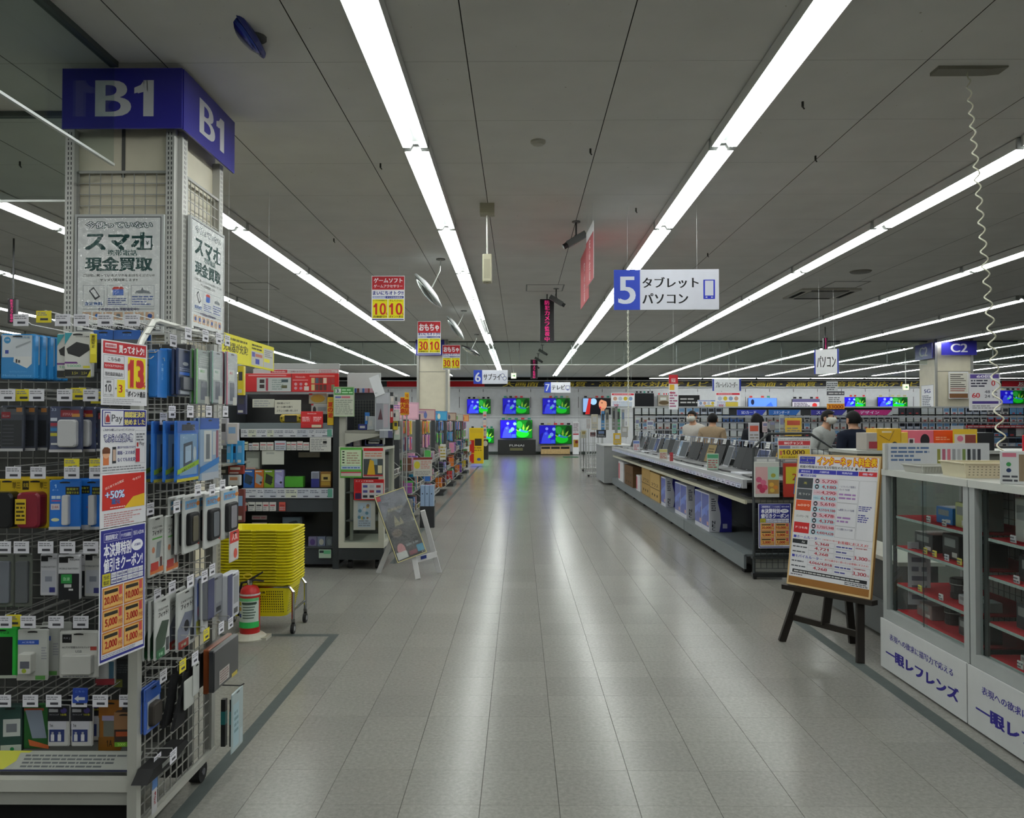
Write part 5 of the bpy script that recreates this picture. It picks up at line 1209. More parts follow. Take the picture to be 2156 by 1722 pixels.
for k, (px, X, nm) in enumerate((((387, 420, 1043, 1162), -1.22, 'olive'), ((431, 464, 1036, 1151), -1.20, 'black'), ((468, 502, 1026, 1131), -1.19, 'grey'))):
    def ring(w, h):
        b = rbox(w * .34, h * .44, .002, .008, ('4a4636', '50545a', '6c6a70')[k], 'plastic', -.006, h * .2); b.M = Matrix.Translation((0, -.0165, 0)); v = [Vector(p) + Vector((0, -.0165, 0)) for p in b.v]; b.v = [tuple(p) for p in v]; return b
    spack('white pack with black rubber phone holder and %s ring, %s of three' % (nm, ORD[k]), px, X, 'b0b2b0', e7, [('holder', hol), ('ring', ring)], n=2, step=.026, blab='white phone holder pack behind the one with the %s ring' % nm, grp='phone holder packs by the %s ringed one' % nm)
def e8(b, w, h): b.rect(-w * .5, h * .62, w * .5, h, 'a8342c', 1); b.text('人気', 0, h * .7, h * .2, 'd8c8c4', 2, w=w * .6); b.disc(w * .1, h * .25, w * .2, 'b0483c', 1)
spack('small red and white card under the holder packs, facing the aisle', (484, 503, 1117, 1181), -1.17, 'b4b0ac', e8, t=.003, m='paper')
def e9(b, w, h): b.rect(-w * .4, h * .5, w * .4, h * .9, '5a6ab0', 1); b.disc(0, h * .4, w * .3, 'b05a84', 1, rz=h * .1); b.rect(-w * .5, 0, w * .5, h * .25, '8a8a2c', 1)
spack('narrow blue and pink pack between the fit packs and purple pack', (413, 425, 1215, 1335), -1.23, '8a90a4', e9)
def e10(b, w, h): b.rect(-w * .5, h * .8, w * .5, h * .95, '4a2c74', 1); b.rect(-w * .1, h * .3, w * .1, h * .62, '33343c', 1); b.rect(w * .16, h * .3, w * .3, h * .6, '9a5a8c', 1)
spack('slim white pack with purple heading holding a stylus', (426, 438, 1220, 1328), -1.21, 'aeb0b0', e10)
def e11(b, w, h): b.rect(-w * .5, 0, -w * .1, h, '20264e', 1); b.rect(0, h * .3, w * .4, h * .9, '7a7c80', 1); b.rect(w * .02, h * .08, w * .34, h * .2, '1c1e24', 2)
for k, (px, X) in enumerate((((438, 470, 1214, 1296), -1.19), ((479, 504, 1206, 1300), -1.17))):
    spack('navy sided box with grey window on the %s hook of the fourth side row' % ('fourth' if k == 0 else 'last'), px, X, '6a6c72' if k == 0 else 'a8aab0', e11, t=.035)
def e12(b, w, h): b.rect(-w * .3, h * .08, w * .1, h * .42, 'a09c98', 1); b.lines(-w * .28, h * .1, w * .08, h * .4, 5, '6a4a44', 2, seed=3); b.rect(w * .2, 0, w * .44, h * .1, 'a0902c', 1)
spack('large black folding phone case in clear wrap, lower side row', (452, 503, 1352, 1436), -1.15, '252628', e12, t=.02, slot=False)
spack('brown folding phone case hanging behind the black one', (440, 490, 1350, 1440), -1.19, '6a3418', None, t=.02, slot=False)
spack('black folding phone case deepest on its hook', (422, 470, 1358, 1430), -1.225, '1c1c1e', None, t=.02, slot=False)
def e13(b, w, h): b.rect(-w * .5, h * .72, w * .5, h, '2a4a8c', 1); b.rect(-w * .4, h * .1, w * .4, h * .7, '9aa0a8', 1)
br = lambda w, h: rbox(w * .6, h * .5, .02, .012, '2a2622', 'rubber', -.004, h * .14)
spack('blue and white pack with a dark lens brush, low near the rack corner', (307, 338, 1442, 1536), -1.275, '3a58a0', e13, [('brush', br)], n=1, blab='blue lens brush pack behind its twin', grp='lens brush packs')
def strap(lab, px, X, c, lean):
    s = sd(px, X); b = MB('cloth'); w, h = s['w'], s['h']
    b.prism([(-w * .5, 0), (0, 0), (w * .5 + lean * 0, h), (w * .12, h)], 0, .012, c)
    o = b.build('neck_strap', None, s['loc'], SR); tag(o, lab, 'strap')
    b = MB('cloth'); b.tube([(w * .3, .006, h * .96), (w * .34, .006, h + .03), (w * .2, .006, h + .045), (w * .22, .006, h * .98)], .006, 6, '19191a'); b.build('loop', o)
    return o
strap('black woven neck strap hanging slanted on a low hook', (346, 378, 1424, 1520), -1.25, '1a1a1b', 0)
strap('thick black neck strap hanging beside the price tag', (366, 410, 1420, 1520), -1.22, '202021', 0)
spack('white swing card hanging with the black neck straps', (389, 409, 1428, 1488), -1.205, 'a4a6a2', None, t=.001, m='paper', slot=False)
spack('tall white card pack in front of the folding cases', (408, 420, 1395, 1462), -1.2, 'a8aaa8', None, t=.004, m='paper')
def pens(b, w, h): b.rect(-w * .38, h * .08, w * .1, h * .8, '8aa4ac', 1); b.lines(-w * .3, h * .3, w * .05, h * .7, 4, '5a7880', 2, seed=1); b.rect(w * .2, h * .05, w * .42, h * .3, '9aa8ac', 1)
pen = lambda w, h: rbox(.012, h * .86, .008, .003, '16181a', 'plastic', -w * .25, h * .06)
s = sd((488, 512, 1452, 1576), -1.178)
o = pack('stylus_pack', 'clear pack with teal banded stylus, front on the far end hook', s['w'], s['h'], s['loc'], SR, '8c9a9c', pens, (), .004)
for k in range(2):
    b = MB('plastic'); b.box(-.012, .012, .012 + k * .036, .03 + k * .036, s['h'] * .05, s['h'] * .84, '17191b'); b.box(-.013, .013, .0118 + k * .036, .0302 + k * .036, s['h'] * .42, s['h'] * .64, '1c6a6c')
    b.build('stylus', o)
hb = MB('steel'); hb.tube([(-1.31, 3.325, s['loc'].z + s['h'] + .006), (-1.18, 3.325, s['loc'].z + s['h'] + .003), (-1.165, 3.325, s['loc'].z + s['h'] + .012)], .003, 5, '3a3a3c'); hb.build('hook', t_rack)
# black folded stand resting on two low hooks
a = aX(335, 1600, -1.26)
b = MB('rubber'); b.prism([(-.17, -.02), (-.12, .012), (.13, .012), (.16, -.01), (.05, -.03)], -.004, .05, '151516'); b.M = Matrix.Translation((0, 0, 0)); b.rect(-.06, -.012, 0, .004, '8a8c88', 1, -.004)
tag(b.build('folding_stand', None, (-1.235, a.y + .02, a.z), SR), 'black folding stand lying on the low hooks near the rack corner', 'stand')
def ltag(b, w, h): b.rect(-w / 2, h * .72, w / 2, h, '4a6a9a', 1); b.vtext('10%', 0, h * .62, h * .11, '8a2a30', 2)
spack('long narrow white and red swing tag hanging lowest by the floor', (320, 331, 1640, 1712), -1.275, 'a4a4a6', ltag, t=.001, m='paper', name='swing_tag', slot=False)
# ================================================================ left side beyond the accessory rack
def B(lab, px, Y, d, col, name='box', draw=None, m='gloss', cat=None, rz=0.0, group=None, par=None, b=None):
    l, w, h = bx(*px, Y)
    mb = MB(m); mb.lf = max(1, Y / 7)
    mb.cbox(-w / 2, w / 2, 0, d, 0, h, col, min(.003, w * .05) if b is None else b)
    if draw: draw(mb, w, h)
    o = mb.build(name, par, l, rz)
    if not par: tag(o, lab, cat or name.split('_')[-1], group)
    elif lab: o['label'] = lab
    return o
def two(c1, c2, z=.5): return lambda b, w, h: b.rect(-w * .5, 0, w * .5, h * z, c1, 1) and b.rect(-w * .4, h * z, w * .4, h * .94, c2, 1)
def prn(c, n, sd=0, x0=-.42, x1=.42, z0=.1, z1=.9): return lambda b, w, h: b.lines(w * x0, h * z0, w * x1, h * z1, n, c, 1, seed=sd)
def pole(n, base=0.0):
    o = [q for q in SC.objects if q.name.startswith(n) and not q.parent][-1]
    MB('steel').box(-.008, .008, .006, .022, base - o.location.z, .02, '8c8e8c').build('pole', o)
# fire extinguisher
p = aZ(526, 1338, .02)
t = thing('fire_extinguisher', 'red fire extinguisher on a white floor stand beside the yellow baskets', 'fire extinguisher', (p.x, p.y, 0))
b = MB('painted'); b.lathe([(.062, .03), (.066, .05), (.067, .30), (.06, .335), (.045, .355), (.022, .365)], 24, '9c1c1c'); b.build('cylinder', t, smooth=True)
b = MB('paper'); arc = lambda r, a: (r * math.sin(a), -r * math.cos(a))
def wrap(b, z0, z1, a0, a1, col, r=.0685, n=10):
    vs = []; 
    for k in range(n + 1):
        x, y = arc(r, a0 + (a1 - a0) * k / n); vs += [(x, y, z0), (x, y, z1)]
    b.add(vs, [(2 * k, 2 * k + 2, 2 * k + 3, 2 * k + 1) for k in range(n)], col)
wrap(b, .10, .285, -1.1, 1.3, 'a8b4ac'); wrap(b, .085, .125, -1.15, 1.35, '2c9a4c', .069); wrap(b, .265, .285, -1.1, 1.3, '5aa06c', .069); wrap(b, .30, .312, -2, 2, 'b0aaa8', .0682)
for k, (c, z) in enumerate((('a09030', .235), ('b08c30', .20), ('2c3a78', .155))): wrap(b, z, z + .025, -.95, -.6, c, .0695, 3)
for k in range(6): wrap(b, .15 + .018 * k, .158 + .018 * k, -.4, .7 + .1 * (k % 3), '4a5a54', .0695, 6)
wrap(b, .245, .258, -.5, 1.0, '2c3a34', .0695); b.build('label', t)
MB('chrome').lathe([(.018, .36), (.02, .38), (.016, .4)], 12, 'a8a8a6').build('valve', t)
b = MB('plastic'); b.prism([(-.015, .40), (.02, .42), (.085, .455), (.088, .447), (.025, .405), (.01, .395)], -.008, .008, '1e1f20'); b.build('lever', t)
b = MB('plastic'); b.prism([(0, .39), (.03, .405), (.095, .393), (.093, .385), (.03, .392), (.01, .38)], -.007, .007, '26282a'); b.build('carry_handle', t)
b = MB('plastic'); b.tube([(.028 * math.cos(a) - .012, -.012, .425 + .016 * math.sin(a)) for a in [2 * pi * k / 10 for k in range(10)]], .004, 5, 'b8a020', closed=True); b.build('safety_pin', t)
b = MB('rubber'); b.tube([(-.015, 0, .385), (-.06, .01, .375), (-.085, .02, .3), (-.083, .02, .15)], .009, 8, '161616'); b.build('hose', t)
b = MB('plastic'); b.lathe([(.115, 0), (.118, .012), (.09, .035), (.07, .045)], 24, 'a4a296'); b.box(.03, .13, -.06, .06, .0, .02, '9a988c'); b.build('floor_stand', t)
# nested shopping baskets on a castor trolley
t = thing('basket_trolley', 'chrome trolley on castors under the stack of yellow baskets', 'trolley', (-1.845, 5.63, 0))
YW = 'c8bc12'
CW, CD = .265, .155
for s in (-1, 1):
    b = MB('chrome'); y = s * CD
    b.tube([(-CW, y, .10), (-CW, y, .29), (-CW + .03, y, .325), (CW - .03, y, .325), (CW, y, .29), (CW, y, .10)], .0115, 8, 'a0a2a4'); b.build('frame_hoop', t)
for s in (-1, 1): MB('chrome').cyl((s * CW, -CD, .16), (s * CW, CD, .16), .008, n=8, col='9a9c9e').build('frame_bar', t)
for s in (-1, 1):
    for q in (-1, 1):
        c = MB('rubber'); c.cyl((s * CW - .011, q * CD, .034), (s * CW + .011, q * CD, .034), .034, n=16, col='1a1a1b'); c.cyl((s * CW - .013, q * CD, .034), (s * CW + .013, q * CD, .034), .017, n=10, col='77787a'); c.bar((s * CW, q * CD + .014, .04), (s * CW, q * CD, .1), .024, .012, '8c8e90', 'chrome'); c.build('castor', t)
def basket(full):
    b = MB('plastic')
    def ring(w, d, z, r=.05, n=5):
        o = []
        for cx, cy, a0 in ((w - r, d - r, 0), (-w + r, d - r, pi / 2), (-w + r, -d + r, pi), (w - r, -d + r, 1.5 * pi)):
            for k in range(n + 1): a = a0 + pi / 2 * k / n; o.append((cx + r * math.cos(a), cy + r * math.sin(a), z))
        return o
    H = .24
    R = [ring(.205, .125, 0), ring(.245, .165, H - .014), ring(.262, .180, H - .012), ring(.265, .183, H - .002), ring(.26, .178, H), ring(.2425, .1625, H - .003), ring(.2028, .1228, .003)]
    N = len(R[0]); vs = sum(R, []); fs = []
    for i in range(len(R) - 1):
        for k in range(N): fs.append((i * N + k, i * N + (k + 1) % N, (i + 1) * N + (k + 1) % N, (i + 1) * N + k))
    fs += [tuple(range(N - 1, -1, -1)), tuple(range((len(R) - 1) * N, len(R) * N))]
    b.add(vs, fs, YW)
    if full:           # the lattice of square holes on the lowest basket
        for i in range(26):
            for j in range(9):
                u = -.19 + .38 * i / 25; z = .03 + .018 * j
                if abs(u - .02) < .055 and j >= 7: continue
                y = -(.125 + .04 * z / .218) - .0006
                b.add([(u - .0038, y, z), (u + .0038, y, z), (u + .0038, y - .0003, z + .0085), (u - .0038, y - .0003, z + .0085)], [(0, 1, 2, 3)], '2c2a08')
        for i in range(14):
            for j in range(9):
                v = -.10 + .2 * i / 13; z = .03 + .018 * j; x = .205 + .04 * z / .218 + .0006
                b.add([(x, v - .0038, z), (x, v + .0038, z), (x + .0003, v + .0038, z + .0085), (x + .0003, v - .0038, z + .0085)], [(0, 1, 2, 3)], '2c2a08')
        b.text('ヤマダ電機', .02, .165, .02, '14161c', 2, -.156, w=.1)
    return b
bl = basket(True).mesh('basket'); bm_ = basket(False).mesh('basket')
hm = MB('plastic'); hm.tube([(-.07, -.172, .235), (-.068, -.19, .238), (.068, -.19, .238), (.07, -.172, .235)], .005, 6, 'b8ac14'); hm = hm.mesh('handle')
for k in range(19):
    o = link('shopping_basket', bl if k == 0 else bm_, None, (-1.845 + random.uniform(-.002, .002), 5.63 + random.uniform(-.002, .002), .112 + .0205 * k))
    tag(o, 'yellow shopping basket with square holes, lowest in the stack on the trolley' if k == 0 else 'yellow shopping basket topmost in the stack' if k == 18 else 'yellow shopping basket nested in the stack, %s up from the trolley' % ORD[k], 'basket', 'stacked yellow shopping baskets')
    for s in (-1, 1): link('handle', hm, o, (s * .085, 0, 0) if s < 0 else (.085, 0, 0))
# ---- grey-black game shelf
GY = 7.9
t = thing('game_shelf', 'charcoal shelf unit for handheld game consoles behind the yellow baskets', 'shelf', (0, GY, 0))
def gz(p, Y=GY): return ypx(p, Y)
X0, X1 = xpx(470, GY), xpx(714, GY)
DK = '2b2f33'
for x in (X0, X1 - .06): MB('painted').box(x, x + .06, -.005, .5, 0, gz(826), '24282b').build('side_post', t)
MB('painted').box(X0, X1, .48, .52, .08, gz(826), '1d2022').build('back_panel', t)
for y in (898, 1040, 1153): MB('painted').box(X0, X1, .02, .48, gz(y) - .012, gz(y), '34383b').build('shelf_board', t)
MB('painted').box(X0, X1, .03, .46, .04, gz(1156), '22262a').build('base', t)
MB('painted').box(X0, X1, .006, .024, gz(1078), gz(1051), '2a2e32').build('fascia', t)
b = MB('painted'); b.box(X0, X1 - .06, -.004, .1, gz(904), gz(890), '5c6468'); b.build('shelf_lip', t)
def strip1(seed, gl):
    def d(b, w, h):
        r = random.Random(seed); x = -w / 2
        while x < w / 2 - .02:
            q = min(r.uniform(.06, .16), w / 2 - x); b.rect(x + .002, h * .08, x + q - .002, h * r.uniform(.86, 1.0), r.choice(['a4a6ac', 'aaacb2', '9a9ea8', 'a8ac9c']), 1); b.lines(x + .008, h * .5, x + q - .01, h * .86, 2, '5a5e6a', 2, seed=int(x * 999)); b.rect(x + q * .5, h * .14, x + q * .9, h * .26, '4a4c58', 2); x += q
        b.rect(w * .44, h * .1, w * .49, h * .95, '4c8070', 3)
    return d
B(None, (506, 701, 903, 921, ), GY - .012, .004, '9fa1a7', 'price_strip', strip1(1, 1), 'gloss', par=t).location = bx(506, 701, 903, 921, GY - .012)[0] - Vector((0, GY, 0))
B(None, (508, 702, 1028, 1049), GY - .012, .004, '9fa1a7', 'price_strip', strip1(2, 0), 'gloss', par=t).location = bx(508, 702, 1028, 1049, GY - .012)[0] - Vector((0, GY, 0))
# header of the shelf
def hd1(b, w, h): b.rect(-w * .1 - .17, h * .2, -w * .1, h * .85, '9a2028', 1); b.text('Nintendo', -w * .1 - .085, h * .32, h * .35, 'd0c0c0', 2, w=.13); b.text('ご自慢のおすすめコーナー', w * .06, h * .3, h * .36, '6a3038', 1, w=w * .28); b.frame(w * .27, h * .1, w * .49, h * .9, .004, '9a4048', 1); b.lines(w * .29, h * .25, w * .47, h * .75, 2, 'a06068', 2, seed=5)
B('long white header with small red emblem on top of the game shelf', (532, 714, 777, 787), GY + .02, .02, 'a8a2a4', 'header_board', hd1, cat='sign')
B('plain grey board standing above the white game shelf header', (535, 715, 765, 777), GY + .045, .02, '8f9090', 'header_board', cat='sign')
def hd2(b, w, h):
    b.rect(-w * .36, h * .02, w * .0, h * .78, 'a2a6a6', 1); b.lines(-w * .2, h * .1, -w * .08, h * .7, 5, '7a8684', 2, seed=1); b.rect(w * .02 - w * .12, h * .52, -w * .03, h * .68, '24343c', 2); b.rect(-w * .1, h * .2, -w * .04, h * .36, '4a4a30', 2)
    for k in range(2): b.rect(-w * .33, h * (.2 + .28 * k), -w * .28, h * (.4 + .28 * k), '2c1c1e', 2)
    b.rect(-w * .265, h * .06, -w * .24, h * .74, '8a3040', 2); b.rect(-w * .45, h * .86, -w * .05, h * .93, 'c08080', 1)
    b.text('Nintendo', w * .1, h * .76, h * .1, 'd0a0a0', 2, w=w * .1); b.rect(w * .02, h * .62, w * .18, h * .66, 'c88888', 2)
    for k in range(6): b.disc(w * (.05 + .055 * (k % 3)), h * (.42 if k < 3 else .2), w * .016, ['b08088', 'a07080', 'c0a098'][k % 3], 2)
    b.rect(w * .14, h * .08, w * .19, h * .3, 'b8a8a4', 3)
    r = random.Random(4)
    for k in range(12): b.rect(w * (.215 + .042 * (k % 6)), h * (.46 if k < 6 else .08), w * (.25 + .042 * (k % 6)), h * (.76 if k < 6 else .4), r.choice(['4a2c2a', 'b0a070', '3a4a5a', '8a2c34', '6a6a50', 'c0b0a0']), 2)
    b.rect(w * .0, 0, w * .01, h, '6a1014', 2); b.rect(w * .195, h * .82, w * .46, h * .9, 'b86a6a', 2)
B('red game header panel with white inset and small pictures', (512, 713, 786, 825), GY + .01, .03, 'a6161c', 'game_header', hd2, cat='sign')
# goods and notices on the game shelf
NT = prn('6a6c72', 4, 2)
B('white notice card with two lines, hung above the yellow console', (531, 578, 840, 858), GY, .003, 'a8a89e', 'notice_card', prn('8a8c90', 3, 1), 'paper', 'card')
def nt2(b, w, h): 
    for k, s in enumerate(('本体の購入について', 'お一人様1台限り', 'よろしくお願い致します')): b.text(s, -w * .42, h * (.7 - .26 * k), h * .15, '2a2a2e', 1, al='l', w=w * (.5, .6, .8)[k])
B('larger white notice with black handwriting over the yellow console', (578, 634, 842, 872), GY - .01, .003, 'b0aea2', 'notice_card', nt2, 'paper', 'card')
c = B('yellow handheld game console on the upper game shelf', (588, 636, 872, 890), GY + .12, .02, 'b09a24', 'game_console', None, 'plastic', 'console', b=.02)
l, w, h = bx(598, 624, 874, 888, GY + .12); MB('gloss').box(-w / 2, w / 2, -.002, 0, .008, .008 + h, '1b1c22').build('screen', c)
for s in (-1, 1): MB('plastic').lathe([(.012, -.006), (.012, 0)], 10, '6a6018').build('thumbstick', c, (s * .095, 0, .05), (pi / 2, 0, 0))
def rc(b, w, h):
    b.text('Switch', 0, h * .78, h * .1, 'd8b8b8', 2, w=w * .4)
    for s in (-1, 1): b.rect(w * (.25 * s - .2), h * .35, w * (.25 * s + .2), h * .62, 'b83a40', 1); b.lines(w * (.25 * s - .18), h * .2, w * (.25 * s + .18), h * .6, 3, 'd8b0b0', 2, seed=s + 3)
B('bright red double card on the upper game shelf', (633, 680, 866, 893), GY - .012, .003, 'ab1f24', 'promo_card', rc, 'gloss', 'card')
B('thin red and white card under the double red card', (633, 679, 893, 901), GY - .02, .003, '9a1c22', 'promo_card', lambda b, w, h: b.rect(w * 0, h * .15, w * .45, h * .85, 'b0a890', 1), 'gloss', 'card')
B('white game box with golden picture, top right of the game shelf', (650, 688, 828, 850), GY + .1, .06, '8c8a7c', 'game_box', lambda b, w, h: b.disc(0, h * .5, w * .4, '9a7c24', 1, rz=h * .38) and b.rect(-w * .5, h * .84, -w * .3, h, '9a2028', 2))
B('white game box with dark controller picture under the golden one', (655, 690, 850, 872), GY + .08, .06, '8c8c8a', 'game_box', lambda b, w, h: b.disc(-w * .3, h * .4, w * .1, '1c1e22', 1, rz=h * .35) and b.rect(-w * .5, h * .84, -w * .36, h, '9a2028', 2) and b.rect(-w * .1, h * .3, w * .4, h * .7, '6a7074', 1))
def ven(b, w, h): b.rect(-w * .4, h * .05, w * .4, h * .95, 'a88a20', 1); b.vtext('夏の遊', 0, h * .82, h * .17, '9a2a18', 2, bold=.05); b.disc(0, h * .9, w * .3, '9a7a3a', 2, rz=h * .05)
B('upright yellow banner card with red characters on the game shelf post', (689, 702, 836, 895), GY - .015, .003, 'b08c1c', 'promo_card', ven, 'paper', 'card')
for k, (x0, x1, y0, c, cl) in enumerate(((508, 522, 930, 'a0a48c', 'cream yellow footed'), (523, 531, 933, '9a9aa2', 'narrow grey'), (531, 545, 932, 'a8a8a4', 'plain white'), (547, 561, 931, 'a6a6a2', 'red lined'), (561.5, 576, 931, 'a8a8a4', 'tilted white'), (578, 602, 928, '9aa0aa', 'wide pale blue'), (603, 612, 930, 'a4a8a0', 'small ivory'), (612.5, 624, 930, 'a6a4a4', 'pink topped'), (625, 637.5, 929, 'a4a2a0', 'red flagged'), (638, 651, 931, 'a6a6a2', 'half covered'))):
    B('%s price card on the middle strip of the game shelf' % cl, (x0, x1, y0, 948), GY - .02 - .004 * (k % 2), .002, c, 'price_card', lambda b, w, h, k=k: b.rect(-w * .4, h * .62, w * .4, h * .74, '9a4a50' if k > 1 else '44464c', 1) and b.lines(-w * .4, h * .1, w * .4, h * .5, 2, '77787c', 1, seed=k), 'paper', 'card')
B('large white text notice hanging from the game shelf strip', (652, 697, 921, 951), GY - .03, .002, 'a8a8a4', 'notice_card', lambda b, w, h: b.lines(-w * .44, h * .08, w * .3, h * .94, 7, '77787a', 1, seed=3) and b.rect(w * .12, h * .58, w * .3, h * .76, '1a1a1c', 2), 'paper', 'card')
B('clear wrapped grey and white box in the middle of the game shelf', (517, 547, 950, 988), GY + .05, .06, '6a6e68', 'game_box', lambda b, w, h: b.rect(-w * .4, h * .1, w * .4, h * .62, '8c9088', 1) and b.rect(-w * .5, 0, w * .2, h * .1, '9a7a70', 2))
B('plain white notice hanging in the dark middle of the game shelf', (551, 598, 947, 978), GY - .012, .002, 'a2a49c', 'notice_card', prn('8a8c88', 1, 1, -.3, .3, .66, .9), 'paper', 'card')
B('pale wooden ruler strip set at the back of the game shelf', (628, 673, 952, 963), GY + .3, .02, '7a7466', 'wood_strip', None, 'wood', 'strip')
for k, (x0, x1, c, c2, n) in enumerate(((512, 535, '1f4a86', '26303c', 'blue'), (535.5, 555, '9a5420', '7a8488', 'orange'), (555.5, 577, '5c7a1e', '20241c', 'green'), (577.5, 597, '7a76a0', '8a8ab0', 'lilac'))):
    def cover(b, w, h, c2=c2, n=n): b.poly([(-w * .4, h * .3), (w * .2, h * .14), (w * .4, h * .6), (-w * .3, h * .8)], c2, 1); b.disc(w * .2, h * .3, w * .14, '14181c', 2, rz=h * .06); b.rect(-w * .4, h * .88, w * .3, h * .94, 'a8acb0', 1)
    B('%s game box cover in the row of four on the middle shelf' % n, (x0, x1, 989, 1027), GY + .04, .05, c, 'game_box', cover)
B('plain green box standing by the four game boxes', (599, 638, 1003, 1026), GY + .05, .08, '3e8028', 'game_box', None)
B('white and navy box on the right end of the middle game shelf', (655, 672, 993, 1026), GY + .06, .07, '8c90a0', 'game_box', two('262a66', '6a6e7a', .55))
B('brown and yellow box at the end of the middle game shelf', (674, 697, 993, 1026), GY + .05, .07, '6a4c24', 'game_box', lambda b, w, h: b.rect(-w * .4, h * .4, w * .45, h * .85, 'a08a50', 1) and b.rect(-w * .2, h * .5, w * .2, h * .66, '1c1810', 2) and b.rect(-w * .42, h * .12, w * .42, h * .36, '8c702c', 1))
for k, (x0, x1, c, n) in enumerate(((505, 519, '9a4038', 'orange red'), (522, 537, '9c9c98', 'black headed white'), (538, 552, '9e9e9a', 'black lined white'), (553, 566, 'a09a98', 'red lined white'), (567, 581, 'a09c9a', 'slanted red lined white'), (587, 601, '9a4238', 'solitary orange red'))):
    B('%s price card on the lower fascia of the game shelf' % n, (x0, x1, 1057, 1076), GY - .012, .002, c, 'price_card', lambda b, w, h, k=k: b.rect(-w * .36, h * .55, w * .36, h * .72, ['7a2a28', '1c1c20', '2c2c30', '8a3a40', '8a3a40', '7a2a28'][k], 1) and b.lines(-w * .4, h * .1, w * .4, h * .5, 2, '77787c', 1, seed=k), 'paper', 'card', rz=(-.1, .05, 0, .08, .1, -.05)[k])
for k in range(2): B('%s pink lettered strip card at the back of the lower game shelf' % ('upper' if k == 0 else 'lower'), (530, 562, 1085 + 15 * k, 1094 + 15 * k), GY + .15, .003, '8c807e', 'strip_card', prn('8a5a60', 1, k), 'paper', 'card')
B('box with a blue racing picture on the lower game shelf', (594, 636, 1088, 1118), GY + .2, .08, '3a444e', 'game_box', lambda b, w, h: b.rect(-w * .46, h * .2, w * .4, h * .94, '4a5a66', 1) and b.poly([(-w * .2, h * .6), (w * .2, h * .75), (w * .3, h * .6), (-w * .1, h * .45)], '22282e', 2) and b.disc(-w * .36, h * .26, w * .07, '8a5a30', 2))
B('flat grey box lying on the lower game shelf', (560, 591, 1104, 1121), GY + .2, .1, '4c4c54', 'game_box', None)
for k, (x0, x1, c, n) in enumerate(((649, 667, '5a5870', 'violet'), (668, 685, '545c70', 'slate blue'), (686, 700, '4a5258', 'dull grey'))):
    B('small %s game box in the bottom row of the game shelf' % n, (x0, x1, 1130, 1152), GY + .1, .05, c, 'game_box', lambda b, w, h, k=k: b.disc(0, h * .5, w * .3, ['3a2a5a', '8a8a80', '60686c'][k], 1, rz=h * .3))
B('green and white price card at the foot of the game shelf', (671, 697, 1157, 1175), GY - .02, .002, '8a9c8c', 'price_card', lambda b, w, h: b.rect(-w * .45, h * .6, -w * .1, h * .9, '1c2a2c', 1) and b.rect(-w * .1, h * .5, w * .45, h * .9, '4a8a64', 1), 'gloss', 'card')
# ---- second rack with the yellow header, seen past the accessory rack
t = thing('side_rack', 'steel rack behind the accessory rack, under the yellow header sign', 'display rack', (-2.62, 6.25, 0))
MB('painted').box(-.04, .0, -.3, .3, .1, 1.7, '44443f').build('back_panel', t)
MB('steel').box(-.02, .02, -.32, -.28, 0, 1.75, '8a8a84').build('post', t); MB('steel').box(-.02, .02, .28, .32, 0, 1.75, '8a8a84').build('post', t)
for z in (.4, .8, 1.15): MB('painted').box(0, .36, -.3, .3, z - .015, z, '6a6a64').build('shelf_board', t)
def yh(b, w, h):
    b.rect(-w * .49, h * .05, -w * .02, h * .95, 'c8c03a', 1); b.text('充電器が充実!', -w * .26, h * .38, h * .34, '2a2a20', 2, bold=.03, w=w * .42); b.lines(-w * .46, h * .76, -w * .06, h * .92, 1, '5a5620', 2, seed=2)
    b.rect(w * .02, h * .08, w * .26, h * .62, 'a8a8a4', 2); b.rect(w * .27, h * .08, w * .48, h * .85, 'a8aaa6', 2); b.lines(w * .03, h * .66, w * .25, h * .92, 2, '3c3a1c', 2, seed=4); b.rect(w * .03, h * .4, w * .09, h * .58, '5a5a9a', 3); b.rect(w * .1, h * .42, w * .24, h * .54, 'a86a5a', 3); b.rect(w * .1, h * .14, w * .18, h * .34, '3c4690', 3); b.rect(w * .28, h * .3, w * .4, h * .44, 'c8c03a', 3); b.lines(w * .29, h * .5, w * .47, h * .8, 4, '77787c', 3, seed=5)
board('header_sign', 'long yellow and white header sign above the rack behind the first', 'sign', (-2.32, 6.72, 1.955), pi / 2, 1.3, .225, yh, back='c4bc38', t=.01, wires=(-.5, .5))
r = random.Random(11)
for k, (x0, x1, y0, y1, c, n) in enumerate(((500, 513, 770, 832, 'b8a824', 'tall yellow hanging'), (499, 517, 830, 872, '2a2c4a', 'dark navy hanging'), (462, 478, 880, 938, '9a9aa4', 'pale striped hanging'), (478, 500, 890, 935, 'a4a0a4', 'white headphone hanging'), (477, 487, 930, 977, '2a86b8', 'narrow sky blue'), (487.5, 498, 930, 977, '2c7cb0', 'middle sky blue'), (499, 511, 928, 978, '2a78ac', 'broad sky blue'), (480, 512, 980, 998, '7a2420', 'dark red'), (463, 480, 945, 1000, '2a2a2c', 'black'), (480, 505, 1000, 1022, 'a0a4a8', 'silvery bagged'), (500, 513, 1030, 1100, '5a2a2a', 'maroon'))):
    B('%s pack on the rack under the yellow header' % n, (x0, x1, y0, y1), 6.2 + .05 * (k % 3), .04, c, 'accessory_pack', lambda b, w, h, k=k: b.rect(-w * .36, h * .5, w * .3, h * .8, r.choice(['b0b0a8', '6a8ab0', '9a6a50', '33343a']), 1) and b.rect(-w * .4, h * .08, w * .2, h * .2, 'a8a8a4', 1), cat='package')
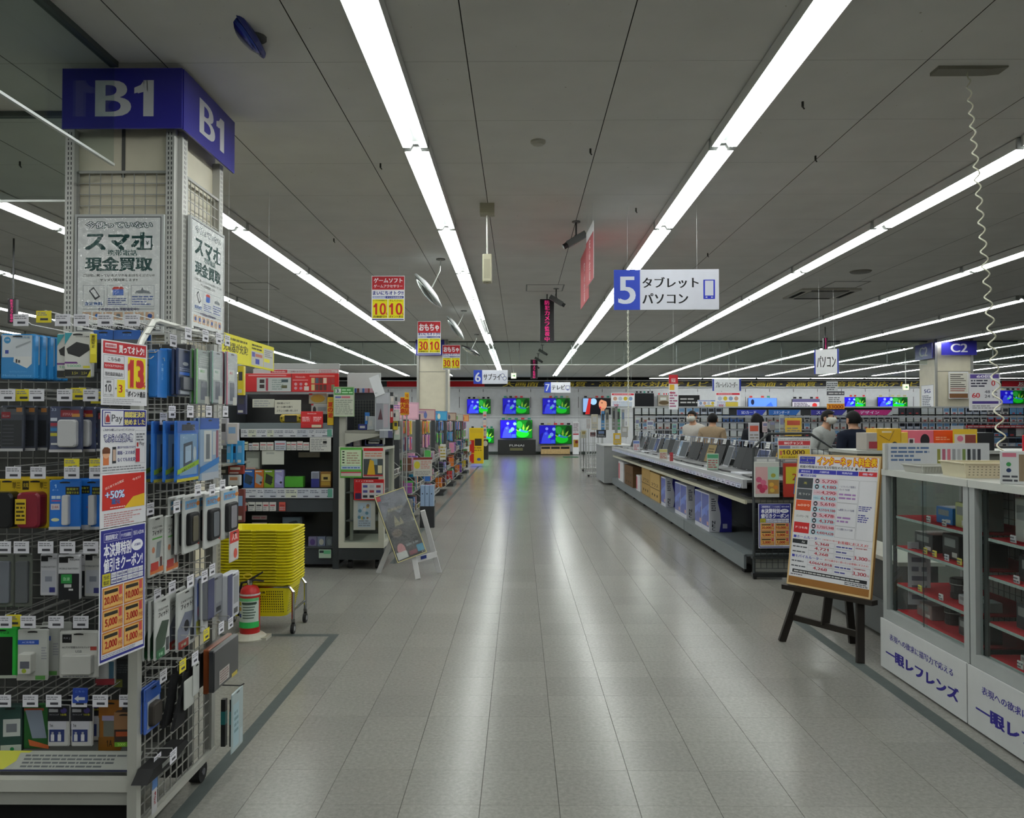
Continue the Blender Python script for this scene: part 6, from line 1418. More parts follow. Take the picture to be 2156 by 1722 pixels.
# ---- white game showcase beside the grey shelf
CY = 7.85
x0, x1 = xpx(714, CY), xpx(809, CY)
zb, zt, yb = gz(1154, CY), gz(941, CY), 8.5
t = thing('game_showcase', 'white framed glass showcase with game posters on a charcoal base', 'showcase', (0, 0, 0))
FR = 'a7a79a'
MB('painted').box(x0, x1, CY, yb, .1, zb - .005, '23272a').build('base_cabinet', t)
b = MB('painted'); b.box(x0, x1, CY - .006, yb, zb, zb + .055, FR); b.build('bottom_frame', t)
MB('painted').box(x0, x1, CY - .006, yb, zt - .03, zt, FR).build('top_frame', t)
for x in (x0, x1 - .055): MB('painted').box(x, x + .055, CY - .006, CY + .05, zb + .055, zt - .03, FR).build('front_post', t)
MB('painted').box(x1 - .055, x1, yb - .05, yb, zb + .055, zt - .03, FR).build('rear_post', t)
MB('glass').quad((x0 + .055, CY + .02, zb + .055), (x1 - .055, CY + .02, zb + .055), (x1 - .055, CY + .02, zt - .03), (x0 + .055, CY + .02, zt - .03), 'ffffff').build('glass_front', t)
MB('glass').quad((x1 - .02, CY + .05, zb + .055), (x1 - .02, yb - .05, zb + .055), (x1 - .02, yb - .05, zt - .03), (x1 - .02, CY + .05, zt - .03), 'ffffff').build('glass_side', t)
MB('painted').box(x0, x1, yb - .02, yb, zb + .055, zt - .03, '4a4c4a').build('back_panel', t)
for y in (1100, 1040): MB('painted').box(x0 + .06, x1 - .06, CY + .06, yb - .03, gz(y, CY), gz(y, CY) + .012, '55585a').build('inner_shelf', t)
MB('steel').box(x0 + .09, x0 + .12, CY + .1, CY + .13, zb + .06, zt - .04, '8c8e88').build('inner_post', t)
for x in (x0 + .08, x1 - .1):
    c = MB('rubber'); c.cyl((x, CY + .1, .045), (x + .04, CY + .1, .045), .045, n=14, col='141415'); c.build('castor', t)
for k in (-1, 1): MB('plastic').lathe([(.008, -.012), (.008, 0)], 8, '9a9a90').build('lock_knob', t, ((x0 + x1) / 2 + .03 * k, CY + .02, zb - .006))
b = MB('painted'); b.box(x0 - .03, x0 + .055, CY + .05, CY + .12, zt, gz(826, CY), '8f8f88'); b.build('upper_post', t)
MB('painted').box(x0 - .03, x1 + .02, CY + .42, CY + .46, zt, gz(822, CY), '2a2c30').build('upper_back', t)
b = MB('painted'); b.box(x0 + .06, x1 + .05, CY, CY + .42, gz(912, CY), gz(906, CY), '6c6c66'); b.prism([(x0 + .06, gz(936, CY)), (x0 + .14, gz(930, CY)), (x1 + .05, gz(913, CY)), (x0 + .06, gz(912, CY))], CY, CY + .01, '8c8c84'); b.build('bracket_shelf', t)
grid(t, 'y', x0 + .07, x1, gz(905, CY), gz(840, CY), CY + .40, .03, .002, '50544f', 'rear_mesh', 0)
def g3(b, w, h): b.rect(-w * .46, h * .73, w * .46, h * .97, '3f7a40', 1); b.rect(-w * .42, h * .78, -w * .14, h * .94, 'b0b8b0', 2); b.text('3.', -w * .28, h * .8, h * .12, '1c2448', 3, bold=.05, w=w * .2); b.lines(-w * .1, h * .76, w * .42, h * .94, 2, '9ac09a', 2, seed=1); b.rect(-w * .42, h * .62, -w * .14, h * .68, '5a5a9a', 1); b.rect(-w * .12, h * .62, w * .3, h * .68, 'a85a6a', 1); b.lines(-w * .42, h * .06, w * .42, h * .58, 8, '7a8278', 1, seed=2); b.frame(-w * .5, 0, w * .5, h, .008, '8aa080', 3)
B('green headed white notice with a 3 above the game showcase', (702, 746, 814, 877), CY - .01, .004, 'a6aa9c', 'notice_board', g3, 'paper', 'sign')
B('blank white board standing over the game showcase', (731, 802, 785, 818), CY + .45, .01, 'a2a4a4', 'blank_board', None, 'paper', 'board')
B('strip of tiny game pictures over the showcase', (746, 802, 817, 827), CY + .4, .008, '8a8088', 'picture_strip', lambda b, w, h: [b.rect(-w * .5 + w * .1 * k, h * .05, -w * .42 + w * .1 * k, h * .95, ['1c3a6a', '4a2c24', '8a8c98', '3a5a8c', '8a5a6a', '6a3a3a', '9a7a84', '7a3c4c', 'a09098', '5a4a50'][k], 1) for k in range(10)], 'paper', 'sign')
def g4(b, w, h): b.rect(-w * .5, h * .94, w * .5, h, '4a8c3a', 2); b.rect(-w * .46, h * .4, w * .46, h * .92, 'a6b498', 1); b.lines(-w * .2, h * .45, w * .4, h * .86, 5, '8a7a6a', 2, seed=3); [b.rect(-w * .4, h * (.48 + .09 * k), -w * .3, h * (.52 + .09 * k), '1c2420', 2) for k in range(5)]; b.rect(-w * .46, h * .28, w * .46, h * .39, '9aa8b4', 1); b.lines(-w * .4, h * .3, w * .4, h * .37, 1, '2c4a8a', 2); b.rect(-w * .46, h * .06, w * .46, h * .18, 'a89a94', 1); b.rect(-w * .46, h * .16, w * .46, h * .2, '9a3040', 2)
B('green framed price notice fixed to the game showcase', (716, 762, 942, 1006), CY - .012, .004, '4f8a3c', 'notice_board', g4, 'paper', 'sign')
def g5(b, w, h): b.rect(-w * .46, h * .88, w * .46, h * .98, '9a1c20', 1); b.lines(-w * .4, h * .68, w * .4, h * .84, 2, 'a06a5a', 1, seed=5); b.rect(-w * .46, h * .04, w * .46, h * .62, '343a3c', 1); b.rect(-w * .1, h * .42, w * .2, h * .62, '6a8088', 2); b.poly([(-w * .3, h * .05), (w * .1, h * .05), (w * .02, h * .55), (-w * .16, h * .6)], 'a88420', 3); b.rect(w * .22, h * .14, w * .42, h * .4, 'b0a888', 3); b.rect(-w * .46, h * .04, w * .46, h * .09, '8a2028', 4)
B('white poster with red heading and yellow shape on the game showcase', (763.5, 808, 942, 1005), CY - .012, .004, 'a4a098', 'poster', g5, 'paper', 'poster')
def g6(b, w, h):
    b.rect(-w * .46, h * .86, w * .46, h * .98, '8a1014', 1); b.text('スイッチ新価格', -w * .15, h * .88, h * .07, 'd0a8a8', 2, w=w * .6); b.rect(-w * .24, h * .06, w * .48, h * .82, 'a09ea0', 1); b.rect(-w * .46, h * .44, -w * .26, h * .82, '8a1216', 1); b.rect(-w * .46, h * .06, -w * .26, h * .34, '2a1c3c', 1)
    r = random.Random(2)
    for k in range(9): b.rect(-w * .2 + w * .22 * (k % 3), h * (.12 + .24 * (k // 3)), -w * .05 + w * .22 * (k % 3), h * (.24 + .24 * (k // 3)), r.choice(['1c2024', '7a2c30', '3a3a6a', '2a5a4a', '8a8a90']), 2)
B('red poster with a table of small goods on the game showcase', (745, 808.5, 1009, 1053), CY - .016, .004, '9c1a1e', 'poster', g6, 'paper', 'poster')
def g7(b, w, h):
    r = random.Random(6); b.rect(-w * .3, h * .1, w * .3, h * .9, '8a98a4', 1)
    for k in range(12): b.disc(r.uniform(-.25, .25) * w, r.uniform(.35, .85) * h, w * r.uniform(.05, .1), r.choice(['3a4a5a', '6a5a4a', '9a8a50', '8aa0b0', 'a0a0a0', '4a6a7a']), 2, n=8)
    b.lines(-w * .26, h * .12, w * .26, h * .34, 3, '6a7078', 2, seed=3)
B('pale leaflet with blotchy picture taped inside the game showcase', (744, 790, 1052, 1116), CY + .012, .003, '9c9e98', 'poster', g7, 'paper', 'poster')
for k, (x0_, x1_, y0, y1, c, n) in enumerate(((768, 775, 868, 893, '2c6ab0', 'tiny blue'), (754, 772, 893, 905, '222a66', 'navy'), (773, 786, 876, 905, '9aa0a4', 'white leaning'), (770, 808, 918, 936, '9a9c98', 'white rounded'), (768, 806, 925, 938, '3a3c6a', 'dull violet'), (744, 758, 918, 939, 'a0989a', 'white pink printed'), (720, 742, 920, 940, '24284c', 'dark navy'))):
    B('%s item on the shelf over the game showcase' % n, (x0_, x1_, y0, y1), CY + .12, .08, c, 'game_box', lambda b, w, h: b.rect(-w * .3, h * .3, w * .3, h * .7, 'a8a8a8' if k != 3 else '6a7078', 1), cat='box')
# clear leaflet holder with leaning flyers, and books on the side facing the aisle
o = B('clear leaflet holder full of pale flyers above the showcase corner', (789, 820, 826, 908), CY - .02, .03, '8e9298', 'leaflet_holder', lambda b, w, h: b.rect(-w * .42, h * .05, w * .05, h * .74, '7a7c84', 1) and b.poly([(-w * .3, h * .3), (-w * .1, h * .6), (w * .04, h * .3)], '4a3038', 2) and b.rect(w * .1, h * .1, w * .4, h * .7, '9a9098', 1) and b.rect(-w * .4, h * .72, w * .46, h * .98, 'a2a4ac', 2), 'gloss', 'holder')
c = MB('paper'); c.box(-.05, .05, 0, .012, 0, .22, 'a4a6aa', front='aeb0b4'); c.build('leaning_flyer', o, (-.02, -.01, .36), (-.3, -.38, 0))
for k in range(3): B('grey brochure in the stepped holder above the white stand, %s of three' % ORD[k], (799 + 9 * k, 808 + 9 * k, 904, 922), CY - .04, .02, ('7c8088', '848890', '4a4c6a')[k], 'brochure', lambda b, w, h: b.rect(-w * .5, h * .86, w * .5, h, 'c0c4c8', 1), 'gloss', 'brochure')
for k, (x0_, x1_, y0, y1, c, n) in enumerate(((822, 830, 834, 852, 'a8a4a0', 'upper pale'), (830, 838, 832, 852, '8a8a8a', 'upper grey'), (821, 828, 860, 890, '8c1a1a', 'red'), (827, 834, 866, 886, 'a09c98', 'white'), (832, 841, 862, 886, 'a8a8a2', 'leaning white'), (828, 838, 886, 905, 'a8982c', 'yellow'), (829, 843, 898, 926, '8c968c', 'slanted pale green'))):
    B('%s book on the showcase side facing the aisle' % n, (x0_, x1_, y0, y1), CY + .1 + .03 * k, .03, c, 'book', lambda b, w, h: b.rect(-w * .3, h * .4, w * .3, h * .8, '2c2c30' if k % 2 else 'b8b0a8', 1), rz=.5, group='books on the showcase side')
def y10(b, w, h): b.rect(-w * .44, h * .02, w * .44, h * .98, 'c09820', 1); b.text('10', 0, h * .78, h * .14, '9a2a14', 2, bold=.06, w=w * .6); b.vtext('倍進呈', 0, h * .7, h * .2, '9a2a14', 2, bold=.05)
B('upright yellow card with a red 10 beside the toy racks', (852, 861, 826, 873), 8.9, .003, 'c09820', 'promo_card', y10, 'paper', 'card', rz=.15)
B('lower yellow card with red characters joined to the 10 card', (843, 852, 836, 874), 8.86, .003, 'bc921e', 'promo_card', lambda b, w, h: b.vtext('最大進', 0, h * .95, h * .26, '9a2a14', 1, bold=.05), 'paper', 'card', rz=.15)
for q in SC.objects:
    if q.get('label', '').endswith('to the 10 card') or 'with a red 10 beside' in q.get('label', ''): MB('steel').box(-.008, .008, .006, .022, -q.location.z, .02, '8c8e8c').build('pole', q)
# ---- tilted poster on a white A-shaped stand
t = thing('poster_stand', 'white legged poster stand with a tilted dark framed poster on the aisle edge', 'poster stand', (-1.0, 7.6, 0))
WL = 'b3b3b4'
for p, q in (((-.385, .09, 0), (-.12, .0, .62)), ((.045, -.21, 0), (-.1, -.02, .62)), ((.212, .11, 0), (.06, .0, .62))): MB('painted').bar(p, q, .045, .03, WL).build('leg', t)
b = MB('painted'); b.bar((.0, -.155, .165), (.19, .06, .19), .012, .055, WL); b.build('cross_bar', t)
b = MB('paper'); b.bar((.055, -.1, .18), (.1, -.05, .185), .016, .03, '22306a'); b.build('maker_plate', t)
w, h = .30, .66
b = MB('plastic'); b.box(-w / 2, w / 2, 0, .018, 0, h, '1c1d1f'); b.frame(-w / 2, 0, w / 2, h, .009, '9a9468', 2)
b.rect(-w * .47, h * .02, w * .47, h * .98, '1c1e20', 1); b.rect(-w * .47, h * .6, w * .47, h * .98, '4c505a', 2); b.poly([(-w * .47, h * .6), (-w * .2, h * .78), (w * .1, h * .66), (w * .47, h * .8), (w * .47, h * .5), (-w * .47, h * .5)], '25282c', 3)
b.poly([(-w * .2, h * .5), (-w * .1, h * .66), (0, h * .52), (w * .06, h * .62), (w * .12, h * .5)], '5e5a42', 4); b.disc(-w * .2, h * .4, w * .16, '4a4038', 4, rz=h * .06); b.disc(w * .2, h * .44, w * .14, '26282a', 4, rz=h * .05)
b.rect(-w * .46, h * .91, -w * .34, h * .98, '8a1c1c', 4); b.text('好評発売中', 0, h * .72, h * .04, '8a8468', 5, w=w * .5); b.disc(-w * .24, h * .16, w * .13, '8a5a5c', 4, rz=h * .09); b.rect(-w * .44, h * .03, -w * .1, h * .13, '8e9290', 5); b.rect(-w * .04, h * .04, w * .22, h * .1, '5c2430', 4); b.rect(w * .24, h * .05, w * .46, h * .15, '2a6a84', 4); b.text('2021.3.26', w * .14, h * .18, h * .03, '8a9098', 4, w=w * .4)
o = b.build('poster_board', t, (-.01, -.20, .20), (-.26, -.29, .42))
# crinkled clear film over it
g = MB('film'); n = 8; vs = []
rr_ = random.Random(4)
for j in range(n + 1):
    for i in range(5): vs.append((-w * .46 + w * .92 * i / 4, -.012 - .012 * math.sin(j * 1.7 + i * .8) + rr_.uniform(-.004, .004), h * .02 + h * .96 * j / n))
g.add(vs, [(j * 5 + i, j * 5 + i + 1, (j + 1) * 5 + i + 1, (j + 1) * 5 + i) for j in range(n) for i in range(4)], 'e8ecec'); g.build('clear_film', o, smooth=True)

# ================================================================ toy racks along the aisle
def wire_basket(w, d, zb, zf, col='9c9e9a'):
    """open wire basket: back at x = 0, front at x = d with a low lip, ends chamfered (local x out to the aisle)"""
    b = MB('steel'); r = .005
    for y in [-w / 2 + w * k / 7 for k in range(8)]: b.tube([(0, y, zf + .02), (0, y, zb), (d * .7, y, zb + .015), (d, y, zb + .08), (d, y, zb + .16)], r * .8, 4, col)
    for x, z in ((0, zb), (d * .7, zb + .015), (d, zb + .16), (d, zb + .1), (0, zf + .02), (d * .35, zb + .008)): b.bar((x, -w / 2, z), (x, w / 2, z), r * 2, r * 2, col)
    for y in (-w / 2, w / 2):
        b.tube([(0, y, zf + .02), (d * .6, y, zf), (d, y, zb + .16)], r, 4, col)
        b.bar((d * .33, y, zb), (d * .33, y, zf + .01), r * 1.6, r * 1.6, col); b.bar((0, y, zb + .12), (d * .9, y, zb + .12), r * 1.6, r * 1.6, col)
    return b.mesh('wire_basket')
WB = wire_basket(.8, .26, 0, .25)
TOYC = ['b04a6a', 'c07a94', '8a4a8c', '3a6ab0', '2c8ab0', 'b03030', 'c06a28', 'b8a02c', '4a9a4c', '2a2c34', '8a8c94', 'a8a8a8', '5a3a2c', '6a4a9a', 'c08aa0', '2a4a6a']
CN = ['rose', 'pink', 'purple', 'blue', 'sky blue', 'red', 'orange', 'yellow', 'green', 'black', 'grey', 'white', 'brown', 'violet', 'pale pink', 'slate blue']
rt = random.Random(21)
ni = 0
RKN = ['beside the poster stand', 'second along the aisle', 'third along the aisle', 'fourth along the aisle', 'fifth along the aisle', 'sixth along the aisle', 'by the yellow stand']
toycount = {}
for k in range(7):
    y = 9.25 + 2.35 * k
    xb = -1.74
    t = thing('toy_rack', 'toy rack with three wire baskets on the aisle end, %s' % RKN[k], 'display rack', (xb, y, 0), 0, 'toy racks along the aisle')
    MB('painted').box(-.9, 0, -.44, .44, .06, 1.5, '6b6c68').build('rack_core', t)
    for s in (-1, 1): MB('painted').box(-.05, .03, s * .46 - .02, s * .46 + .02, 0, 1.62, '2b2d2f').build('post', t)
    MB('painted').box(-.9, .2, -.44, .44, .0, .06, '232527').build('base', t)
    for z in (.14, .44, .76): link('wire_basket', WB, t, (0.01, 0, z))
    bd = MB('painted'); bd.box(.0, .03, -.44, .44, 1.08, 1.1, '77787a'); bd.build('hook_rail', t)
    # goods in the baskets
    for lv, z in enumerate((.16, .46, .78)):
        n = 6 if k < 3 else 4
        for j in range(n):
            c = rt.randrange(len(TOYC)); yy = -.36 + .72 * (j + .5) / n; hh = rt.uniform(.14, .24)
            lab = '%s toy box, %s basket, toy rack %s' % (CN[c], ('lowest', 'middle', 'top')[lv], RKN[k])
            q = toycount.get(lab, 0); toycount[lab] = q + 1
            b = MB('gloss'); ww = .66 / n; b.cbox(-ww / 2, ww / 2, 0, .12, 0, hh, TOYC[c], .003)
            c2 = rt.choice(TOYC); b.rect(-ww * .4, hh * .45, ww * .4, hh * .9, c2, 1); b.rect(-ww * .3, hh * .1, ww * .3, hh * .3, rt.choice(['b0b0b0', 'c0b060', '2a2c34', 'b8a8a8']), 1); b.disc(rt.uniform(-.1, .1) * ww, hh * .66, ww * .2, rt.choice(TOYC), 2, n=8)
            o = b.build('toy_box', None, (xb + .16 + rt.uniform(-.03, .05), y + yy, z), pi / 2 + rt.uniform(-.12, .12))
            tag(o, lab if q == 0 else lab.replace(' toy box,', ' toy box %s of its kind,' % ('second', 'third', 'fourth', 'fifth', 'sixth', 'seventh')[q - 1]), 'toy', 'toys in the wire baskets')
    # hanging packs above, two rows
    for lv, z in enumerate((1.10, 1.34)):
        n = 5 if k < 3 else 4
        c = rt.randrange(len(TOYC)) if not (k == 0 and lv == 0) else 1
        for j in range(n):
            yy = -.36 + .72 * (j + .5) / n; hh = rt.uniform(.18, .23)
            if j == n // 2 and not (k == 0 and lv == 0): c = rt.randrange(len(TOYC))
            b = MB('gloss'); ww = .6 / n; b.cbox(-ww / 2, ww / 2, 0, .02, -hh, 0, TOYC[c], .003)
            c2 = rt.choice(TOYC); b.rect(-ww * .4, -hh * .5, ww * .4, -hh * .15, c2, 1); b.disc(0, -hh * .66, ww * .3, rt.choice(['b8b8b8', '2a2c34', 'c0a040', c2]), 1, n=8)
            lab = '%s toy pack, %s row, toy rack %s' % (CN[c], ('lower', 'upper')[lv], RKN[k])
            q = toycount.get(lab, 0); toycount[lab] = q + 1
            o = b.build('toy_pack', None, (xb + .07 + .05 * (j % 2), y + yy, z + .16), pi / 2)
            tag(o, lab if q == 0 else lab.replace(' toy pack,', ' toy pack %s of its kind,' % ORD[q]), 'toy', 'hanging toy packs')
    for s in range(3):
        p = MB('paper'); p.box(-.04, .04, 0, .002, 0, .055, 'a8a23c' if (k + s) % 2 else 'a6a6a6'); p.lines(-.034, .008, .034, .045, 2, '5a5a3a', 1, seed=k + s); p.build('price_tag', t, (.275, -.2 + .2 * s, (.14, .44, .76)[s] + .1), pi / 2)
    # header boards of every rack
    hc = ['9a94a8', 'b08a98', '8a5a60', '2a6a9a', '6a4a44', '8c8c84', 'a84a40'][k]
    def hb_(b, w, h, k=k): b.rect(-w * .45, h * .1, w * .45, h * .9, ['b0a8b4', 'c49aa8', 'a08a84', '3a8ab0', '9a8a7a', 'a0a098', 'c08a4c'][k], 1) and b.disc(w * .05, h * .45, h * .26, ['a05a8a', 'c05a60', '4a5a8a', 'c0c0b0', '3a3a4a', '6a8a5a', 'a03030'][k], 2, rz=h * .3) and b.lines(-w * .4, h * .6, w * .1, h * .84, 2, '6a4a8a', 2, seed=k)
    board('header_board', '%s picture board on top of the toy rack %s' % (('lilac', 'pink', 'dark', 'bright blue', 'brown', 'ivory', 'orange')[k], RKN[k]), 'sign', (xb + .04, y, 1.52), pi / 2 - .5, .7, .26 if k < 2 else .2, hb_, back=hc, t=.01)
# boxes and notices standing at the front of the nearer racks
for k in range(3): B('pale blue boxed toy standing in the lowest basket, %s of three' % ORD[k], (885 + 9.5 * k, 894 + 9.5 * k, 1022, 1066), 11.0, .1, '7e92ac', 'toy_box', lambda b, w, h: b.disc(0, h * .6, w * .15, '1c2430', 1) and b.rect(-w * .5, 0, -w * .42, h, '5a708c', 1), cat='toy')
l, w, h = bx(884, 914, 1066, 1084, 11.0)
tag(MB('painted').box(-w / 2, w / 2, 0, .12, .0, l.z + h - .001, '232527').build('display_plinth', None, (l.x, 11.0, 0)), 'dark plinth under the pale blue boxed toys', 'plinth')
def wn(b, w, h): b.rect(-w * .5, h * .88, w * .5, h, '6a2a24', 1); b.lines(-w * .1, h * .4, w * .46, h * .84, 5, 'a07068', 1, seed=3); b.disc(-w * .3, h * .6, w * .16, 'a8a030', 1, rz=h * .2); b.lines(-w * .4, h * .06, w * .4, h * .3, 3, '7a7a78', 1, seed=4)
B('white notice with yellow star hung on the second toy rack', (870, 910, 963, 1003), 9.9, .004, 'a2a29a', 'notice_board', wn, 'paper', 'sign', rz=.3)
B('wire hung white card among the toy baskets', (926, 939, 935, 968), 11.5, .003, 'a8a8a0', 'notice_card', prn('8a7a3a', 4, 3), 'paper', 'card', rz=.3)
# yellow floor stand at the end of the toy racks
def ys(b, w, h):
    b.rect(-w * .42, h * .86, w * .42, h * .97, 'b89a20', 1); b.rect(-w * .1, h * .5, w * .4, h * .7, '2a2418', 1); b.lines(-w * .4, h * .34, w * .4, h * .48, 2, '8a6a14', 1, seed=2); b.rect(-w * .46, h * .3, -w * .14, h * .66, '9a1e18', 2); b.rect(-w * .46, h * .02, -w * .16, h * .28, '9a1e18', 2); b.disc(w * .2, h * .12, w * .14, '3a4a8a', 2, rz=h * .04)
B('yellow and red cardboard floor stand where the toy racks end', (988, 1017, 901, 976), 26.3, .5, 'bfa018', 'floor_stand', ys, 'paper', 'stand')
B('white striped pole display rising behind the yellow floor stand', (1017, 1024, 866, 925), 26.9, .12, 'a8a0a0', 'pole_display', lambda b, w, h: [b.rect(-w * .4, h * (.05 + .13 * q), w * .4, h * (.11 + .13 * q), ['b05050', '9a9aa0', '50608a'][q % 3], 1) for q in range(7)], 'paper', 'stand')
B('dark figure shaped stand at the foot of the pole display', (1016, 1028, 925, 968), 26.9, .2, '2a2c30', 'floor_stand', lambda b, w, h: b.disc(0, h * .8, w * .4, 'a8a8a8', 1, rz=h * .14), 'paper', 'stand')
# ================================================================ laptop counter along the aisle
LX, LY0, LY1 = 2.16, 7.55, 18.2
t = thing('laptop_counter', 'long two tier laptop counter with price strip along the aisle', 'counter', (0, 0, 0))
GD = '4b5052'
MB('painted').box(LX + .02, 2.8, LY0, LY1, .895, .92, '5f6262').build('counter_top', t)
MB('painted').box(LX - .02, LX + .02, LY0, LY1, .84, .925, '8f9194').build('price_rail', t)
b = MB('painted'); b.box(LX + .02, 2.8, LY0, LY1, .70, .722, '77776f'); b.box(LX, LX + .02, LY0, LY1, .69, .728, '9c9a88'); b.build('middle_shelf', t)
MB('painted').box(LX, 2.8, LY0, LY1, .19, .212, '585e60').build('lower_deck', t)
for k in range(2):
    MB('painted').box(LX - .012, LX + .01, (LY0, 10.3)[k], (10.28, LY1)[k], .07, .205, '565c5f').build('kick_fascia', t)
for k in range(9): MB('rubber').box(LX + .05, LX + .12, LY0 + .2 + k * 1.25, LY0 + .3 + k * 1.25, 0, .07, '1a1a1b').build('foot', t)
MB('painted').box(2.76, 2.8, LY0, LY1, .212, 1.0, '3a3d3e').build('back_panel', t)
for y in (10.3, 13.0, 15.7): MB('painted').box(2.66, 2.76, y, y + .05, .2, 1.25, '2c2f30').build('upright', t)
grid(t, 'x', LY0, LY1, .95, 1.25, 2.78, .15, .004, '6a7488', 'rear_fence', .008)
pc = []
for k in range(5):
    b = MB('gloss'); b.box(-.085, .085, 0, .002, 0, .085, ('9aa0b4', 'a4a4b0', '9a9cae', 'a8a8b4', 'a49cae')[k]); b.lines(-.075, .03, .075, .078, 3, '4a4c60', 1, seed=k); b.rect(-.03, .008, .06, .024, '33344a', 1); b.rect(.04, .05, .075, .075, ['8a3a4a', '3a5a9a', '9a9a30', '33343c', '6a4a8a'][k], 2); pc.append(b.mesh('price_card'))
for k in range(54): link('price_card', pc[(k * 7) % 5], t, (LX - .03, LY0 + .14 + k * .195, .838), (-.22, 0, -pi / 2))
# end frame facing the camera
EY = 7.42
t = thing('counter_end_frame', 'dark mesh end frame of the laptop counter with chamfered top corners', 'end frame', (0, EY, 0))
ex = lambda p: xpx(p, EY)
b = MB('painted'); b.tube([(ex(1586), 0, .04), (ex(1586), 0, ypx(942, EY)), (ex(1617), 0, ypx(913, EY)), (ex(1704), 0, ypx(912, EY)), (ex(1760), 0, ypx(948, EY)), (ex(1760), 0, .04)], .014, 8, '2c3032'); b.build('tube_frame', t)
grid(t, 'y', ex(1588), ex(1758), .1, ypx(946, EY), .0, .055, .0022, '34383a', 'wire_mesh', 0)
MB('painted').box(ex(1588), ex(1758), .03, .05, .24, .66, '26292a').build('dark_panel', t)
MB('painted').box(ex(1588), ex(1758), .05, .06, .06, .19, '8f918c').build('white_base_panel', t)
MB('painted').box(ex(1582), ex(1762), -.02, .04, .19, .215, '26292a').build('base_shelf', t)
MB('painted').box(ex(1582), ex(1762), -.02, .04, .02, .06, '1c1e1f').build('base_bar', t)
c = MB('rubber'); c.cyl((ex(1584), 0, .03), (ex(1590), 0, .03), .03, n=12, col='161617'); c.build('castor', t)
# leaflet pockets, posters and sign on the end frame
def fl(b, w, h): b.rect(-w * .48, h * .1, w * .02, h * .86, 'b08c8c', 1); [b.disc(w * x, h * z, w * .12, c, 2, rz=h * .08) for x, z, c in ((-.34, .5, 'a04a62'), (-.16, .42, 'b05a74'), (-.3, .3, '8a2c44'), (-.1, .28, 'a83c5a'), (-.2, .2, '962c48'))]; b.rect(w * .03, h * .5, w * .48, h * .86, '8aa898', 1); b.rect(w * .03, h * .1, w * .48, h * .5, '8a6a3a', 1); [b.disc(w * x, h * z, w * .1, c, 2, rz=h * .06) for x, z, c in ((.25, .62, '8a8a3a'), (.18, .36, 'b08a3a'), (.34, .28, 'a86a2c'), (.2, .2, 'a89040'))]
B('leaflet with pink flowers and food in a wire pocket of the end frame', (1590, 1641, 973, 1047), EY - .06, .03, 'a4a4a0', 'leaflet', fl, 'paper', 'leaflet')
B('red and yellow leaflet in the second wire pocket of the end frame', (1651, 1690, 976, 1047), EY - .06, .03, '8c2a20', 'leaflet', lambda b, w, h: b.rect(-w * .4, h * .4, w * .5, h * .9, 'a89a2c', 1) and b.text('20', w * .2, h * .5, h * .2, '8a2c20', 2, bold=.05) and b.poly([(0, h * .1), (w * .3, h * .1), (w * .3, h * .6), (w * .1, h * .6)], '2c6a9c', 3), 'paper', 'leaflet')
for k, (x0, x1) in enumerate(((1589, 1642), (1650, 1691))): B('grey printed lip of the %s leaflet pocket' % ORD[k], (x0, x1, 962, 975), EY - .03, .02, '77797a', 'leaflet_pocket', prn('a8a8a8', 1, k), 'plastic', 'holder')
l, w, h = bx(1597, 1666, 1061, 1154, EY - .05)
board('poster', 'small coupon poster with six orange boxes on the laptop end frame', 'poster', l, .05, w, h, coupon, back='b8b8c0', t=.003)
def big(b, w, h):
    b.rect(-w * .48, h * .66, w * .48, h * .86, 'a4343a', 1); b.text('BIGチャンス', -w * .02, h * .69, h * .13, 'd4c4c4', 2, bold=.04, w=w * .56); b.text('テレワークはヤマダにおまかせ!', 0, h * .89, h * .07, '44464c', 2, w=w * .9); b.rect(-w * .46, h * .5, -w * .12, h * .63, '6a6a8c', 1); b.text('26日〜28日', w * .18, h * .52, h * .08, '4a4a50', 1, w=w * .5)
    b.rect(-w * .47, h * .04, w * .47, h * .48, 'b8a030', 1); b.text('10,000', -w * .02, h * .19, h * .24, '4a2c1c', 2, bold=.06, w=w * .66); b.rect(-w * .44, h * .2, -w * .37, h * .4, 'a85a4a', 2); b.text('ギフト相当券プレゼント', 0, h * .06, h * .08, '4a4020', 2, w=w * .8)
B('white, red and yellow card reading 10,000 above the leaflet pockets', (1638, 1707, 922, 967), EY - .04, .003, 'b4b4b4', 'promo_card', big, 'paper', 'card')
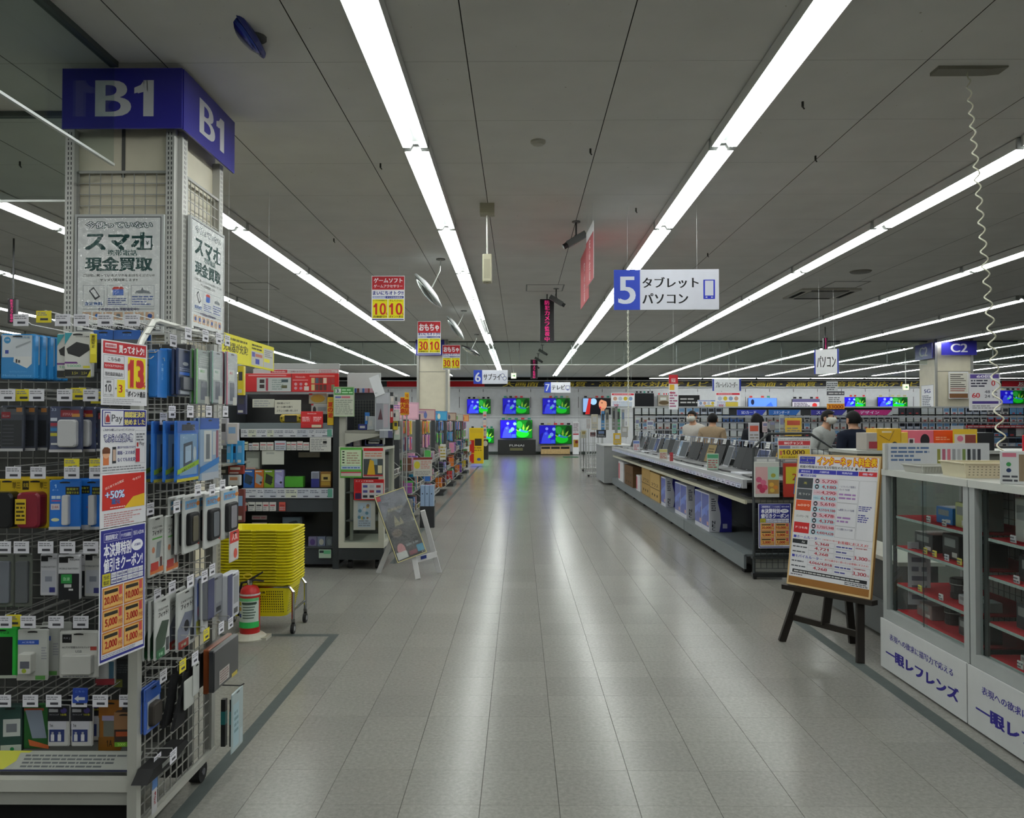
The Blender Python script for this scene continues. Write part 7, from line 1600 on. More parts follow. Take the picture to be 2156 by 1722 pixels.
# laptops
def laptop(kind, seed):
    body, scr = {'white': ('a8aab0', '2c344e'), 'black': ('1c1d1f', '26282a'), 'silver': ('8a8c90', '3c4044'), 'bright': ('9a9ca2', '5c6e84'), 'wood': ('26282a', '6a5c3c'), 'gold': ('202224', '15171a')}[kind]
    ps = []
    b = MB('plastic'); b.cbox(-.165, .165, -.115, .115, 0, .018, body, .004); b.M = Matrix.Rotation(-pi / 2, 4, 'X')
    b = MB('plastic'); b.box(-.165, .165, -.115, .115, 0, .016, body); b.add([(-.145, -.02, .0163), (.145, -.02, .0163), (.145, .09, .0163), (-.145, .09, .0163)], [(0, 1, 2, 3)], '2a2c30' if kind != 'white' else '7a7c84')
    for i in range(5):
        for j in range(12):
            x = -.14 + j * .0235; y = -.015 + i * .021; b.add([(x, y, .0165), (x + .019, y, .0165), (x + .019, y + .016, .0165), (x, y + .016, .0165)], [(0, 1, 2, 3)], '3c3e44' if kind != 'white' else '9a9ca4')
    b.add([(-.045, -.1, .0163), (.045, -.1, .0163), (.045, -.04, .0163), (-.045, -.04, .0163)], [(0, 1, 2, 3)], '33353a' if kind != 'white' else '8e9098'); ps.append(('keyboard_base', b.mesh('keyboard_base'), (0, 0, 0), 0))
    s = MB('matte'); s.box(-.165, .165, 0, .008, 0, .225, body); s.rect(-.155, .012, .155, .215, scr, 1)
    if kind in ('white', 'bright'): s.poly([(-.15, .02), (.05, .02), (-.02, .12), (-.15, .16)], '3c4a70' if kind == 'white' else '8a9aa8', 2)
    if kind == 'wood': s.lines(-.1, .06, .1, .18, 4, '3a3020', 2, seed=2)
    if kind == 'gold': s.rect(.0, .012, .155, .215, 'a07a24', 2); s.lines(.02, .05, .14, .18, 4, '6a5018', 3, seed=4)
    s.rect(-.02, .002, .02, .006, '8a8c90', 2)
    ps.append(('screen', s.mesh('screen'), (0, .115, .016), (-.38, 0, 0)))
    c = MB('paper'); c.box(-.06, .06, 0, .002, 0, .055, 'a6a8a6'); c.lines(-.05, .01, .05, .045, 2, '6a6c70', 1, seed=seed); ps.append(('price_card', c.mesh('price_card'), (0.02, .215, .235), (-.3, 0, 0)))
    return ps
LK = {}
seq = ['gold', 'white', 'black', 'black', 'silver', 'black', 'wood', 'black', 'black', 'black', 'silver', 'bright', 'silver', 'black', 'silver', 'black', 'white', 'silver', 'black', 'black', 'silver', 'black', 'silver', 'black']
for k, kd in enumerate(seq):
    if kd not in LK: LK[kd] = laptop(kd, len(LK))
    desc = {'gold': 'black laptop with half golden screen', 'white': 'white convertible laptop', 'black': 'black laptop', 'silver': 'silver laptop', 'bright': 'silver laptop with glaring bright screen', 'wood': 'black laptop with brown lettered screen'}[kd]
    y = 7.98 + .425 * k
    o = thing('laptop', 'open %s, %s on the counter from its dark end frame' % (desc, ORD[k]), 'laptop', (LX + .26 + random.uniform(-.02, .03), y, .9205), -pi / 2 + random.uniform(-.1, .1), 'display laptops on the counter')
    o.scale = (1.12, 1, 1.18)
    for nm, me, lo, ro in LK[kd]: link(nm, me, o, lo, ro)
for k, (px, Y, c, n) in enumerate((((1493, 1517, 945, 979), 9.2, '8a9c90', 'green and white'), ((1388, 1405, 928, 950), 11.8, '9a9890', 'cream'), ((1336, 1350, 892, 915), 15.2, 'a8aab0', 'white and blue'), ((1410, 1417, 916, 935), 11.2, '7a2028', 'dark red'))):
    l, w, h = bx(*px, Y); l.x = min(l.x, LX + .1); l.z = .9205
    o = B('%s card stand among the laptops on the counter' % n, px, Y, .01, c, 'card_stand', lambda b, w, h, k=k: b.rect(-w * .46, h * .72, w * .46, h * .95, ('3f7a5a', 'a09a60', '5a6a9a', '8a3038')[k], 1) and b.lines(-w * .4, h * .1, w * .4, h * .65, 4, '8a4a4a', 1, seed=k), 'paper', 'card stand', rz=-.3); o.location = l
# boxes on the lower deck
def nb(b, w, h): pass
def pcbox(y0, y1, lab, x=LX + .02, d=.26, h=.435, z=.2125, group='blue and white computer boxes on the lower deck'):
    b = MB('gloss'); L = y1 - y0
    b.cbox(-L / 2, L / 2, 0, d, 0, h, 'a2a4ac', .003)
    b.rect(-L * .5, h * .12, L * .46, h * .97, '26367e', 1); b.poly([(-L * .5, h * .3), (L * .46, h * .6), (L * .46, h * .75), (-L * .5, h * .5)], '4a62a8', 2); b.disc(L * .1, h * .5, L * .16, '3a52a0', 3, rz=h * .1); b.rect(L * .2, h * .16, L * .4, h * .26, 'a87a6a', 3)
    o = b.build('computer_box', None, (x, (y0 + y1) / 2, z), -pi / 2); tag(o, lab, 'box', group)
    # the end that faces the camera: white with lettering, wavy navy half
    e = MB('gloss'); e.poly([(d * .45, 0), (d, 0), (d, h), (d * .42, h), (d * .38, h * .8), (d * .5, h * .5), (d * .52, h * .25)], '1c1c66', 1); e.vtext('NEC', d * .2, h * .3, .035, '1c1e2a', 1, bold=.06); e.lines(d * .1, h * .55, d * .3, h * .9, 6, '3a3c4a', 1, seed=1); e.rect(d * .6, h * .1, d * .8, h * .22, '8a8ca0', 2); e.build('printed_end', o, (L / 2 + .0005, d, 0), pi / 2) if False else e.build('printed_end', o, (L / 2 + .0006, 0, 0), pi / 2)
for k, (a, c) in enumerate(((9.06, 9.42), (9.425, 9.785), (10.28, 10.66), (10.665, 11.04), (11.75, 12.12))): pcbox(a, c, 'blue and white computer box on the lower deck, %s from the end frame' % ORD[k])
def carton(y0, y1, h, lab, col='8c7448', d=.45, z=.2125, name='carton'):
    L = y1 - y0; b = MB('card'); b.cbox(-L / 2, L / 2, 0, d, 0, h, col, .003)
    if col != 'a2a2a4': b.rect(-L * .5, h * .42, L * .5, h * .45, '4a3c24', 1); b.text('マウス', 0, h * .5, h * .14, '2c2416', 1, w=L * .7); [b.disc(-L * .25 + L * .25 * q, h * .2, L * .05, '2c2416', 1, rz=h * .05) for q in range(3)]
    else: b.rect(-L * .5, h * .1, -L * .2, h * .9, '9a5a62', 1)
    tag(b.build(name, None, (LX + .03, (y0 + y1) / 2, z), -pi / 2), lab, 'box', 'cartons on the lower deck')
carton(12.3, 13.2, .44, 'brown cardboard carton next to the last blue computer box', '8c7448'); carton(13.22, 14.1, .47, 'second brown cardboard carton behind the first one', '80683e')
carton(14.3, 14.75, .29, 'small white box with pink stripe beside the cartons', 'a2a2a4', .25, name='white_box'); carton(15.2, 16.4, .4, 'dark brown carton far along the lower deck', '4c3824'); carton(16.6, 17.4, .42, 'white and grey box at the far end of the lower deck', 'a2a2a4', .3, name='white_box')
for k in range(8):
    b = MB('paper'); b.box(-.2, .2, 0, .3, 0, .004 + .003 * (k % 3), ('77787a', '8a8a86', '5a5c60', '6a6a6a')[k % 4]); b.add([(-.18, .02, .012), (.18, .02, .012), (.18, .28, .012), (-.18, .28, .012)], [(0, 1, 2, 3)], ('4a4c52', '8a8c90', '6a5a3a', '55585a')[k % 4])
    tag(b.build('brochure', None, (LX + .12, 8.1 + k * 1.15, .7225), -pi / 2 + .1 * (k % 3 - 1)), 'flat brochure lying on the middle shelf, %s from the end frame' % ORD[k], 'brochure', 'brochures on the middle shelf')

# ================================================================ racks at the far end of the counter
for k, (x0, x1, y0, y1, Y) in enumerate(((1224, 1262, 918, 985, 24.0), (1236, 1272, 925, 1000, 21.5))):
    l, w, h = bx(x0, x1, y0, y1, Y)
    t = thing('wire_rack', 'white wire dump rack on castors at the far counter end, %s' % ('behind the other' if k == 0 else 'in front'), 'display rack', (l.x, Y, 0))
    for z in (.3, .55, .8): 
        b = MB('steel')
        for q in range(8): b.bar((-w / 2 + w * q / 7, 0, z - .18), (-w / 2 + w * q / 7, 0, z + .06), .008, .008, 'a4a6a8'); b.bar((-w / 2 + w * q / 7, 0, z - .18), (-w / 2 + w * q / 7, .4, z - .18), .008, .008, 'a4a6a8')
        b.bar((-w / 2, 0, z + .06), (w / 2, 0, z + .06), .012, .012, 'a4a6a8'); b.build('wire_basket', t)
    for sx in (-1, 1): MB('steel').box(sx * w / 2 - .012, sx * w / 2 + .012, .38, .41, .05, 1.2, '8c8e8e').build('post', t)
    MB('painted').box(-w / 2, w / 2, 0, .42, .05, .09, '8f918e').build('base', t)
    c = MB('rubber'); [c.cyl((sx * w * .4, .05, .03), (sx * w * .4, .08, .03), .03, n=8, col='1b1b1c') for sx in (-1, 1)]; stuff(c.build('castors', t)) if False else c.build('castor_pair', t)
FB = [('narrow blue sign stand beside the wire racks', (1268, 1283, 940, 985), 19.6, .05, '22306f', 'sign_stand'), ('dark tablet screen on the far counter end', (1256, 1276, 905, 921), 20.5, .02, '1a1c1e', 'tablet'), ('small dark red screen beside the dark tablet', (1243, 1254, 910, 919), 20.8, .02, '4a1a1c', 'tablet'), ('yellow boxed item at the far counter end', (1292, 1308, 912, 936), 18.0, .1, 'b0902a', 'item_box'),
      ('white card with yellow print above the wire racks', (1245, 1259, 872, 905), 21.5, .02, 'a29c8c', 'notice_card'), ('upright blue edged board beside the cable strips', (1266, 1273, 865, 905), 20.0, .05, '3a6a94', 'display_board'), ('tall grey cable strip, first of the hanging strips', (1275, 1282, 862, 905), 19.0, .05, '77786e', 'cable_strip'), ('tall grey cable strip, second of the hanging strips', (1289, 1297, 858, 905), 19.0, .05, '6c6e66', 'cable_strip'),
      ('tall green cable strip among the grey ones', (1299, 1306, 860, 905), 19.0, .05, '4a8c5a', 'cable_strip'), ('pale grey cable strip next to the green one', (1309, 1315, 862, 903), 19.0, .05, '8a8c88', 'cable_strip'), ('white and red card stand by the pale wood television stand', (1235, 1243, 882, 902), 23, .02, 'a8a0a0', 'notice_card'), ('white card with yellow square on the wire rack', (1223, 1235, 906, 922), 23.5, .02, 'a8a48c', 'notice_card'),
      ('white box with brown print among the far strips', (1308, 1322, 898, 920), 17.5, .1, '8c8a84', 'item_box')]
for lab, px, Y, d, c, nm in FB: B(lab, px, Y, d, c, nm, lambda b, w, h: b.rect(-w * .3, h * .5, w * .3, h * .85, random.choice(['a8a8a8', '8a7a4a', '5a6a8a', '33363a']), 1) and b.lines(-w * .4, h * .1, w * .4, h * .4, 2, '8a8c90', 1), cat=nm.split('_')[-1])
pole('notice_card'); pole('tablet')
for q in list(SC.objects):
    if q.get('label', '') in ('white card with yellow print above the wire racks', 'white card with yellow square on the wire rack', 'white and red card stand by the pale wood television stand', 'dark tablet screen on the far counter end'): MB('steel').box(-.008, .008, .006, .022, -q.location.z, .02, '8c8e8c').build('pole', q)
t = thing('end_counter', 'low white end counter carrying the far boxes and cable strips', 'counter', (2.2, 18.6, 0))
MB('painted').box(-.2, .5, 0, 1.9, .05, .92, '77797a').build('cabinet', t); MB('painted').box(-.22, .52, -.02, 1.92, .92, .94, '9a9c9c').build('top', t); MB('painted').box(.1, .16, .3, .36, .94, 1.86, '6c6e6e').build('post', t); MB('painted').box(-.1, .5, .3, .34, 1.84, 1.87, '8a8c8c').build('hook_rail', t)
# ================================================================ easel with the internet price board
fl_, frr, bk = aZ(1646, 1350, 0), aZ(1811, 1396, 0), aZ(1795, 1354, 0)
t = thing('easel', 'black wooden easel carrying the internet price board', 'easel', (0, 0, 0))
tl, tr, bl_, br_ = Vector((1684.7, 955)), Vector((1858, 962)), Vector((1655, 1229)), Vector((1834, 1262))
# board plane: through the front feet line, leaning back
ux = (frr - fl_).normalized(); nb_ = Vector((ux.y, -ux.x, 0)); lean = .16
up = (Vector((0, 0, 1)) - nb_ * lean).normalized(); nrm = up.cross(ux) * -1
org = fl_ + nb_ * .0
def onb(px, py):
    d = ray(px, py); c = Vector((0, 0, CAMH)); tt = (org - c).dot(nrm) / d.dot(nrm); return c + d * tt
P0 = onb(*bl_); P1 = onb(*br_); P2 = onb(*tl); P3 = onb(*tr)
bw = ((P1 - P0).length + (P3 - P2).length) / 2; bh = ((P2 - P0).length + (P3 - P1).length) / 2
xa = (P1 - P0 + P3 - P2).normalized(); za = (P2 - P0 + P3 - P1); za = (za - xa * za.dot(xa)).normalized(); ya = za.cross(xa)
MW = Matrix((xa, ya, za)).transposed().to_4x4(); MW.translation = (P0 + P1) / 2
if (ya.dot(Vector((0, 0, CAMH)) - P0)) > 0: ya = -ya
BK = '17130f'
b = MB('wood')
def leg(p, q, w=.045, d=.028): 
    m = MB('wood'); m.bar(p, q, w, d, BK); m.build('leg', t)
c0 = (P0 + P1) / 2
bd = -ya * 0.0
leg(fl_ + Vector((0, 0, .0)), P0 + xa * bw * .22 + ya * .06 + za * .25); leg(frr, P1 - xa * bw * .22 + ya * .06 + za * .25)
leg(bk, (P2 + P3) / 2 - za * .35 + ya * .06)
m = MB('wood'); m.bar(P0 - xa * .02 + ya * .01 - za * .018, P1 + xa * .02 + ya * .01 - za * .018, .06, .03, BK); m.build('ledge', t)
q0 = fl_.lerp(P0 + xa * bw * .22 + ya * .06, .45); q1 = frr.lerp(P1 - xa * bw * .22 + ya * .06, .42)
m = MB('wood'); m.bar(q0, q1, .022, .038, BK); m.build('cross_bar', t)
m = MB('wood'); m.bar((q0 + q1) / 2, c0 + ya * .03, .05, .022, BK); m.build('centre_bar', t)
def net(b, w, h):
    N, R = '2a2c86', 'a8262c'
    b.frame(-w / 2, 0, w / 2, h, .012, 'b39a70', 4); b.rect(-w * .48, h * .015, w * .48, h * .065, '7a5224', 1)
    L, Rr = -w * .485, w * .48; z = lambda v: h * v
    b.rect(-w * .485, z(.066), w * .485, z(.988), 'b9b9bd', 1)
    b.rect(-w * .47, z(.925), -w * .27, z(.982), N, 2); b.text('ブロードバンド', -w * .37, z(.963), z(.012), 'a8b030', 3, w=w * .17); b.text('&', -w * .37, z(.95), z(.009), 'c8c8d8', 3); b.text('モバイルルーター', -w * .37, z(.932), z(.012), 'a8b030', 3, w=w * .17)
    b.text('インターネット料金表', w * .11, z(.922), z(.06), 'c8a818', 3, bold=.04, w=w * .7, outline='a83018')
    b.text('掲載の情報は2021年3月現在のものです', -w * .13, z(.893), z(.022), '1c1c22', 2, bold=.03, w=w * .66); b.text('戸建て', w * .29, z(.893), z(.015), '44444a', 2, w=w * .07); b.text('マンション', w * .42, z(.893), z(.015), '44444a', 2, w=w * .1); b.disc(w * .235, z(.9), w * .014, '33343a', 2); b.disc(w * .35, z(.9), w * .014, '33343a', 2)
    for x0, x1, s, c in ((-.47, -.29, '通信会社', N), (-.285, .0, '月額料金', N), (.005, .26, '特典内容', N), (.265, .47, '備考', R)): b.rect(w * x0, z(.852), w * x1, z(.884), c, 2); b.text(s, w * (x0 + x1) / 2, z(.86), z(.016), 'b8b8d0', 3, w=w * min(.12, x1 - x0 - .04))
    b.text('■固定回線', -w * .34, z(.827), z(.02), N, 2, bold=.03, w=w * .2)
    rows = (('5,720', '戸'), ('4,180', 'マ'), ('4,290', '~3G'), ('6,160', '10G~'), ('5,610', '戸'), ('4,510/4,180', 'マ'), ('5,478', '戸'), ('4,378', 'マ'), ('5,720/5,940', '戸'), ('4,400/4,620', 'マ'))
    rh = .0425; tp = .82
    for k, (s, g) in enumerate(rows):
        zz = z(tp - rh * (k + 1)); ev = k % 2 == 0
        b.rect(-w * .26, zz + h * .001, w * .03, zz + z(rh) - h * .001, 'b8a0aa' if ev else '9ab0ba', 2)
        if k not in (2, 3): b.disc(-w * .22, zz + z(rh * .5), w * .026, '2a2c34', 3); b.rect(-w * .232, zz + z(rh * .34), -w * .208, zz + z(rh * .62), 'b0a8b0', 4)
        else: b.text(g, -w * .21, zz + z(rh * .35), z(.012), '8a2c38' if k == 2 else '2c5a7a', 3, w=w * .08)
        lo = len(s) > 6
        b.text(s, -w * .075, zz + z(rh * .18), z(.026 if not lo else .022), '8e1c2c', 3, bold=.05, w=w * (.17 if not lo else .2)); b.text('円', w * .018, zz + z(rh * .3), z(.012), '8e1c2c', 3)
    for k0, k1, c, s, tc in ((0, 2, '2e3236', '光', 'a09a40'), (2, 4, '3c4044', '光 ライト', 'a8a8a8'), (4, 6, 'b0401e', 'auひかり', 'd8c0b0'), (6, 8, 'b4b4b4', 'ビッグローブ光', '44464c'), (8, 10, '9c1c1e', 'ドコモ光', 'd8c0c0')): b.rect(-w * .47, z(tp - rh * k1) + .002, -w * .275, z(tp - rh * k0) - .002, c, 2); b.text(s, -w * .37, z(tp - rh * (k0 + k1) / 2) - h * .008, z(.018), tc, 3, bold=.03, w=w * (.15 if len(s) > 2 else .04))
    for k0, k1, ls in ((0, 4, ('・ソフトバンク携帯と', 'セットでお得')), (4, 8, ('・au携帯とセットでお得',)), (8, 10, ('・ドコモ携帯とセットでお得',))):
        b.frame(w * .04, z(tp - rh * k1) + .001, w * .275, z(tp - rh * k0) - .001, .0012, '66686e', 2)
        for q, s in enumerate(ls): b.text(s, w * .055, z(tp - rh * (k0 + (k1 - k0) * .35)) - h * .022 * q, z(.016), '2a2c5a', 3, al='l', w=w * (.19 if q == 0 else .12))
        if k1 - k0 > 2: b.lines(w * .055, z(tp - rh * k1) + .02, w * .25, z(tp - rh * k0) - h * .095, 2, '8a6a9a', 3, seed=k0)
    b.frame(w * .285, z(tp - rh * 10) + .001, w * .475, z(tp) - .001, .0012, '66686e', 2); b.lines(w * .295, z(.6), w * .44, z(.64), 3, '3a3c7a', 3, seed=3); b.lines(w * .295, z(.52), w * .42, z(.58), 4, '3a3c7a', 3, seed=4)
    b.text('■ホームルーター', -w * .29, z(.358), z(.022), N, 2, bold=.03, w=w * .34); b.text('お客様におススメ!', w * .26, z(.352), z(.022), R, 2, bold=.03, w=w * .34); b.text('工事不要ですぐ使いたい', -w * .0, z(.362), z(.011), R, 2, w=w * .2)
    b.rect(-w * .47, z(.316), -w * .28, z(.348), '1c1e22', 2); b.text('Air', -w * .33, z(.324), z(.016), 'b0b0b0', 3)
    def tab(z0, n, vals, big):
        for k in range(n): zz = z(z0 - .037 * (k + 1)); b.frame(-w * .26, zz, w * .05, zz + z(.036), .001, '77787e', 2); b.frame(w * .06, zz, w * .28, zz + z(.036), .001, '77787e', 2); b.text(vals[k], -w * .1, zz + z(.007), z(.023), '8e1c2c', 3, bold=.05, w=w * (.17 if len(vals[k]) < 7 else .28)); b.lines(w * .075, zz + z(.008), w * .26, zz + z(.026), 1, '3a3c7a', 3, seed=k); b.lines(-w * .46, zz + z(.008), -w * .28, zz + z(.026), 1, '44464c', 3, seed=k + 9) if not (big and k == 0) else None
        b.frame(w * .285, z(z0 - .037 * n), w * .475, z(z0), .001, '77787e', 2); b.text('3,300', w * .36, z(z0 - .037 * n) + h * .014, z(.028), '8e1c2c', 3, bold=.05, w=w * .15); b.text('円', w * .455, z(z0 - .037 * n) + h * .016, z(.014), '8e1c2c', 3); b.text('契約事務手数料', w * .36, z(z0) - h * .018, z(.01), '8e1c2c', 3, w=w * .13)
    tab(.35, 3, ('5,368', '4,721', '4,268'), 1)
    b.text('■モバイルルーター', -w * .27, z(.212), z(.022), N, 2, bold=.03, w=w * .38); b.text('外でも動きなく使いたいお客様にオススメ!', w * .2, z(.215), z(.016), R, 2, bold=.02, w=w * .5)
    tab(.205, 2, ('4,066/4,818', '4,268'), 0)
    b.rect(-w * .44, z(.097), w * .45, z(.122), '1a1b20', 2); b.lines(-w * .42, z(.1), w * .43, z(.119), 1, 'a8a8a8', 3, seed=6); b.lines(-w * .46, z(.078), -w * .3, z(.09), 1, '33343a', 2); b.lines(w * .2, z(.07), w * .46, z(.094), 2, '33343a', 2, seed=2)
mb = MB('paper'); mb.box(-bw / 2, bw / 2, 0, .02, 0, bh, '8a6a3c'); net(mb, bw, bh)
o = mb.build('price_board', None); tag(o, 'white internet price board full of Japanese text, standing on the black easel', 'board'); o.matrix_world = MW
# ================================================================ camera lens showcases
FRM = '868a89'
def showcase(y0, y1, lab, sd):
    X0, X1, zb, zt = 2.18, 2.66, .30, 1.19
    t = thing('lens_showcase', lab, 'showcase', (0, 0, 0), 0, 'camera lens showcases')
    MB('painted').box(X0 + .02, X1, y0, y1, .02, zb, '5c6060').build('base_cabinet', t)
    MB('painted').box(X0, X0 + .03, y0, y1, zb, zb + .06, FRM).build('bottom_rail', t)
    MB('painted').box(X0 - .005, X1, y0, y1, zt - .035, zt, 'a3a5a0').build('top_panel', t)
    for y in (y0, y1 - .045): MB('painted').box(X0, X0 + .035, y, y + .045, zb + .06, zt - .035, FRM).build('front_post', t); MB('painted').box(X1 - .03, X1, y, y + .03, zb, zt - .035, FRM).build('rear_post', t)
    MB('rubber').box(X0 + .04, X0 + .05, y1 - .075, y1 - .045, zb + .06, zt - .035, '2c302f').build('door_seal', t)
    ym = (y0 + y1) / 2
    for a, c, dx in ((y0 + .045, ym + .02, .012), (ym - .02, y1 - .045, .022)): MB('glass').quad((X0 + dx, c, zb + .06), (X0 + dx, a, zb + .06), (X0 + dx, a, zt - .035), (X0 + dx, c, zt - .035), 'ffffff').build('glass_door', t)
    MB('rubber').box(X0 + .01, X0 + .013, ym - .001, ym + .001, zb + .06, zt - .035, '1c2020').build('door_edge', t)
    for q in (y0 + .005, y1 - .005): MB('glass').quad((X0 + .04, q, zb), (X1, q, zb), (X1, q, zt - .035), (X0 + .04, q, zt - .035), 'ffffff').build('side_glass', t)
    MB('painted').box(X1 - .012, X1 - .004, y0 + .03, y1 - .03, zb, zt - .035, '8e908c').build('back_panel', t)
    grid(t, 'x', y0 + .03, y1 - .03, zb, zt - .04, X1 - .02, .05, .0017, '4c504e', 'rear_mesh', 0)
    for z in (.92, .74, .52, .362):
        b = MB('cloth'); b.box(X0 + .05, X1 - .025, y0 + .05, y1 - .05, z - .008, z, '8c2026'); b.box(X0 + .046, X0 + .05, y0 + .05, y1 - .05, z - .014, z, '7d8783'); b.build('red_shelf', t)
    return t
showcase(3.84, 4.74, 'glass showcase with red shelves, the one farther along behind the easel', 1)
showcase(2.93, 3.83, 'glass showcase with red shelves, the one cut by the picture edge', 2)
def ban(b, w, h):
    b.text('表現への欲求に描写力で応える', -w * .0, h * .64, h * .13, '26206c', 1, bold=.03, w=w * .74); b.text('一眼レフレンズ', 0, h * .24, h * .23, '26206c', 1, bold=.05, w=w * .84)
for y, n in ((4.30, 'under the showcase behind the easel'), (3.385, 'under the showcase cut by the picture edge')): board('lens_banner', 'white panel with navy lens lettering %s' % n, 'banner', (2.168, y, .012), -pi / 2, .905, .288, ban, back='a9abab', t=.01, group='lens lettering panels')
# goods in the showcases
def lens(x, y, z, r, h, lab, c='17181a'):
    b = MB('plastic'); b.lathe([(r * .9, 0), (r, .004), (r, h * .3), (r * .94, h * .32), (r * .94, h * .62), (r * 1.05, h * .66), (r * 1.05, h * .96), (r * .85, h)], 16, c); b.lathe([(r * 1.055, h * .7), (r * 1.055, h * .74)], 16, '8a8a86'); o = tag(b.build('camera_lens', None, (x, y, z)), lab, 'lens', 'lenses in the showcases')
    g = MB('gloss'); g.lathe([(.001, h + .001), (r * .75, h + .0015)], 14, '20242e'); g.build('front_glass', o)
def sb(x, y, z, w, d, h, c, lab, draw=None, m='gloss', nm='goods_box', rz=-pi / 2):
    b = MB(m); b.cbox(-w / 2, w / 2, 0, d, 0, h, c, .003)
    if draw: draw(b, w, h)
    return tag(b.build(nm, None, (x, y, z + .0005), rz), lab, nm.split('_')[-1])
LOW = ('top', 'second', 'third', 'lowest')
items = [(4.28, 0, .16, .12, .09, '2a5a8c', 'flat blue box'), (4.12, 0, .1, .1, .13, '8a8c60', 'pale yellow cube box'), (4.0, 0, .1, .12, .19, '9a9a98', 'white headphone box'), (4.5, 1, .2, .16, .1, '2a2c2e', 'dark carrying case'), (4.22, 1, .16, .16, .13, '1e2022', 'black camera bag'), (4.02, 1, .14, .14, .12, '1a1b1d', 'black accessory box'), (4.5, 3, .16, .14, .08, '6a5a58', 'brown strap box'), (4.1, 2, .1, .1, .05, '8c8e92', 'white filter box'), (3.98, 2, .09, .1, .05, '9a9a9c', 'second white filter box'), (4.1, 3, .1, .1, .09, '2c2e30', 'black lens box'), (3.98, 3, .08, .1, .1, '26282a', 'narrow black lens box'),
         (3.62, 0, .1, .12, .2, '8a8c88', 'plastic wrapped pink white box'), (3.40, 0, .17, .14, .22, 'a3a39e', 'large white box with drone outline'), (3.2, 0, .1, .1, .17, '9a9a96', 'white box with night picture'), (3.55, 1, .2, .18, .12, '1c1e20', 'black video camera box'), (3.3, 1, .12, .06, .17, '8a94a0', 'tall leaflet stand with landscape'), (3.62, 2, .1, .1, .12, '2a2c2e', 'dark grey pouch'), (3.45, 2, .06, .06, .15, '9a9c94', 'white measuring tube'), (3.3, 2, .16, .12, .06, '3a3c3e', 'flat charcoal box'), (3.6, 3, .09, .08, .04, '8c8e8c', 'small white card box'), (3.4, 3, .2, .14, .14, '33363a', 'large dull grey box')]
for y, lv, w, d, h, c, n in items:
    def dr(b, w, h, n=n):
        if 'drone' in n: [b.disc(w * x, h * z, w * .13, '2a2c30', 1, rz=w * .1) or b.disc(w * x, h * z, w * .115, 'a3a39e', 2, rz=w * .085) for x, z in ((-.26, .45), (.02, .52), (.24, .5), (-.1, .3))]; b.rect(-w * .1, h * .36, w * .16, h * .46, '2a2c30', 3)
        elif 'headphone' in n or 'night' in n or 'landscape' in n: b.rect(-w * .4, h * .2, w * .4, h * .6, '2a2420' if 'night' in n else '4a5a5c', 1); b.lines(-w * .4, h * .68, w * .4, h * .92, 2, '55585a', 1)
        else: b.rect(-w * .36, h * .5, w * .3, h * .84, '6a6c6c', 1); b.rect(w * .1, h * .1, w * .4, h * .3, 'a0a09c', 1)
    sb(2.30, y, (.92, .74, .52, .362)[lv], w, d, h, c, '%s on the %s red shelf of the %s showcase' % (n, LOW[lv], 'picture edge' if y < 3.83 else 'farther'), dr)
for y, lv, r, h in ((4.35, 3, .04, .09), (4.27, 2, .05, .11), (4.16, 2, .042, .09), (3.66, 3, .04, .1), (3.5, 2, .045, .1)): lens(2.38, y, (.92, .74, .52, .362)[lv], r, h, 'black camera lens on the %s red shelf of the %s showcase%s' % (LOW[lv], 'picture edge' if y < 3.83 else 'farther', ', rounder one' if h > .1 else ''))
for k, (y, lv, c) in enumerate(((4.34, 0, 'a4a4a4'), (4.18, 0, '9a9c98'), (4.38, 1, 'b0a040'), (4.28, 1, 'b0a040'), (4.16, 1, 'a0a0a8'), (4.04, 1, 'a89c44'), (4.44, 2, 'a09a40'), (4.22, 2, 'a4a4a4'), (3.6, 0, 'a09ca0'), (3.3, 1, 'a89c40'), (3.58, 1, 'a0989c'), (3.4, 2, 'a8a03c'), (3.56, 3, '9c9e9c'))): sb(2.245, y, (.92, .74, .52, .362)[lv], .045, .003, .035, c, '%s price tag on the %s shelf, %s showcase, %s along' % ('yellow' if c[0:2] in ('b0', 'a8') else 'white', LOW[lv], 'edge' if y < 3.83 else 'farther', ORD[k]), prn('4a4c50', 2, k), 'paper', 'price_tag')
for k, (y0, z0, z1) in enumerate(((4.42, .98, 1.13), (4.55, .42, .78))):
    b = MB('paper'); b.box(-.12 + .06 * k, .12 - .06 * k, 0, .003, 0, z1 - z0, '8e9094'); b.lines(-.1 + .06 * k, .02, .1 - .06 * k, z1 - z0 - .02, 6, '4a4c58', 1, seed=k); tag(b.build('notice_sheet', None, (2.60 - .3 * k, y0, z0 + (.0 if k == 0 else .0)), -pi / 2 if k == 0 else -.2), ('printed sheet fixed high at the back of the farther showcase', 'tall printed sheet leaning inside the farther showcase end')[k], 'sheet')
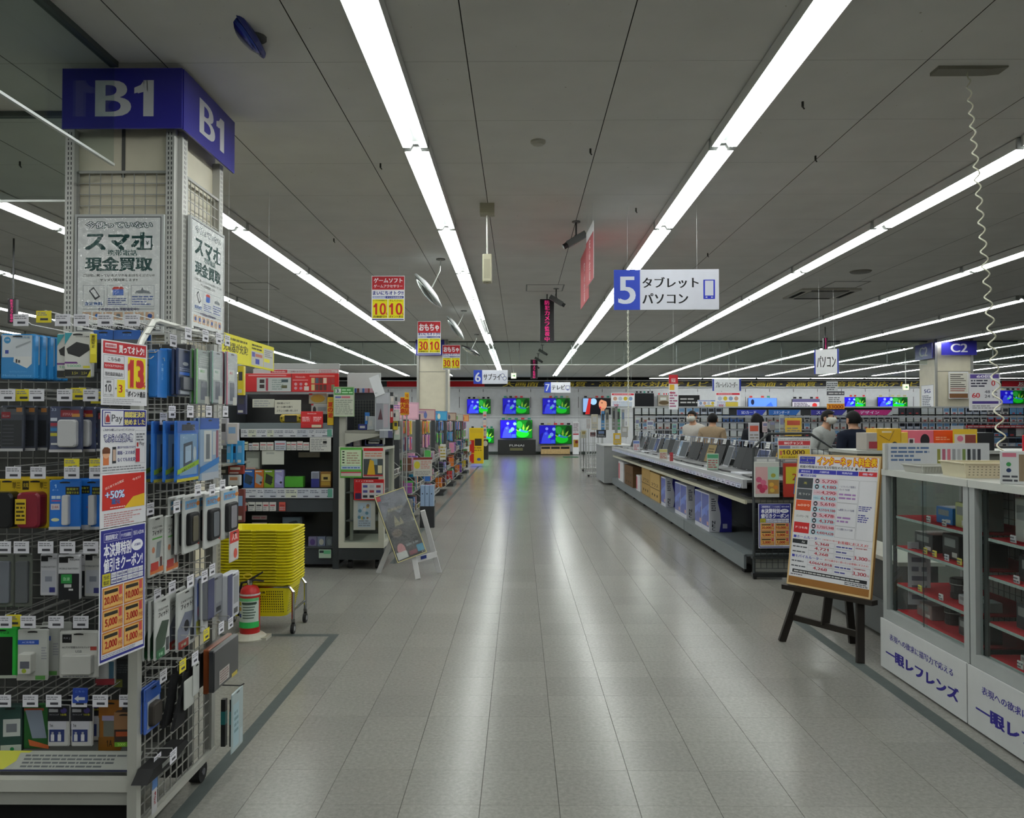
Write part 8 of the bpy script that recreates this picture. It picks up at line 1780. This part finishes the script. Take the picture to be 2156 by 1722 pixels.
# things standing on the showcases
TZ = 1.1905
def tray(lab, loc, rz, w, d, h, c):
    b = MB('plastic'); b.box(-w / 2, w / 2, -d / 2, d / 2, 0, .006, c)
    for s in (-1, 1): b.add([(-w / 2, s * d / 2, 0), (w / 2, s * d / 2, 0), (w / 2 + .01, s * (d / 2 + .012), h), (-w / 2 - .01, s * (d / 2 + .012), h)], [(0, 1, 2, 3)], c); b.add([(s * w / 2, -d / 2, 0), (s * w / 2, d / 2, 0), (s * (w / 2 + .012), d / 2 + .01, h), (s * (w / 2 + .012), -d / 2 - .01, h)], [(0, 1, 2, 3)], c)
    for i in range(18):
        for j in range(4): x = -w * .46 + w * .92 * i / 17; z = h * (.2 + .18 * j); y = -d / 2 - .012 * z / h - .0006; b.add([(x - .004, y, z), (x + .004, y, z), (x + .004, y, z + .005), (x - .004, y, z + .005)], [(0, 1, 2, 3)], '5a5648')
    for s in (-1, 1): b.bar((-w / 2 - .012, s * (d / 2 + .014), h), (w / 2 + .012, s * (d / 2 + .014), h), .012, .006, c); b.bar((s * (w / 2 + .014), -d / 2 - .012, h), (s * (w / 2 + .014), d / 2 + .012, h), .012, .006, c)
    tag(b.build('plastic_tray', None, loc, rz), lab, 'tray')
tray('cream perforated plastic tray on top of the showcases', (2.42, 4.05, TZ), -.1, .36, .26, .075, 'b0a98f')
tray('pale grey plastic tray beside the cream one on the farther showcase', (2.36, 4.42, TZ), .0, .3, .2, .04, '9c9c96')
def st(b, w, h): b.lines(-w * .48, h * .3, -w * .1, h * .9, 4, '44587a', 1, seed=3); [b.rect(w * (-.02 + .05 * k), h * .2, w * (.012 + .05 * k), h * .78, ['6a6a30', '8a4a5a', 'a05a64', '77787a', '8a8a8c', '5a6a3a', '2a2c30', '4a4c50', '33353a'][k], 1) for k in range(9)]
l, w, h = bx(1876, 2088, 936, 985, 4.6)
board('shelf_sign', 'white upright strip sign with small pictures along the showcase back', 'sign', (l.x + .02, 4.66, TZ), 0, w, h + .02, st, back='a6a8aa', t=.02, m='gloss')
b = MB('painted'); b.box(-.03, .03, 0, .03, 0, .155, 'a3a4a0'); [b.rect(x, .01 + .02 * k, x + .006, .022 + .02 * k, '2a2c2e', 1) for k in range(7) for x in (-.012, .008)]
tag(b.build('slotted_post', None, (aY(1870, 940, 4.7).x, 4.68, TZ)), 'short pale slotted post at the showcase corner', 'post')
def ca(b, w, h): b.rect(-w * .2, h * .1, w * .3, h * .9, '6a5c4a', 1); b.disc(w * .05, h * .5, w * .16, '8a7a5c', 2, rz=h * .3); b.rect(-w * .46, h * .82, -w * .24, h * .94, 'a05a6a', 1); b.disc(-w * .36, h * .6, w * .04, '2a6a3a', 1); b.disc(-w * .36, h * .42, w * .04, '1c2a4a', 1); b.lines(-w * .46, h * .06, -w * .22, h * .3, 2, '33343a', 1)
sb(2.27, 3.50, TZ, .24, .006, .15, 'a6a8a8', 'white promotion card with a nature picture on the nearer showcase', ca, 'paper', 'promo_card', rz=-.5)
sb(2.42, 3.62, TZ, .2, .01, .22, '9a1c26', 'red and white promotion card behind the nature picture card', lambda b, w, h: b.lines(-w * .4, h * .6, w * .4, h * .92, 2, 'd0b0b4', 1, seed=2), 'paper', 'promo_card', rz=-.2)
def fly(b, w, h): b.rect(-w * .46, h * .86, w * .46, h * .97, '4a3c7a', 1); b.text('60回', 0, h * .875, h * .08, 'c8c4d4', 2, bold=.04, w=w * .5); b.lines(-w * .44, h * .62, w * .1, h * .84, 3, '2c2c3c', 1, seed=1); b.text('0', w * .28, h * .66, h * .14, 'a02c34', 1, bold=.05); b.text('60', -w * .28, h * .34, h * .13, 'a02c34', 1, bold=.06, w=w * .24); b.text('48 36', w * .2, h * .46, h * .08, '2c2c3c', 1, w=w * .4); b.text('24 12', w * .2, h * .34, h * .08, '2c2c3c', 1, w=w * .4); b.rect(-w * .4, h * .18, w * .44, h * .25, '3a2c6a', 1); b.lines(-w * .4, h * .04, w * .4, h * .15, 2, '77787e', 1)
l, w, h = bx(2043, 2104, 786, 864, 4.3)
board('hanging_flyer', 'crumpled violet and red instalment flyer clipped to the coiled cord', 'flyer', l, -.12, w, h, fly, back='b4b4ba', t=.002, wires=())
# ---- camera boxes on the shelf behind
t = thing('camera_shelf', 'grey shelf unit behind the showcases carrying coloured camera boxes', 'shelf', (0, 0, 0))
MB('painted').box(2.72, 5.2, 6.35, 6.85, .05, 1.22, '63655f').build('core', t); MB('painted').box(2.7, 5.2, 6.3, 6.88, 1.22, 1.245, '8f918c').build('top_board', t)
MB('painted').box(2.5, 2.7, 5.1, 6.3, .25, .55, '202224').build('low_cabinet', t); MB('painted').box(2.42, 2.72, 5.05, 6.3, .55, .575, '9a9a92').build('side_table', t); MB('painted').box(2.46, 2.72, 5.08, 6.3, .03, .25, '3c4040').build('plinth', t)
def cb(b, w, h): b.disc(w * .22, h * .1, w * .17, '1c1a18', 1, rz=h * .3); b.tube([(-w * .4, -.001, h * .7), (0, -.002, h * .45), (w * .2, -.001, h * .9)], .002, 4, '33281c'); b.rect(-w * .3, h * .8, w * .1, h * .88, 'c0b090', 1)
for px, c, n, dr in (((1847, 1898, 906, 952), 'b08a20', 'golden yellow camera box with black strap', cb), ((1896, 1912, 912, 950), 'b89a3c', 'pale yellow box edge between camera boxes', None), ((1912, 1966, 908, 950), 'b85a68', 'pink camera box with round lens picture', lambda b, w, h: b.disc(w * .16, h * .5, w * .18, '1e1c1e', 1, rz=h * .32) and b.rect(-w * .48, h * .2, -w * .24, h * .6, 'b0a8a8', 1) and b.rect(-w * .44, h * .25, -w * .3, h * .55, '33282a', 2)), ((1966, 2010, 908, 950), 'b84018', 'orange camera box beside the pink one', lambda b, w, h: b.disc(w * .1, h * .14, w * .22, '8a98a0', 1, rz=h * .12) and b.lines(-w * .4, h * .5, w * .3, h * .7, 2, 'c88a6a', 1)), ((2056, 2094, 908, 945), '1e1f22', 'black camera bag past the yellow picture card', None), ((1825, 1847, 903, 940), '8c8882', 'beige carton beside the golden camera box', lambda b, w, h: b.rect(-w * .3, h * .1, w * .5, h * .5, '7a2c34', 1))):
    l, w, h = bx(*px, 6.38); l.z = 1.2455
    B(n, px, 6.38, .2, c, 'camera_box', dr, cat='box').location = l
l, w, h = bx(2008, 2056, 898, 938, 6.3); l.z = 1.2455
board('promo_card', 'yellow framed card with pink and brown pictures on the camera shelf', 'card', l, -.1, w, h + .02, lambda b, w, h: b.rect(-w * .44, h * .08, w * .44, h * .76, 'b0a89c', 1) and b.rect(0, h * .08, w * .44, h * .74, '6a3028', 2) and b.disc(-w * .2, h * .56, w * .13, 'a85a70', 2) and b.rect(-w * .4, h * .1, -w * .04, h * .28, '4a4038', 2), back='b8982c', t=.004)
# ================================================================ carded goods on the long back shelves
t = thing('memory_shelf', 'long pegboard shelf of memory cards behind the laptop counter', 'shelf', (0, 19.0, 0))
MB('painted').box(2.76, 13.2, .06, .1, .1, 1.86, '2f3133').build('pegboard', t); MB('painted').box(2.76, 13.2, -.25, .06, .1, .9, '55585c').build('base_shelf', t)
MB('painted').box(2.76, 13.2, -.04, .1, 1.84, 1.87, '9a9c9c').build('top_rail', t); MB('painted').box(2.76, 13.2, -.3, -.27, 1.6, 1.64, '8a8e94').build('front_rail', t)
for z in (1.49, 1.32, 1.14, .96):
    b = MB('paper'); b.box(2.8, 13.2, -.13, -.125, z - .026, z, 'a4a6aa'); b.lines(2.8, z - .024, 13.2, z - .002, 1, '5a5c68', 1, -.13, seed=int(z * 99)); b.build('price_rail', t)
HD = [('SDカード', '2a3a94', 3.2), ('スタンダード', '2c5a9c', 1.1), ('スライド', '33307c', 1.2), ('デザイン', '9a2868', 1.2)]
for k, (s, c, w0) in enumerate(HD):
    x = (5.52, 6.3, 7.35, 8.4)[k]
    def hs(b, w, h): b.poly([(-w * .5, 0), (w * .36, 0), (w * .5, h), (-w * .5, h)], c, 1); b.text(s, -w * .1, h * .2, h * .6, 'b8bcd0', 2, bold=.03, w=w * .5)
    board('header_strip', 'strip header reading in %s on the memory shelf' % ('deep blue', 'sky blue', 'violet', 'magenta')[k], 'sign', (x, 18.69, 1.66), 0, (.7, .75, .85, .9)[k], .125, hs, back='a0a4a8', t=.01)
PM = []
rp = random.Random(9)
for k in range(12):
    c = ['a0a4ac', '8c94a4', '3a5a94', '9aa0a0', '2c3c6a', 'a8a8a8', '6a8aa8', '33343c', '9a9490', 'a05a34', '4a7aa0', '9a3c40'][k]
    b = MB('gloss'); b.lf = 3; b.cbox(-.072, .072, 0, .02, 0, .15, c, .003); b.rect(-.06, .06, .06, .14, rp.choice(['a0a4a8', '6a6c70', '1c1e24', '5a7a9a', '33353a']), 1); b.rect(-.03, .01, .03, .04, rp.choice(['2a2c34', 'a8a8a8', '8a3a3a']), 1); PM.append(b.mesh('memory_pack'))
PN = ['silver', 'steel blue', 'royal blue', 'pale grey', 'navy', 'white', 'light blue', 'black', 'stone', 'orange', 'azure', 'red']
XS = [2.85 + .176 * i for i in range(58)]
for rw, z in enumerate((1.68, 1.50, 1.33, 1.15, .97)):
    c = 0
    for i, x in enumerate(XS):
        if rw == 0 and 5.1 < x < 8.9: continue
        if i % 3 == 0: c = rp.choice([0, 1, 3, 3, 5, 5, 8, 7, 7, 0, 2 if rw % 2 else 4, 10 if x > 9 else 8, 11 if x > 9.5 and rw == 1 else 5, 9 if rw == 1 and x < 5.8 else 3])
        o = link('memory_pack', PM[c], None, (x, 18.9 - .02 * (i % 2), z)); tag(o, '%s pack, %s in the %s hook row of the memory shelf%s' % (PN[c], ORD[i % 30], ORD[rw], '' if i < 30 else ', second half'), 'package', 'carded packs on the memory shelf')
t = thing('phone_goods_rack', 'low rack of red headed phone goods past the camera shelf', 'display rack', (0, 0, 0))
MB('painted').box(7.6, 12.2, 13.5, 13.9, .1, 1.42, '77797c').build('core', t); MB('painted').box(7.6, 12.2, 13.3, 13.5, .1, 1.0, '6a6c70').build('shelf', t)
for i in range(34):
    for j in range(2): o = link('phone_pack', PM[(i * 5 + j * 3) % 9], None, (7.75 + .13 * i, 13.46, 1.24 - .17 * j)); tag(o, '%s pack, %s in the %s row of the phone goods rack' % (PN[(i * 5 + j * 3) % 9], ORD[i % 30] + ('' if i < 30 else ' after thirty'), ORD[j]), 'package', 'packs on the phone goods rack')
b = MB('paper'); b.lf = 3; b.box(-2.3, 2.3, 0, .02, 0, .05, '8c2830'); b.lines(-2.28, .005, 2.28, .045, 1, 'b0a0a0', 1, seed=5); tag(b.build('header_strip', None, (9.9, 13.4, 1.385)), 'long red and white strip along the phone goods rack', 'sign')
for px, Y, c, n in (((1654, 1688, 880, 918), 11.2, 'b89a40', 'yellow and red card on a pole by the masked clerk'), ((1577, 1599, 890, 935), 9.6, 'a4a4aa', 'tall white leaflet stand before the long haired woman'), ((1606, 1616, 888, 910), 10.5, 'a8989c', 'white and pink leaning box behind the counter'), ((1621, 1632, 886, 906), 10.6, '6c6e70', 'grey handset standing behind the counter'), ((1642, 1651, 873, 925), 11.5, '8c9496', 'slim pale post display beside the yellow card'), ((1362, 1376, 885, 908), 16.5, 'a4a8ac', 'small white sign standing at the fence'), ((1338, 1346, 880, 908), 17, '9ca4a0', 'pointed white card at the far end of the fence'), ((1416, 1424, 893, 912), 14, '6a9a94', 'pale teal bottle behind the fence')):
    l, w, h = bx(*px, Y); B(n, px, Y, .02, c, 'counter_item', lambda b, w, h: b.rect(-w * .4, h * .6, w * .4, h * .86, 'a04838' if 'red' in n else '6a6c88', 1) and b.lines(-w * .4, h * .1, w * .4, h * .5, 3, '77706a', 1), 'paper', 'card')
    b = MB('steel'); b.box(-.01, .01, .01, .03, -l.z, 0, '8a8c8c'); b.build('foot_post', [o for o in SC.objects if o.name.startswith('counter_item')][-1])
# ================================================================ people behind the counters
def skinned(name, par, V, Ed, Rd, col, m, lev=1):
    me = bpy.data.meshes.new(name); me.from_pydata(V, Ed, [])
    o = bpy.data.objects.new(name, me); COL.objects.link(o)
    o.modifiers.new('s', 'SKIN'); s2 = o.modifiers.new('u', 'SUBSURF'); s2.levels = lev; s2.render_levels = lev
    for i, sv in enumerate(me.skin_vertices[0].data): sv.radius = Rd[i] if isinstance(Rd[i], tuple) else (Rd[i], Rd[i]); sv.use_root = i == 0
    dg = bpy.context.evaluated_depsgraph_get(); dg.update()
    n = bpy.data.meshes.new_from_object(o.evaluated_get(dg)); bpy.data.objects.remove(o)
    n.materials.clear(); n.materials.append(MATS[m]); at = n.attributes.new('Col', 'FLOAT_COLOR', 'FACE'); c = C(col)
    at.data.foreach_set('color', [c[0], c[1], c[2], 1.0] * len(n.polygons)); n.shade_smooth()
    return link(name, n, par)
def shell(mb, c, r, keep, col, nu=18, nv=12, th=.0):
    vs = []; fs = []
    for j in range(nv + 1):
        for i in range(nu):
            a, b = 2 * pi * i / nu, pi * j / nv; vs.append((c[0] + r[0] * math.sin(b) * math.cos(a), c[1] + r[1] * math.sin(b) * math.sin(a), c[2] + r[2] * math.cos(b)))
    for j in range(nv):
        for i in range(nu):
            f = (j * nu + i, (j + 1) * nu + i, (j + 1) * nu + (i + 1) % nu, j * nu + (i + 1) % nu); q = sum((Vector(vs[k]) for k in f), Vector()) / 4 - Vector(c)
            if keep(q.x / r[0], q.y / r[1], q.z / r[2]): fs.append(f)
    mb.add(vs, fs, col)
def person(lab, x, y, rz, h, top, trousers, hair='short', mask=True, bend=0.0, reach=.25, turn=0.0, topmat='cloth'):
    p = thing('person', lab, 'person', (x, y, 0), rz)
    k = h / 1.7; B_ = lambda X, Y, Z: (X * k, (Y - bend * max(0, Z - .95) ** 1.0) * k, Z * k)
    V = [B_(0, 0, .93), B_(0, .0, 1.08), B_(0, .0, 1.28), B_(0, .01, 1.42), B_(0, .0, 1.49), B_(0, -.015, 1.555), B_(0, -.012, 1.62), B_(0, .0, 1.675)]
    R = [(.15, .11), (.13, .10), (.155, .105), (.10, .08), (.052, .052), (.066, .078), (.076, .094), (.05, .062)]
    R = [(a * k, b * k) for a, b in R]; Ed = [(i, i + 1) for i in range(7)]
    def chain(a, pts, rs):
        q = a
        for P, r in zip(pts, rs): V.append(B_(*P)); R.append((r * k, r * k)); Ed.append((q, len(V) - 1)); q = len(V) - 1
        return q
    arms = []
    for s in (-1, 1):
        ap = [(s * .17, .01, 1.39), (s * .225, .02, 1.13), (s * .2, -reach * .8, 1.0 + reach * .2)]
        wq = chain(3, ap, (.058, .042, .03)); arms.append(ap)
        d = -1 if reach > .1 else -.3
        hq = chain(wq, [(s * .195, -reach * .8 - .07, .98 + reach * .2)], (.03,))
        for f, L in ((-.03, .06), (-.01, .075), (.01, .07), (.03, .055)): chain(hq, [(s * .195 + f, -reach * .8 - .07 - L * .5, .975 + reach * .2), (s * .195 + f, -reach * .8 - .07 - L, .955 + reach * .2)], (.009, .008))
        chain(hq, [(s * .195 - s * .035, -reach * .8 - .08, .97 + reach * .2), (s * .195 - s * .045, -reach * .8 - .11, .965 + reach * .2)], (.011, .009))
        chain(0, [(s * .09, 0, .84), (s * .1, -.015, .48), (s * .1, .015, .09), (s * .105, -.12, .035)], (.085, .055, .04, .032))
    skinned('body', p, V, Ed, R, 'a07a62', 'skin')
    V2 = [B_(0, 0, .9), B_(0, 0, 1.08), B_(0, 0, 1.28), B_(0, .01, 1.415), B_(0, .003, 1.49)]; R2 = [(.175 * k, .13 * k), (.15 * k, .118 * k), (.188 * k, .138 * k), (.168 * k, .132 * k), (.076 * k, .074 * k)]; E2 = [(0, 1), (1, 2), (2, 3), (3, 4)]
    for ap in arms:
        q = 3
        for P, r in zip(ap, (.088, .066, .05)): V2.append(B_(*P)); R2.append((r * k, r * k)); E2.append((q, len(V2) - 1)); q = len(V2) - 1
    skinned('jacket', p, V2, E2, R2, top, topmat)
    V3 = [B_(0, 0, .95)]; R3 = [(.165 * k, .125 * k)]; E3 = []
    for s in (-1, 1):
        q = 0
        for P, r in (((s * .09, 0, .82), .098), ((s * .1, -.012, .48), .072), ((s * .1, .015, .07), .058)): V3.append(B_(*P)); R3.append((r * k, r * k)); E3.append((q, len(V3) - 1)); q = len(V3) - 1
    skinned('trousers', p, V3, E3, R3, trousers, 'cloth')
    for s in (-1, 1): b = MB('rubber'); b.prism([(-.05, 0), (.05, 0), (.055, .05), (.04, .09), (-.04, .09), (-.055, .05)], -.17 * k, .06 * k, '17181a'); b.build('shoe', p, (s * .1 * k, 0, .001))
    hc = Vector(B_(0, -.002, 1.61)); b = MB('hair'); rr = (.089 * k, .108 * k, .112 * k)
    if hair == 'long': shell(b, hc, rr, lambda X, Y, Z: Y > -.25 or Z > .5, '0e0d0e'); b.prism([(-.095 * k, -.30 * k), (.095 * k, -.30 * k), (.1 * k, 0), (.07 * k, .06 * k), (-.07 * k, .06 * k), (-.1 * k, 0)], .02 * k, .115 * k, '0e0d0e'); b.v = b.v[:-12] + [(v[0], v[1] + hc.y, v[2] + hc.z) for v in b.v[-12:]]
    else: shell(b, hc, rr, lambda X, Y, Z: Z > .42 or (Y > .1 and Z > -.55) or (Y > -.25 and Z > .05), '0f0e0f')
    b.build('hair', p, smooth=True)
    b = MB('skin')
    for s in (-1, 1): b.prism([(-.02, -.03), (.015, -.025), (.02, .02), (-.015, .03)], s * .078 * k, s * .09 * k, '98705a', axis='x'); b.v = b.v[:-8] + [(v[0], v[1] + hc.y + .005, v[2] + hc.z - .015) for v in b.v[-8:]]
    b.prism([(-.012, -.03), (.012, -.03), (.006, .02), (-.006, .02)], hc.y - .122 * k, hc.y - .09 * k, 'a27c64'); b.v = b.v[:-8] + [(v[0], v[1], v[2] + hc.z - .005) for v in b.v[-8:]]
    b.build('ears_and_nose', p)
    b = MB('gloss')
    for s in (-1, 1): b.cyl((s * .032 * k, hc.y - .098 * k, hc.z + .008), (s * .032 * k, hc.y - .088 * k, hc.z + .008), .011 * k, n=8, col='15110f'); b.box(s * .032 * k - .016, s * .032 * k + .016, hc.y - .1 * k, hc.y - .09 * k, hc.z + .03, hc.z + .036, '17120f')
    if not mask: b.box(-.022, .022, hc.y - .1 * k, hc.y - .085 * k, hc.z - .058, hc.z - .05, '8a4a44')
    b.build('eyes', p)
    if mask: b = MB('cloth'); shell(b, hc + Vector((0, -.004, -.03)), (.088 * k, .122 * k, .075 * k), lambda X, Y, Z: Y < -.15 and -.9 < Z < .5, 'bcbcb6'); b.build('face_mask', p, smooth=True)
    return p
person('clerk in a black suit seen from behind, standing past the price board', 4.09, 9.6, pi + .25, 1.60, '131722', '14161c', 'short', False, .05, .3)
q = person('masked clerk in a pale grey shirt bending down behind the laptop end frame', 4.16, 11.0, .75, 1.63, '8f9290', '1a1c20', 'short', True, .25, .3)
o = person('long haired woman in dark clothes seen from behind past the laptops', 3.80, 12.6, pi - .1, 1.61, '1c1d22', '1a1a1d', 'long', False, .02, .25)
person('masked shopper leaning left with white sleeves beside the back turned shopper', 3.28, 14.6, -.85, 1.68, 'a09c96', '26262a', 'short', True, .18, .3)
person('shopper with black hair and beige jacket turned away near the leaning shopper', 3.2, 13.1, pi - .5, 1.62, '7a6a56', '22242a', 'short', False, .12, .2)
bpy.data.objects.remove(_fo)
